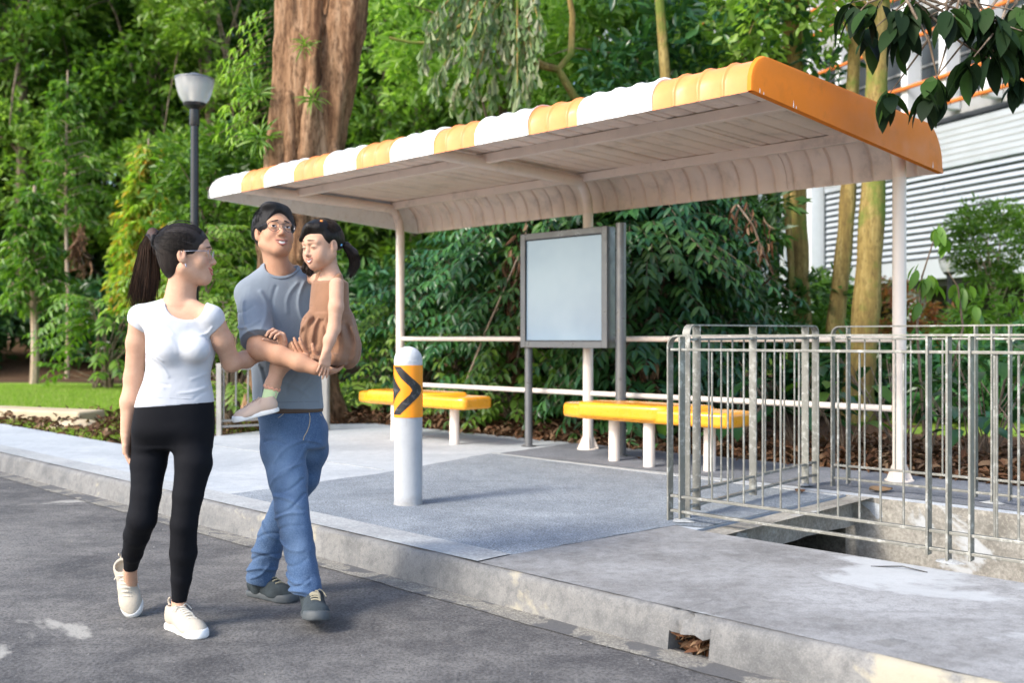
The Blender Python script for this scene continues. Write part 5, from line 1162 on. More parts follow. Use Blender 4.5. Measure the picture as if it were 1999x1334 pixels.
def mat_cloth(name, col, weave=700, var=.06, bump=.12, rough=.9, sheen=.2, fade=None, folds=0):
    m = NT(name); n = m.noise(7, 6, .6); w1 = m.n('ShaderNodeTexWave', bands_direction='DIAGONAL'); w1.inputs['Scale'].default_value = weave / 6.28; m.l(m.co.outputs['Object'], w1.inputs['Vector'])
    w1b = m.noise(weave * .45, 2, .5); c = m.ramp(n, [(.3, tuple(x * (1 - var) for x in col)), (.7, tuple(min(1, x * (1 + var)) for x in col))])
    if fade is not None:
        at = m.n('ShaderNodeAttribute', attribute_name='worn').outputs['Fac']; nn = m.noise(26, 6, .7, vec=m.map((1, 1, .5)))
        c = m.mix(m.math('MULTIPLY', at, m.ramp(nn, [(.25, .5), (.75, 1.)])), c, fade)
        c = m.mix(m.ramp(m.noise(240, 3, .6), [(.4, .0), (.7, .28)]), c, fade)
    m.set(col=c, rough=rough, spec=.2, sheen=sheen); b = m.bump(w1b, bump, .002); b = m.bump(m.noise(42, 5, .6), .12, .006, b); m.bump(m.noise(13, 2, .45, vec=m.map((1.2, 1.2, .8)), dist=.6), folds or .13, .03, b); return m.mat
C_white = mat_cloth('white_cotton', (.50, .52, .56), 900, .015, .06); C_grey = mat_cloth('grey_blue_cotton', (.19, .225, .265), 900, .05, .08)
C_leg = mat_cloth('black_stretch_fabric', (.004, .0045, .007), 900, .1, .05, .85, .0, folds=.06); C_linen = mat_cloth('tan_linen', (.25, .135, .08), 600, .12, .35)
C_denim = mat_cloth('blue_denim', (.04, .08, .165), 650, .16, .3, .9, .1, fade=(.22, .32, .47)); C_sock = mat_cloth('pale_green_knit', (.62, .76, .42), 500, .05, .3); C_frill = mat_cloth('peach_sock_frill', (.75, .38, .26), 500, .05, .2)
S_cream = mat_cloth('cream_knit_shoe', (.45, .405, .335), 420, .05, .35, .85, 0); S_sole = simple('white_rubber_sole', (.78, .78, .76), .55, var=.04, bumps=.05); S_dark = mat_cloth('dark_grey_knit_shoe', (.036, .046, .052), 200, .55, 1.0, .9, 0)
S_dsole = simple('dark_grey_rubber_sole', (.065, .075, .082), .6, var=.08, bumps=.1); S_lace = simple('olive_laces', (.3, .27, .19), .8, bumps=.1); S_lacec = simple('cream_laces', (.66, .61, .52), .8, bumps=.1); S_peach = mat_cloth('peach_knit_shoe', (.60, .45, .36), 420, .05, .3, .8, 0)
M_wire = simple('thin_glasses_wire', (.12, .12, .13), .25, metal=.9, bumps=0); M_silver2 = simple('silver_wire', (.55, .55, .56), .2, metal=1, bumps=0); M_lens = NT('clear_lens'); M_lens.set(col=(1, 1, 1), rough=.02, trans=1.0, ior=1.05, spec=.4); M_lens = M_lens.mat
M_belt = simple('brown_leather_belt', (.06, .03, .015), .5); M_elast = simple('black_hair_tie', (.006, .006, .007), .8); M_blue = simple('blue_bead', (.15, .45, .8), .3); M_oran = simple('orange_bead', (.85, .25, .04), .3)

M_seamw = simple('white_thread', (.5, .52, .56), .9, bumps=0); M_seamg = simple('grey_thread', (.13, .155, .19), .9, bumps=0)
class Head:
    """local frame: x across, y forward, z up; origin between the ears at eye height"""
    def __init__(s, c, F, roll=0.0, sc=1.0):
        F = nrm(F); S = nrm(np.cross(F, (0, 0, 1))); Up = np.cross(S, F)
        S, Up = S * cos(roll) + Up * sin(roll), Up * cos(roll) - S * sin(roll)
        s.R = np.stack([S, F, Up], 1); s.c = np.array(c, float); s.s = sc
    child = False
    def p(s, x, y, z):
        if s.child and z < 0: z *= .84
        return s.c + s.R @ (np.array([x, y, z]) * s.s)
    def M(s): m = np.eye(4); m[:3, :3] = s.R * s.s; m[:3, 3] = s.c; return m
    def loc(s, P): return ((P - s.c) @ s.R) / s.s
    def add(s, f, child=False, jaw=1.0):
        q = s.s; E = lambda c, r, k=.012, op='u': f.ell(s.p(*c), np.array(r) * q, k * q, op, s.R)
        Cn = lambda a, b, ra, rb, k=.01, op='u': f.cone(s.p(*a), s.p(*b), ra * q, rb * q, k * q, op)
        E((0, -.014, .032), (.073, .090, .078), .0); E((0, .02, .03), (.066, .064, .062), .03)
        E((0, .030, -.035), (.057 * jaw, .058, .075), .03)
        for x in (-1, 1):
            Cn((x * .052 * jaw, .0, -.055), (x * .014, .062, -.098), .020, .018, .03)
            E((x * .036, .060, -.034), (.024, .022, .024), .02)
            if child: E((x * .036, .060, -.058), (.024, .024, .026), .02)
            Cn((x * .012, .084, .021), (x * .044, .068, .022), .010, .010, .016)
            E((x * .031, .098, .002), (.019, .016, .0125), .014, 's')
            E((x * .031, .0735, 0), (.0168, .0160, .0145), .006)
            E((x * .0775, -.004, -.008), (.009, .018, .031), .006); E((x * .0705, .006, -.03), (.008, .009, .012), .008)
            E((x * .088, .000, -.004), (.007, .009, .017), .004, 's')
            E((x * .0115, .0925, -.039), (.0075, .0085, .0068), .006)
        Cn((0, .080, .012), (0, .1015, -.031), .0075, .0100, .010); E((0, .1035, -.0355), (.0098, .0092, .0082), .006)
        E((0, .071, -.068), (.030, .022, .022), .02); E((0, .066, -.098), (.021, .022, .020), .02)
    def mesh(s, name, V_, F_, mat, parent, smooth=True):
        V_ = np.array(V_, float)
        if s.child: V_[:, 2] *= np.where(V_[:, 2] < 0, .84, 1)
        P = (V_ * s.s) @ s.R.T + s.c; b = MB(); b.add(P, F_); return b.build(name, mat, parent, smooth=smooth, angle=60)
    def tube(s, name, pts, r, mat, parent, n=8):
        b = MB(); b.tube([s.p(*p) for p in pts], np.array(r) * s.s if hasattr(r, '__len__') else [r * s.s] * len(pts), n); return b.build(name, mat, parent, smooth=True, angle=60)
    def eyes(s, parent, opn=1.0, gaze=(0, 0), brow=(.02, .0165), lash=.0010, browm=None, closed=False):
        for x in (-1, 1):
            c = np.array([x * .031, .0735, 0]); Rr = np.array([.0176, .0168, .0153])
            def sp(a, b_, k=1.0): return c + Rr * k * np.array([sin(a), cos(a) * cos(b_), sin(b_) * cos(a) ** .5])
            A = .82
            up = lambda t: (.30 * opn) * (1 - abs(t) ** 2.2) + .02; dn = lambda t: (-.26 * opn) * (1 - abs(t) ** 2.0)
            ts = np.linspace(-1, 1, 17)
            if not closed:
                vs, fs = [], []
                for t in ts:
                    for k in range(5): u = k / 4; vs.append(sp(A * t, dn(t) + (up(t) - dn(t)) * u, 1.0))
                fs = [(i * 5 + k, (i + 1) * 5 + k, (i + 1) * 5 + k + 1, i * 5 + k + 1) for i in range(16) for k in range(4)]
                ey = s.mesh('eye', vs, fs, EYEW, parent)
                vs, fs = [], [(0, i + 1, (i + 1) % 16 + 1) for i in range(16)]; ga, gb = gaze[0], gaze[1]; vs.append(sp(ga, gb, 1.03))
                for i in range(16):
                    a = ga + .36 * cos(i * pi / 8); b_ = gb + .36 * sin(i * pi / 8); t = a / A; vs.append(sp(a, min(max(b_, dn(t)), up(t)), 1.025))
                s.mesh('iris', vs, fs, IRIS, ey)
            pts = [sp(A * 1.05 * t, (up(t) if not closed else -.10 + .16 * (1 - t * t)), 1.035) for t in ts]; s.tube('upper_lash', pts, [lash * (.5 + .7 * (1 - abs(t))) for t in ts], IRIS, parent, 5)
            bt_ = np.linspace(0, 1, 9); pts = [(x * (.013 + .040 * t), .0975 - .026 * t ** 1.8 - .001, brow[0] + .0050 * sin(pi * (t * .6 + .35)) - .004 * t) for t in bt_]
            V_, F_ = [], []
            for t, p in zip(bt_, pts):
                h = .0030 * (1 - t * .75) * (.7 + .3 * min(1, t * 5))
                V_ += [(p[0], p[1], p[2] + h), (p[0], p[1] + .0012, p[2]), (p[0], p[1], p[2] - h)]
            F_ = [(i * 3 + k, (i + 1) * 3 + k, (i + 1) * 3 + k + 1, i * 3 + k + 1) for i in range(8) for k in range(2)]
            s.mesh('eyebrow', V_, F_, browm or H_w, parent)
    def mouth(s, parent, mat, wd=.024, gap=.006, smile=.006, y0=.0925, teeth=True, th=.0034):
        ts = np.linspace(-1, 1, 15); Y = lambda x: y0 - 13 * x * x
        up = [(t * wd, Y(t * wd), -.0655 + smile * abs(t) ** 1.6 - .001 * (1 - abs(t) * 3 if abs(t) < .33 else 0)) for t in ts]
        lo = [(t * wd * .97, Y(t * wd) - .001, -.0655 - (gap + 2 * th) * (1 - t * t) + smile * abs(t) ** 1.6) for t in ts]
        s.tube('upper_lip', up, [th * (.35 + .65 * (1 - t * t)) for t in ts], mat, parent); s.tube('lower_lip', lo, [th * 1.2 * (.3 + .7 * (1 - t * t)) for t in ts], mat, parent)
        if teeth:
            V_, F_ = [], []
            for i, t in enumerate(ts):
                t2 = t * .86; g = gap * (1 - t2 * t2) + .002; zu = -.0665 + smile * abs(t2) ** 1.6
                V_ += [(t2 * wd, Y(t2 * wd) - .0022, zu), (t2 * wd, Y(t2 * wd) - .0024 , zu - g * .72 - .002)]
            F_ = [(2 * i, 2 * i + 1, 2 * i + 3, 2 * i + 2) for i in range(14)]; s.mesh('teeth', V_, F_, TEETH, parent)
            V_, F_ = [], []
            for i, t in enumerate(ts): V_ += [up[i], lo[i]]
            V_ = [(a, b - .0032, c) for a, b, c in V_]; s.mesh('mouth_inside', V_, [(2 * i, 2 * i + 1, 2 * i + 3, 2 * i + 2) for i in range(14)], MOUTH, parent)
    def glasses(s, parent, mat, rx=.0245, rz=.0215, y=.104, tmat=None):
        b = MB(); r = .0011 * s.s
        for x in (-1, 1):
            cx = x * .034; pts = [s.p(cx + rx * cos(a), y - .010 * abs(cx + rx * cos(a)) / .05 , -.003 + rz * sin(a) * (1 if sin(a) > 0 else 1.08)) for a in np.linspace(0, 2 * pi, 25)]; b.tube(pts, r, 6, caps=False)
            b.tube([s.p(x * .058, y - .011, .006), s.p(x * .066, y - .018, .007), s.p(x * .078, .055, .007), s.p(x * .0815, .0, .006), s.p(x * .080, -.012, -.004)], r * 1.2, 6)
        b.tube([s.p(-.0115, y - .002, .002), s.p(-.004, y + .001, .006), s.p(.004, y + .001, .006), s.p(.0115, y - .002, .002)], r, 6)
        g = b.build('glasses', mat, parent, smooth=True)
        for x in (-1, 1):
            cx = x * .034; V_ = [(cx, y - .007, -.003)] + [(cx + rx * cos(a), y - .010 * abs(cx + rx * cos(a)) / .05, -.003 + rz * sin(a)) for a in np.linspace(0, 2 * pi, 20, endpoint=False)]
            s.mesh('lens', V_, [(0, i + 1, (i + 1) % 20 + 1) for i in range(20)], M_lens, g)
    def flush(s, P):
        q = s.loc(P); o = np.zeros(len(P))
        for c, r, a in (((.036, .085, -.034), .022, .35), ((-.036, .085, -.034), .022, .35), ((0, .104, -.034), .012, .35), ((.0785, 0, -.005), .022, .3), ((-.0785, 0, -.005), .022, .3)):
            d = np.linalg.norm(q - np.array(c), axis=1) / r; o = np.maximum(o, a * np.clip(1 - d * d, 0, 1))
        return o

def shp(L, w=.72, a=1.25): return [(p, q, w_ * w, am * a) for p, q, w_, am in L]
def hand(f, wr, D, N, side, curl, L=.185, spread=.06, thumb=(.5, .35), k=.005, kp=.014):
    """wrist, finger direction, palm normal, thumb side sign; curl = 4 total bends (rad)"""
    s = L / .185; D = nrm(D); N = nrm(N - D * np.dot(N, D)); S = np.cross(D, N) * side
    wr = np.array(wr, float)
    f.cone(wr, wr + D * .03 * s, .023 * s, .026 * s, kp, 'u', (N, .72))
    for o in (-.026, -.009, .009, .026): f.cone(wr + D * .02 * s + S * o * .7 * s, wr + D * .082 * s + S * o * 1.05 * s, .0135 * s, .0115 * s, kp, 'u')
    lens = [(.026, .021, .017), (.034, .025, .02), (.040, .027, .021), (.038, .025, .02)]     # little .. index
    for i, o in enumerate((-.030, -.0105, .0095, .029)):
        b = wr + D * (.088 - .006 * abs(i - 2)) * s + S * o * s; sp = (i - 1.5) * spread; d0 = nrm(D + S * sp); a = 0; r = [.0092, .0085, .008, .0068] if i else [.008, .0074, .007, .006]
        f.cone(b - D * .02 * s, b, .0105 * s, r[0] * s, .008)
        for j in range(3):
            a += curl[i] * (.34, .40, .26)[j]; d = d0 * cos(a) + N * sin(a); e = b + d * lens[i][j] * s; f.cone(b, e, r[j] * s, r[j + 1] * s, .002); b = e
    t0 = wr + D * .022 * s + S * .022 * s + N * .006 * s; d1 = nrm(D * .75 + S * thumb[0] + N * thumb[1]); t1 = t0 + d1 * .045 * s; d2 = nrm(D * .95 + S * thumb[0] * .35 + N * thumb[1] * 1.1); t2 = t1 + d2 * .034 * s; t3 = t2 + nrm(d2 + N * .3) * .026 * s
    f.cone(t0, t1, .0155 * s, .012 * s, .012); f.cone(t1, t2, .0112 * s, .0098 * s, .003); f.cone(t2, t3, .0098 * s, .0075 * s, .002)

def shoe(parent, heel, toe, up, L, up_m, sole_m, lace_m, w=1.0, name='shoe', tongue=True, label=None):
    heel = np.array(heel, float); toe = np.array(toe, float); X = nrm(toe - heel); up = nrm(np.array(up) - X * np.dot(up, X)); Y = np.cross(up, X); s = L / .28
    M = np.eye(4); M[:3, 0] = X * s; M[:3, 1] = Y * s; M[:3, 2] = up * s; M[:3, 3] = heel
    f = Field((-.03, -.08, -.01), (.31, .08, .14), .0032)
    f.ell((.045, 0, .052), (.043, .036 * w, .045), .0); f.cone((.045, 0, .055), (.048, 0, .088), .036, .036, .02); f.cone((.08, 0, .055), (.15, 0, .042), .040 * w, .038 * w, .03); f.cone((.06, 0, .078), (.135, 0, .058), .030, .026, .03)
    f.cone((.14, .0, .038), (.205, .004, .031), .040 * w, .036 * w, .03); f.ell((.215, .004, .028), (.058, .046 * w, .030), .03); f.ell((.19, .0, .03), (.06, .050 * w, .028), .02)
    f.plane((0, 0, .018), (0, 0, -1)); f.cone((.055, 0, .15), (.055, 0, .095), .032, .028, .006, 's'); f.plane((.05, 0, .104), (-.12, 0, 1), .006)
    wv = waves(5, 60, 6); f.warp(lambda X_, Y_, Z_: .0006 * wv(X_, Y_, Z_))
    tops = {}
    for k in range(6):
        x = .100 + k * .0175; y = .022 - .0008 * k; tops[k] = (f.top(x - .004, y) , f.top(x, y * .5), f.top(x + .003, 0), f.top(x + .010, y))
    u = f.build(name, up_m, parent, M=M, label=label)
    f = Field((-.04, -.08, -.02), (.32, .08, .06), .0032)
    f.cone((.042, 0, .014), (.15, 0, .014), .044 * w, .041 * w, .02, 'u', ((0, 0, 1), 1.0)); f.cone((.15, 0, .014), (.22, .003, .014), .043 * w, .050 * w, .02); f.cone((.22, .003, .014), (.238, .004, .014), .050 * w, .044 * w, .02)
    f.plane((0, 0, 0), (0, 0, -1), .006); f.plane((.1, 0, .030), (-.05, 0, 1), .004); f.cone((.34, 0, -.045), (.34, 0.001, -.045), .075, .075, .01, 's'); f.build('sole', sole_m, u, M=M)
    b = MB(); T = lambda p: (M[:3, :3] @ np.array(p)) + M[:3, 3]
    for k in range(6):
        x = .100 + k * .0175; y = .022 - .0008 * k; 
        q = tops[k]; b.tube([T((x - .004, -y, q[0])), T((x, -y * .5, q[1] + .002)), T((x + .003, 0, q[2] + .003)), T((x + .006, y * .5, q[1] + .002)), T((x + .010, y, q[3]))], .0032 * s, 6)
    b.tube([T((.105, .0, .1)), T((.098, .022, .112)), T((.094, .038, .1)), T((.104, .048, .084))], .0022 * s, 5); b.tube([T((.105, 0, .1)), T((.1, -.024, .11)), T((.106, -.042, .094))], .0022 * s, 5)
    b.build('laces', lace_m, u, smooth=True)
    b = MB(); lp = [T((.012 - .016 * sin(a), 0, .098 + .016 * (1 - cos(a)) - .004)) for a in np.linspace(0, pi, 8)]; b.tube(lp, .004 * s, 5); b.build('heel_loop', up_m, u, smooth=True)
    return u

def strands(name, paths, r, mat, parent, n=3):
    vs, fs = [], []; b0 = 0
    for P in paths:
        P = np.asarray(P); m = len(P); T = nz(np.gradient(P, axis=0)); A = nz(np.cross(T, np.array([.3, .5, .8])[None])); B = np.cross(T, A); rr = (r * np.sin(np.linspace(.25, pi - .1, m)))[:, None]
        ring = [P + rr * (A * cos(a) + B * sin(a)) for a in np.linspace(0, 2 * pi, n, endpoint=False)]; V_ = np.stack(ring, 1).reshape(-1, 3); vs.append(V_)
        i = np.arange(m - 1)[:, None] * n + b0
        for k in range(n): fs.append(np.concatenate([i + k, i + (k + 1) % n, i + n + (k + 1) % n, i + n + k], 1))
        b0 += m * n
    me = np_mesh(name, np.concatenate(vs), np.concatenate(fs)); me.materials.append(mat); return mobj(name, me, parent)

# ================= the woman
wo = thing('person', (-1.33, 4.0, 0), 0, 'woman with a long ponytail in a white t-shirt and black leggings, walking', 'person', 'family walking on the road')
wd = 3.97
hw = Head(W(365, 497, 3.96), (.985, .10, .03), 0, 1.0)
w_sh = [W(275, 618, 4.0), W(413, 620, 3.93)]
w_el = [W(261, 738, 4.02), W(452, 708, 4.02)]; w_wr = [W(247, 846, 3.98), W(556, 684, 4.13)]
def w_torso(f, g, k=.02):
    S = lambda y, x, hw_, hd, an=.25, d=wd: (W(x, y, d), hw_ + g, hd + g, an)
    f.loft([S(600, 350, .075, .055), S(622, 350, .142, .078), S(650, 354, .134, .092), S(685, 354, .130, .098), S(735, 347, .122, .090), S(775, 343, .142, .100), S(815, 340, .154, .106, .2), S(842, 338, .156, .102, .15), S(868, 338, .144, .068, .1)], k)
    for x in (330, 383): f.ell(W(x, 682, wd - .082), (.050 + g, .042 + g, .048 + g), .035)
def w_shoulders(f, g):
    for i, (a, b) in enumerate(((W(330, 603, 4.0), w_sh[0]), (W(378, 603, 3.95), w_sh[1]))): f.cone(a, b, .040 + g, .041 + g, .04)
def w_leg(f, g, i, cut=None, k=.012):
    if i == 0: pts = [W(297, 860, 4.0), W(290, 905, 3.98), W(285, 965, 3.95), W(277, 1014, 3.93), W(267, 1045, 3.98), W(259, 1080, 4.06), W(254, 1120, 4.17)]; rs = [.075, .069, .057, .056, .050, .040, .025]
    else: pts = [W(374, 860, 3.97), W(378, 905, 3.95), W(367, 967, 3.93), W(359, 1024, 3.92), W(358, 1080, 3.95), W(354, 1130, 3.97), W(349, 1182, 3.99)]; rs = [.075, .071, .058, .051, .052, .040, .027]
    for j in range(6): f.cone(pts[j], pts[j + 1], rs[j] + g, rs[j + 1] + g, k if j < 3 else .012, 'u', None, cut)
    return pts
f = Field((-1.62, 3.68, .0), (-.86, 4.36, 1.62), .0031)
w_torso(f, -.007); w_shoulders(f, -.006)
f.chain([hw.p(0, -.02, -.06), W(352, 575, 3.99), W(350, 612, 3.99)], [.050, .050, .058], .03); f.cone(hw.p(0, .0, -.07), W(352, 590, 3.97), .044, .050, .02); 
hw.add(f)
f.chain([w_sh[0], W(268, 670, 4.01), w_el[0], W(254, 785, 4.0), w_wr[0]], [.044, .041, .036, .036, .0235], .02)
f.chain([w_sh[1], W(434, 665, 3.97), w_el[1], W(480, 702, 4.10), W(512, 690, 4.175), w_wr[1]], [.044, .040, .036, .034, .028, .023], .02)
hand(f, w_wr[0], (.05, -.02, -1), (1, .1, 0), -1, (.75, .65, .55, .45), .172, .05, (.35, .45))
hand(f, W(556, 682, 4.12), (-.18, -.30, .9), (-.75, -.62, -.1), -1, (2.3, 2.3, 2.3, 2.3), .150, .0, (-.1, 1.0))
for i in (0, 1):
    p = w_leg(f, -.005, i)
f.cone(W(254, 1112, 4.14), W(255, 1138, 4.18), .026, .028, .01); f.cone(W(349, 1170, 3.99), W(349, 1212, 3.97), .027, .030, .01)
wb = f.build('body', SK_w, wo, {'flush': hw.flush}); del f
f = Field((-1.62, 3.74, .85), (-1.0, 4.28, 1.42), .0034)
w_torso(f, .004); w_shoulders(f, .006)
for i in (0, 1):
    a, b = w_sh[i], w_el[i]; d = nrm(b - a); sd = np.array([(-1, 1)[i] * .35, 0, -.5]); f.cone(a - d * .0, a + d * .13, .047, .049, .015, 'u', None, [(a + d * (.045 if i == 0 else .048) + (0, 0, 0), nrm(d + np.array([(-.55, .55)[i], 0, .0])) * (1, 1, 1))])
wv1, wv2 = waves(71, 20, 7, (1, 1, .8)), waves(72, 45, 7, (.5, 1, 1.3))
f.warp(lambda X, Y, Z: wv1(X, Y, Z) * .0026 + np.abs(wv2(X, Y, Z)) * .0016)
XZ = lambda px, py, d: (W(px, py, d)[0], W(px, py, d)[2])
f.creases([(XZ(*a_, 3.88), XZ(*b_, 3.88), w_ * .75, am * 1.2) for a_, b_, w_, am in [((285, 655), (322, 705), .007, .004), ((284, 690), (330, 735), .008, .004), ((280, 725), (330, 752), .007, -.004), ((284, 740), (322, 758), .006, .003), ((418, 700), (370, 742), .008, .0035), ((414, 740), (352, 768), .008, .004), ((300, 628), (340, 652), .008, .003), ((412, 640), (385, 655), .007, .003), ((410, 765), (375, 780), .006, -.003), ((330, 655), (350, 690), .01, .002)]], 3.95)
f.ell(W(362, 576, 3.93), (.082, .17, .096), .006, 's'); f.ell(W(368, 600, 3.90), (.060, .15, .050), .01, 's'); f.plane(W(340, 790, wd), (.06, 0, -1), .002)
ws = [[f.hit(px, py, 3.7, 4.2, .0004) for px, py in zip(np.linspace(xa, xb, 24), np.linspace(ya, yb, 24))] for xa, ya, xb, yb in ((268, 774, 416, 781),)] + [[f.hit(px, py, 3.7, 4.2, .0004) for px, py in ((257, 604), (266, 616), (276, 630), (285, 641))], [f.hit(px, py, 3.7, 4.2, .0004) for px, py in ((434, 634), (429, 640), (424, 644))]]
th = np.linspace(-.15, pi + .15, 30); nk = [f.hit(361 + 45 * cos(a), 583 + 45 * sin(a) * (1.0 if sin(a) > 0 else .5) + 1, 3.7, 4.2, .0012) for a in th]
wt = f.build('t_shirt', C_white, wo); del f
for q in ws: b = MB(); b.tube(q, .0010, 5); b.build('stitching', M_seamw, wt, smooth=True)
# neckline binding ring following the cut
f = Field((-1.62, 3.7, .0), (-1.06, 4.34, .98), .0038)
[w_leg(f, 0, i, [((W(254, 1112, 4.15) if i == 0 else W(349, 1176, 3.99)), (0, .15 if i == 0 else 0, -1))]) for i in (0, 1)]; w_torso(f, .001, .035)
f.plane(W(340, 775, wd), (0, 0, 1)); wv3 = waves(73, 55, 6, (.6, .6, 1.4)); kn = [W(277, 1010, 3.9), W(359, 1020, 3.88), W(337, 880, 3.9)]
f.warp(lambda X, Y, Z: np.abs(wv3(X, Y, Z)) * (.0003 + .0012 * np.exp(-((Z - .24) / .05) ** 2)))
f.build('leggings', C_leg, wo, relax=4); del f
# head details
hw.eyes(wo, .75, (-.1, 0), (.021, .0165)); hw.mouth(wo, LIP_w, .027, .009, .010, .0955); hw.glasses(wo, M_silver2, .023, .020, .104)
# hair
def hair_cap(h, mat, parent, thick, cuts, extra=None, seed=1, amp=.0015, name='hair', res=.0035, cell=(.12, .14, .15), lo=-.14):
    f = Field((-cell[0], -cell[1], lo), (cell[0], cell[1], cell[2]), res)
    f.ell((0, -.016, .034), (.075 + thick, .092 + thick, .078 + thick), .0)
    if extra: extra(f)
    for c, r, k in cuts: f.ell(c, r, k, 's')
    w_ = waves(seed, 120, 9, (1, .25, .6)); f.warp(lambda X, Y, Z: w_(X, Y, Z) * amp)
    return f.build(name, mat, parent, M=h.M())
def wextra(f): f.ell((0, -.050, -.015), (.060, .058, .060), .03); f.ell((0, -.052, -.05), (.052, .042, .05), .03); f.ell((0, -.09, .05), (.03, .035, .03), .02)
wh = hair_cap(hw, H_w, wo, .012, [((0, .128, -.055), (.150, .088, .135), .004), ((.085, .03, -.055), (.04, .055, .055), .004), ((-.085, .03, -.055), (.04, .055, .055), .004)] , wextra, 3, .0014)
r = np.random.RandomState(3); ps = []
tie = np.array([0, -.122, .058])
for k in range(1500):
    a = r.uniform(-pi * .6, pi * .6) ; u0 = r.uniform(0, .55) if k % 3 else 0; st = np.array([sin(a) * .072, .066 - .11 * (abs(a) / 1.7) ** 1.6, .098 - .15 * (abs(a) / 1.7) ** 1.3]) * (1 - u0) + tie * u0; q = []
    for t in np.linspace(0, 1, 12):
        p = st * (1 - t) + tie * t; c = p - np.array([0, -.016, .034]); e = c / np.array([.087, .104, .090]); e = e / np.linalg.norm(e) * (1.004 + .010 * ((k * 37) % 11) / 11); m = e * np.array([.087, .104, .090]) + np.array([0, -.016, .034]); q.append(m * (1 - t ** 5) + tie * t ** 5)
    ps.append([hw.p(*x) for x in q])
for k in range(90):
    q = ps[r.randint(0, 1500)]; c = hw.c; o = r.uniform(.03, .11); a, b_ = sorted(r.randint(0, 12, 2)); 
    if b_ - a < 4: continue
    ps.append([c + (np.array(x) - c) * (1 + o * sin(pi * i / (b_ - a))) for i, x in enumerate(q[a:b_ + 1])])
strands('hair_strands', ps, .0012, H_w, wh)
b = MB(); tp = hw.p(*tie); b.tube([tp + np.array([0, sin(a) * .016, cos(a) * .018]) + np.array([-.004, 0, 0]) for a in np.linspace(0, 2 * pi, 14)], .008, 8); b.build('hair_tie', M_elast, wo, smooth=True)
f = Field((-1.57, 3.9, 1.24), (-1.34, 4.2, 1.64), .003)
tailc = [tp, W(299, 457, 4.02), W(290, 480, 4.03), W(288, 512, 4.05), W(284, 545, 4.07), W(279, 575, 4.09)]
f.chain(tailc, [.014, .020, .026, .029, .028, .016], .02, ((0, 1, 0), .62)); 
w_ = waves(8, 150, 9, (1, 1, .07)); f.warp(lambda X, Y, Z: w_(X, Y, Z) * .0028)
pt_ = f.build('ponytail', H_t, wo); ps = []
for k in range(1100):
    a = r.uniform(0, 2 * pi); R0 = r.uniform(.62, 1.06); o1 = np.array([cos(a), sin(a) * .62, 0]); q = []; rs = [.017, .026, .033, .037, .040, .036]; w2_ = r.normal(0, .012); bot = r.uniform(.9, 1.22)
    for t in np.linspace(0, 1, 16):
        tt = t * bot; i = min(4, int(tt * 5)); u = tt * 5 - i; c = tailc[i] * (1 - u) + tailc[i + 1] * u; rr_2 = np.interp(tt * 5, range(6), rs); q.append(c + o1 * rr_2 * R0 + np.array([w2_ * t * t + (cos(a) * .012) * t * t, 0, 0]))
    ps.append(q)
strands('ponytail_strands', ps, .0015, H_t, pt_)
b = MB(); e = hw.p(.074, .012, -.046); e = hw.p(.078, .010, -.042) if hw.p(.078, .01, -.042)[1] < hw.c[1] else hw.p(-.078, .01, -.042); b.tube([e, e + (0.002, -.003, -.008), e + (.004, -.003, -.014)], .0022, 6); b.build('earring', M_silver2, wo)
# shoes
shoe(wo, W(330, 1224, 4.02), W(391, 1247, 3.855) * [1, 1, 0] + [0, 0, .0], (0, 0, 1), .262, S_cream, S_sole, S_lacec, .92)
h0 = W(247, 1100, 4.285); t0 = W(260, 1200, 4.17); t0[2] = .012; shoe(wo, h0, t0, nrm(np.array([.1, -.9, .35])), .255, S_cream, S_sole, S_lacec, .92)

# ================= the man
mn = thing('person', (-.95, 4.3, 0), 0, 'man in glasses, grey t-shirt and blue jeans walking with a child on his arm', 'person', 'family walking on the road')
hm = Head(W(536, 456, 4.33), (.50, -.82, .25), .04, .985); MD = 4.36
m_sh = [W(488, 575, 4.30), W(612, 570, 4.42)]; m_el = [W(507, 682, 4.09), W(668, 668, 4.42)]; m_wr = [W(617, 720, 4.03), W(628, 720, 4.17)]
def m_torso(f, g, gh=0):
    S = lambda y, x, hw_, hd, an=.45, d=MD: (W(x, y, d), hw_ + g, hd + g, an)
    f.loft([S(522, 546, .070, .058), S(552, 548, .146, .085), S(600, 552, .150, .105), S(650, 556, .143, .108), S(700, 558, .138 + gh, .105 + gh), S(745, 561, .138 + gh, .108 + gh), S(800, 565, .138 + gh, .112 + gh), S(840, 572, .140, .112, .35), S(868, 574, .135, .105, .3)], .03)
def m_leg(f, g, i, cut=None):
    if i == 0: pts = [W(553, 842, 4.34), W(553, 880, 4.31), W(562, 930, 4.27), W(569, 992, 4.22), W(585, 1075, 4.17), W(598, 1150, 4.12)]; rs = [.085, .084, .074, .064, .060, .058]
    else: pts = [W(602, 842, 4.42), W(600, 880, 4.45), W(588, 930, 4.47), W(557, 992, 4.48), W(530, 1050, 4.47), W(508, 1128, 4.46)]; rs = [.083, .080, .072, .062, .058, .056]
    for j in range(5): f.cone(pts[j], pts[j + 1], rs[j] + g, rs[j + 1] + g * (1 if j < 4 else 1.6), .03 if j < 3 else .012, 'u', None, cut)
f = Field((-1.20, 3.80, .0), (-.62, 4.62, 1.74), .0033)
m_torso(f, -.016); hm.add(f, False, 1.04)
f.chain([hm.p(0, -.03, -.05), W(545, 540, 4.37), W(546, 565, 4.38)], [.052, .054, .066], .03); f.cone(hm.p(0, .01, -.08), W(548, 548, 4.33), .044, .047, .02); f.cone(hm.p(0, .035, -.085), W(553, 530, 4.30), .012, .010, .02)
for a, b in ((W(522, 550, 4.36), m_sh[0]), (W(575, 550, 4.4), m_sh[1])): f.cone(a, b, .046, .050, .04)
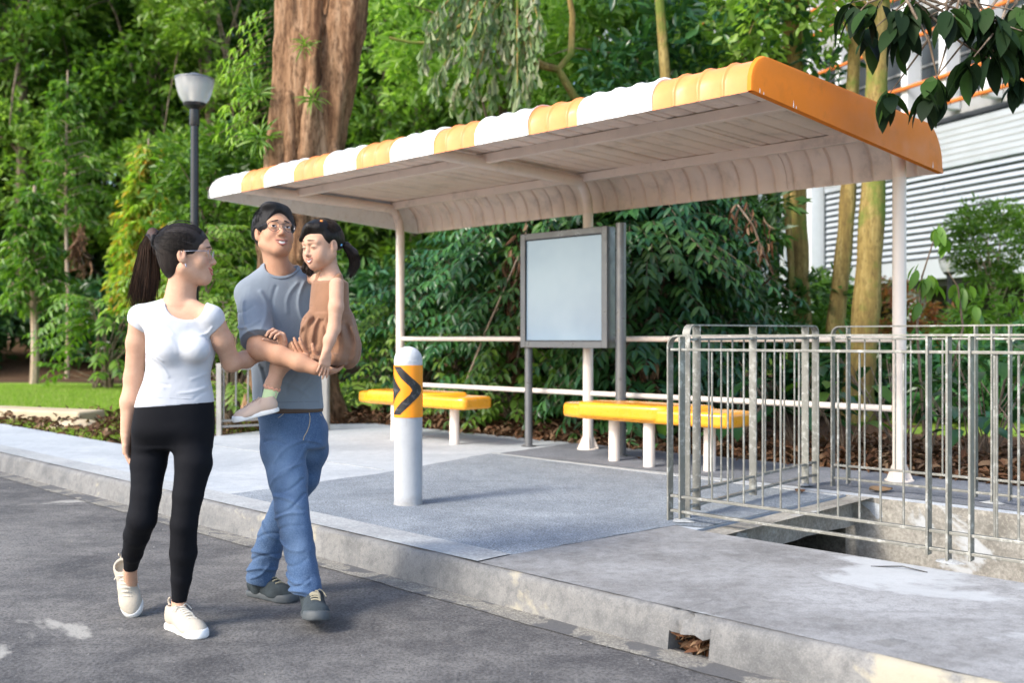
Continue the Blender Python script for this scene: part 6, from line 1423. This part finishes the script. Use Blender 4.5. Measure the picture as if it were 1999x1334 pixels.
f.chain([m_sh[0], W(495, 630, 4.2), m_el[0]], [.050, .045, .042], .02); f.chain([m_el[0], W(545, 694, 4.06), W(585, 708, 4.04), m_wr[0]], [.039, .038, .034, .027], .02); f.cone(W(498, 680, 4.11), W(503, 684, 4.1), .032, .034, .02)
f.chain([m_sh[1], m_el[1], m_wr[1]], [.048, .040, .029], .02)
hand(f, m_wr[0], (.55, .78, -.18), (-.15, .1, 1), -1, (.9, .9, .85, .8), .18, .05, (.3, .3))
hand(f, W(614, 722, 4.10), (-.50, -.32, .62), (.35, .7, .3), -1, (.5, .5, .45, .4), .165, .14, (.9, .1))
m_leg(f, -.014, 0); m_leg(f, -.014, 1); f.cone(W(600, 1140, 4.13), W(604, 1185, 4.10), .030, .028, .01); f.cone(W(508, 1120, 4.46), W(508, 1150, 4.47), .030, .027, .01)
f.build('body', SK_m, mn, {'flush': hm.flush}); del f
# t-shirt
f = Field((-1.24, 3.98, .82), (-.68, 4.62, 1.51), .0036)
m_torso(f, .006, .006)
for a, b in ((W(524, 549, 4.36), m_sh[0]), (W(573, 549, 4.4), m_sh[1])): f.cone(a, b, .056, .060, .04)
d = nrm(m_el[0] - m_sh[0]); f.cone(m_sh[0], m_sh[0] + d * .30, .064, .074, .03, 'u', None, [(W(503, 668, 4.12), nrm(d + np.array([-.12, -.02, -.02])))])
d2 = nrm(m_el[1] - m_sh[1]); f.cone(m_sh[1], m_sh[1] + d2 * .2, .062, .064, .03)
wv1, wv2 = waves(81, 16, 7, (1.3, 1, .35)), waves(82, 34, 8, (1.2, 1, .4))
f.warp(lambda X, Y, Z: wv1(X, Y, Z) * .004 + np.abs(wv2(X, Y, Z)) * .003)
f.creases([(XZ(*a_, 4.25), XZ(*b_, 4.25), w_ * .75, am * 1.2) for a_, b_, w_, am in [((588, 548), (594, 640), .010, .007), ((575, 552), (560, 610), .010, .005), ((512, 570), (530, 650), .011, .006), ((538, 560), (548, 640), .010, -.004), ((506, 712), (508, 790), .011, .008), ((515, 720), (518, 780), .008, -.006), ((530, 745), (600, 775), .010, .005), ((626, 742), (588, 778), .010, .005), ((575, 735), (560, 770), .009, -.004),
    ((484, 590), (518, 655), .010, .008), ((476, 640), (522, 628), .009, .006), ((472, 612), (505, 600), .010, -.005), ((600, 740), (575, 760), .008, .004)]], 4.33)
f.ell(W(548, 514, 4.31), (.070, .13, .060), .004, 's'); f.plane(W(563, 795, MD), (-.045, 0, -1), .002)
ms = [[f.hit(px, py, 3.9, 4.6, .0004) for px, py in zip(np.linspace(xa, xb, 24), np.linspace(ya, yb, 24))] for xa, ya, xb, yb in ((500, 787, 626, 784), (482, 669, 524, 652))]
ts_ = f.build('t_shirt', C_grey, mn)
for q in ms: b = MB(); b.tube(q, .0011, 5); b.build('stitching', M_seamg, ts_, smooth=True)
f = Field((-1.24, 3.98, 1.28), (-.68, 4.62, 1.51), .0030)   # ribbed collar: a band round the neck opening
m_torso(f, .0075, .006)
for a, b in ((W(524, 549, 4.36), m_sh[0]), (W(573, 549, 4.4), m_sh[1])): f.cone(a, b, .0575, .060, .04)
k_ = f.f.copy(); f2 = Field((-1.24, 3.98, 1.28), (-.68, 4.62, 1.51), .0030); f2.ell(W(548, 514, 4.31), (.080, .145, .073), 0)
f.f = np.maximum(k_, f2.f); f.ell(W(548, 514, 4.31), (.0695, .128, .0592), .002, 's'); f.build('collar', C_grey, ts_); del f, f2
# jeans
f = Field((-1.24, 3.98, .02), (-.70, 4.66, .95), .0038)
m_torso(f, .001); f.plane(W(565, 785, MD), (0, 0, 1))
f.cone(W(598, 1145, 4.12), W(602, 1185, 4.11), .060, .062, .01, 'u', None, [(W(600, 1165, 4.10), (-.22, -.25, -1))]); f.cone(W(508, 1125, 4.46), W(506, 1160, 4.46), .057, .058, .01, 'u', None, [(W(506, 1143, 4.46), (-.2, -.3, -1))]); m_leg(f, .004, 0, [(W(600, 1160, 4.12), (-.2, 0, -1))]); m_leg(f, .004, 1, [(W(508, 1138, 4.46), (-.2, .1, -1))])
wv1, wv2, wv3 = waves(91, 26, 8, (.7, .7, 1.5)), waves(92, 55, 9, (.9, .9, 1.2)), waves(93, 100, 7, (.9, .9, 1.2))
def jw(X, Y, Z):
    low = np.clip((.42 - Z) / .25, 0, 1) + .35 * np.clip(1 - np.abs(Z - .50) / .12, 0, 1) + .4 * np.clip(1 - np.abs(Z - .8) / .08, 0, 1)
    return wv1(X, Y, Z) * .0030 + (np.abs(wv2(X + .35 * Z, Y, Z)) * .0045 + np.abs(wv3(X - .5 * Z, Y, Z)) * .002) * (.2 + .8 * np.clip(low, 0, 1)) - .001
f.warp(jw)
f.creases([(XZ(*a_, 4.25), XZ(*b_, 4.25), w_ * .75, am * 1.2) for a_, b_, w_, am in [((594, 860), (540, 900), .010, .007), ((596, 872), (545, 930), .010, .006), ((520, 862), (560, 868), .010, -.004), ((588, 905), (532, 945), .009, .006), ((592, 935), (548, 958), .009, -.006), ((540, 965), (598, 985), .010, .007), ((597, 962), (545, 1000), .008, -.006), ((544, 1008), (600, 995), .010, .008), ((550, 1030), (598, 1018), .009, -.005),
    ((552, 1045), (604, 1062), .010, .005), ((560, 1090), (612, 1078), .009, -.005), ((565, 1105), (618, 1118), .011, .009), ((566, 1128), (620, 1112), .008, -.007), ((568, 1140), (624, 1138), .010, .009), ((575, 1122), (610, 1132), .007, .006), ((602, 862), (630, 880), .009, .007), ((600, 885), (628, 900), .008, -.005)]], 4.32)
f.creases([(XZ(*a_, 4.45), XZ(*b_, 4.45), w_ * .75, am * 1.2) for a_, b_, w_, am in [((512, 1020), (545, 1050), .010, .007), ((505, 1050), (550, 1040), .009, -.006), ((492, 1075), (545, 1090), .011, .009), ((488, 1098), (545, 1080), .009, -.007), ((484, 1112), (538, 1112), .010, .009), ((495, 1125), (530, 1100), .008, .006)]], 4.50)
thp = [(W(548, 900, 4.2), .13), (W(568, 990, 4.12), .10), (W(585, 1060, 4.08), .07), (W(572, 940, 4.18), .08), (W(608, 890, 4.33), .06)]
def worn(P):
    o = np.zeros(len(P))
    for c, rr_3 in thp: o = np.maximum(o, .75 * np.exp(-((P - c) ** 2 * [1, 1, .5]).sum(1) / (rr_3 * .62) ** 2))
    return np.clip(o + .1 * np.abs(wv2(P[:, 0], P[:, 1], P[:, 2])), 0, 1)
JF = [f.hit(px, py, 4.0, 4.6, .0015) for px, py in ((602, 798), (604, 806), (605, 815), (605, 824), (603, 834), (599, 844), (594, 852), (592, 860))]; JP = [[f.hit(px, py, 4.0, 4.6, .001) for px, py in q] for q in (((562, 799), (556, 806), (548, 813), (540, 818)), ((618, 799), (622, 806), (628, 812)))]
jn = f.build('jeans', C_denim, mn, {'worn': worn}); del f
f = Field((-1.2, 3.9, .0), (-.7, 4.66, .30), .0035); f.cone(W(600, 1140, 4.13), W(604, 1183, 4.10), .036, .034, .01); f.cone(W(508, 1120, 4.46), W(508, 1150, 4.47), .036, .034, .01); f.cone(W(508, 1140, 4.46), W(500, 1158, 4.50), .036, .032, .01); f.build('socks', S_dark, mn); del f
M_thread = simple('tan_stitching', (.5, .4, .26), .8)
def on_front(px, py, d): return W(px, py, d)
b = MB(); b.tube(JF, .0017, 5); b.build('fly_stitching', M_thread, jn, smooth=True)
for q in JP: b = MB(); b.tube(q, .0013, 5); b.build('pocket_stitching', M_thread, jn, smooth=True)
S_ = lambda y, x, a_, b_, an=.45: (W(x, y, MD), a_, b_, an)
f = Field((-1.1, 4.15, .82), (-.72, 4.55, .9), .0035); f.loft([S_(780, 564, .143, .117), S_(810, 566, .143, .117)], 0); f.plane((0, 0, W(0, 792, MD)[2]), (0, 0, 1)); f.plane((0, 0, W(0, 804, MD)[2]), (0, 0, -1)); f.build('belt', M_belt, mn); del f
hm.eyes(mn, 1.0, (.12, .12), (.021, .0165), .0011, H_m); hm.mouth(mn, LIP_m, .029, .013, .006, .0975); hm.glasses(mn, M_wire, .0245, .0225, .106)
def mextra(f): f.ell((0, .03, .085), (.066, .062, .042), .02); f.ell((0, -.07, .0), (.062, .048, .062), .02); f.ell((.03, .06, .098), (.045, .04, .022), .015)
mh = hair_cap(hm, H_m, mn, .018, [((0, .128, -.012), (.080, .080, .097), .005), ((.09, .045, -.07), (.05, .055, .075), .006), ((-.09, .045, -.07), (.05, .055, .075), .006), ((.088, -.0, -.03), (.03, .03, .045), .004), ((-.088, -.0, -.03), (.03, .03, .045), .004)], mextra, 5, .0022, lo=-.08)
ps = []
for k in range(3200):
    q = rnd_unit(r, 1)[0]; q[2] = abs(q[2]) * 1.1 - .25; q = q / np.linalg.norm(q)
    if q[1] > .45 and q[2] < .62: continue
    if q[1] > -.2 and q[2] < .12: continue
    p0 = np.array([0, -.012, .04]) + q * np.array([.094, .111, .102]); d = np.array([.4, .9, -.15]) - q * .3 + r.normal(0, .25, 3); d = d - q * np.dot(d, q) * .75; d = d / np.linalg.norm(d); L_ = r.uniform(.022, .04)
    if q[2] < .35: d = np.array([0, .25, -1.]) + q * .12
    ps.append([hm.p(*(p0 - q * .005 + d * L_ * t + q * (.002 + .003 * (k % 5 == 0)) * sin(t * 2.2))) for t in (0, .25, .5, .75, 1)])
strands('hair_strands', ps, .0011, H_m, mh)
sA = W(604, 1210, 4.13) * [1, 1, 0] + [0, 0, .004]; sB = W(619, 1208, 3.87); sB[2] = .062; shoe(mn, sA + (0, .02, 0), sB, (0, .3, 1), .285, S_dark, S_dsole, S_lace, 1.0)
sA = W(487, 1166, 4.53) * [1, 1, 0]; sB = W(571, 1175, 4.38) * [1, 1, 0]; shoe(mn, sA, sB, (0, 0, 1), .285, S_dark, S_dsole, S_lace, 1.0)

# ================= the girl
gi = thing('person', W(645, 700, 4.17), 0, 'small smiling girl with pigtails in a tan dress, carried on a man\'s arm', 'person', 'family walking on the road')
hg = Head(W(631, 481, 4.16), (-.60, -.77, -.20), -.02, .885)
hg.child = True; hg.c = hg.c + np.array([-.004, 0, .004])
g_sh = [W(657, 556, 4.08), W(624, 548, 4.24)]
f = Field((-1.18, 3.90, .72), (-.58, 4.72, 1.66), .003)
hg.add(f, True, 1.12)
f.chain([hg.p(0, -.02, -.06), W(646, 535, 4.17), W(645, 548, 4.17)], [.036, .034, .040], .02)
S_ = lambda y, x, a_, b_, an=-.65: (W(x, y, 4.17), a_, b_, an)
GT = [S_(540, 645, .045, .035), S_(556, 644, .078, .05), S_(590, 643, .078, .06), S_(630, 643, .078, .064), S_(680, 648, .088, .075), S_(700, 650, .085, .07)]
f.loft(GT, .02)
f.chain([g_sh[0], W(656, 600, 4.05), W(652, 642, 4.04), W(643, 665, 4.01), W(637, 686, 3.99)], [.030, .029, .025, .023, .0165], .015); hand(f, W(637, 687, 3.99), (-.12, -.1, -1), (-.5, .6, 0), 1, (.5, .45, .4, .3), .115, .06, (.4, .3), .004, .01)
f.chain([g_sh[1], W(612, 545, 4.34), W(596, 532, 4.46)], [.030, .024, .017], .015); hand(f, W(596, 532, 4.46), (-.8, .3, .1), (0, -1, -.3), 1, (.5, .5, .5, .5), .11, .06)
f.chain([W(630, 690, 4.17), W(568, 696, 4.15), W(545, 716, 4.135), W(532, 752, 4.12), W(521, 792, 4.11)], [.055, .044, .034, .029, .023], .02)
f.chain([W(655, 690, 4.22), W(655, 692, 4.42), W(606, 700, 4.60), W(585, 735, 4.64)], [.052, .040, .034, .024], .02); f.cone(W(583, 740, 4.64), W(570, 752, 4.64), .022, .02, .02)
f.build('body', SK_g, gi, {'flush': hg.flush}); del f
f = Field((-1.0, 3.92, .96), (-.55, 4.42, 1.46), .0034)
f.loft(GT[1:5], 0, pad=.008)
f.cone(W(628, 541, 4.21), W(628, 575, 4.16), .026, .03, .02); f.cone(W(659, 541, 4.14), W(655, 575, 4.13), .022, .026, .02)
f.ell(W(645, 528, 4.13), (.036, .09, .030), .004, 's'); f.cone(g_sh[0] + (.0, -.01, .02), W(655, 590, 4.03), .038, .028, .006, 's')
f.ell(W(648, 662, 4.16), (.105, .085, .10), .03); f.ell(W(606, 650, 4.14), (.046, .06, .085), .03); f.ell(W(580, 674, 4.12), (.042, .035, .018), .02); f.ell(W(598, 688, 4.12), (.075, .05, .030), .03); f.ell(W(680, 686, 4.15), (.052, .07, .075), .04); f.ell(W(640, 700, 4.1), (.09, .06, .032), .03); f.ell(W(676, 640, 4.2), (.04, .06, .08), .03)
wv1, wv2 = waves(95, 48, 8, (1.5, 1.2, .3)), waves(96, 90, 8, (1, 1, .6))
wz = W(0, 618, 4.15)[2]
f.warp(lambda X, Y, Z: (np.abs(wv1(X, Y, Z)) * .016 + np.abs(wv2(X, Y, Z)) * .003 - .004) * np.clip((wz - Z) / .05, 0.06, 1))
f.creases([(XZ(*a_, 4.1), XZ(*b_, 4.1), w_, am) for a_, b_, w_, am in [((604, 622), (592, 672), .010, .009), ((596, 625), (585, 660), .008, -.007), ((614, 622), (606, 690), .009, -.008), ((622, 622), (618, 700), .008, .009), ((630, 622), (630, 690), .008, -.007), ((638, 622), (636, 660), .008, .006), ((664, 636), (668, 705), .009, .009), ((674, 636), (680, 708), .009, -.009), ((684, 640), (692, 705), .009, .009), ((576, 684), (615, 700), .008, .009), ((574, 672), (620, 684), .008, -.007), ((612, 702), (652, 712), .008, .007), ((590, 640), (586, 668), .008, .006)]], 4.16)
f.loft([S_(616, 643, .090, .078), S_(620, 643, .090, .078)], .002)
f.build('dress', C_linen, gi); del f
hg.eyes(gi, .52, (0, -.05), (.030, .0165), .0015, H_t, closed=True); hg.mouth(gi, LIP_w, .031, .013, .016, .0995, True, .0020)
def gextra(f): f.ell((0, .02, .085), (.066, .060, .036), .02); f.ell((0, -.07, .01), (.06, .045, .05), .02); f.cone((-.01, .070, .098), (.052, .078, .040), .016, .010, .02)
gh = hair_cap(hg, H_g, gi, .009, [((-.012, .135, -.010), (.075, .070, .092), .006), ((.09, .035, -.06), (.05, .055, .06), .006), ((-.09, .035, -.06), (.05, .055, .06), .006), ((.088, .0, -.02), (.028, .028, .04), .004), ((-.088, .0, -.02), (.028, .028, .04), .004), ((0, -.06, -.09), (.09, .07, .06), .006)], gextra, 9, .0016, lo=-.09)
ps = []
for k in range(900):
    q = rnd_unit(r, 1)[0]; q[2] = abs(q[2]) * 1.1 - .1; q = q / np.linalg.norm(q)
    if q[1] > .3 and q[2] < .45: continue
    if q[1] > -.2 and q[2] < .1: continue
    sd_ = 1 if q[0] > 0 else -1; tg = np.array([sd_ * .085, -.06, .0]); p0 = np.array([0, -.012, .04]) + q * np.array([.082, .100, .088]); q_ = []
    if q[1] > .25 and q[2] < .75: continue
    for t in np.linspace(0, .7, 6): p = p0 * (1 - t) + tg * t; c = p - np.array([0, -.012, .04]); e = c / np.array([.083, .101, .089]); e = e / np.linalg.norm(e) * (1 + .008 * ((k * 31) % 7) / 7); q_.append(hg.p(*(e * np.array([.083, .101, .089]) + np.array([0, -.012, .04]))))
    ps.append(q_)
strands('hair_strands', ps, .0012, H_g, gh)
for nm, pts, rs in (('pigtail', [W(664, 477, 4.2), W(676, 480, 4.21), W(689, 495, 4.22), W(694, 515, 4.23), W(684, 540, 4.22)], [.010, .016, .021, .019, .006]), ('pigtail', [W(612, 500, 4.3), W(602, 512, 4.3), W(598, 526, 4.3), W(608, 538, 4.29)], [.010, .018, .018, .006])):
    P = np.array(pts); f = Field(P.min(0) - .06, P.max(0) + .06, .003); f.chain(pts, rs, .01); w_ = waves(4, 160, 8, (1, 1, .25)); f.warp(lambda X, Y, Z: w_(X, Y, Z) * .002); pg = f.build(nm, H_g, gi); ps = []
    for k in range(170):
        a = r.uniform(0, 6.28); R0 = r.uniform(.8, 1.25); e = r.uniform(.8, 1.12); q = []
        for t in np.linspace(0, e, 10): i = min(len(P) - 2, int(t * (len(P) - 1))); u = t * (len(P) - 1) - i; q.append(P[i] * (1 - u) + P[i + 1] * u + np.array([cos(a), sin(a), .3 * sin(a)]) * np.interp(min(t, 1) * (len(P) - 1), range(len(P)), rs[:-1] + [.016]) * R0)
        ps.append(q)
    strands('pigtail_strands', ps, .0009, H_g, pg)
b = MB(); b.lathe([(.003, -.006), (.009, -.004), (.009, .004), (.003, .006)], 12, W(664, 478, 4.17)); b.build('hair_tie', M_blue, gi, smooth=True)
b = MB(); b.lathe([(.002, -.006), (.007, -.003), (.007, .003), (.002, .006)], 12, hg.p(-.045, .02, .112) if hg.p(-.045, .02, .112)[0] > hg.p(.045, .02, .112)[0] else hg.p(.045, .02, .112)); b.build('hair_clip', M_oran, gi, smooth=True)
f = Field((-1.13, 4.02, .80), (-.93, 4.22, 1.03), .0028); f.chain([W(532, 754, 4.12), W(521, 792, 4.11)], [.0315, .027], .01); f.plane(W(531, 758, 4.12), (.35, 0, .94)); f.build('sock', C_sock, gi); del f
b = MB(); c_ = W(531, 757, 4.12); ax = nrm((.35, 0, .94)); s1 = nrm(np.cross(ax, (0, 1, 0))); s2 = np.cross(ax, s1); b.tube([c_ + (s1 * cos(a) + s2 * sin(a)) * .0325 + ax * .004 * sin(a * 11) for a in np.linspace(0, 2 * pi, 60)], .0042, 6); b.build('sock_frill', C_frill, gi, smooth=True)
gs = shoe(gi, W(546, 803, 4.11), W(461, 824, 4.08), (.1, -.06, 1), .192, S_peach, S_sole, S_peach, .98)
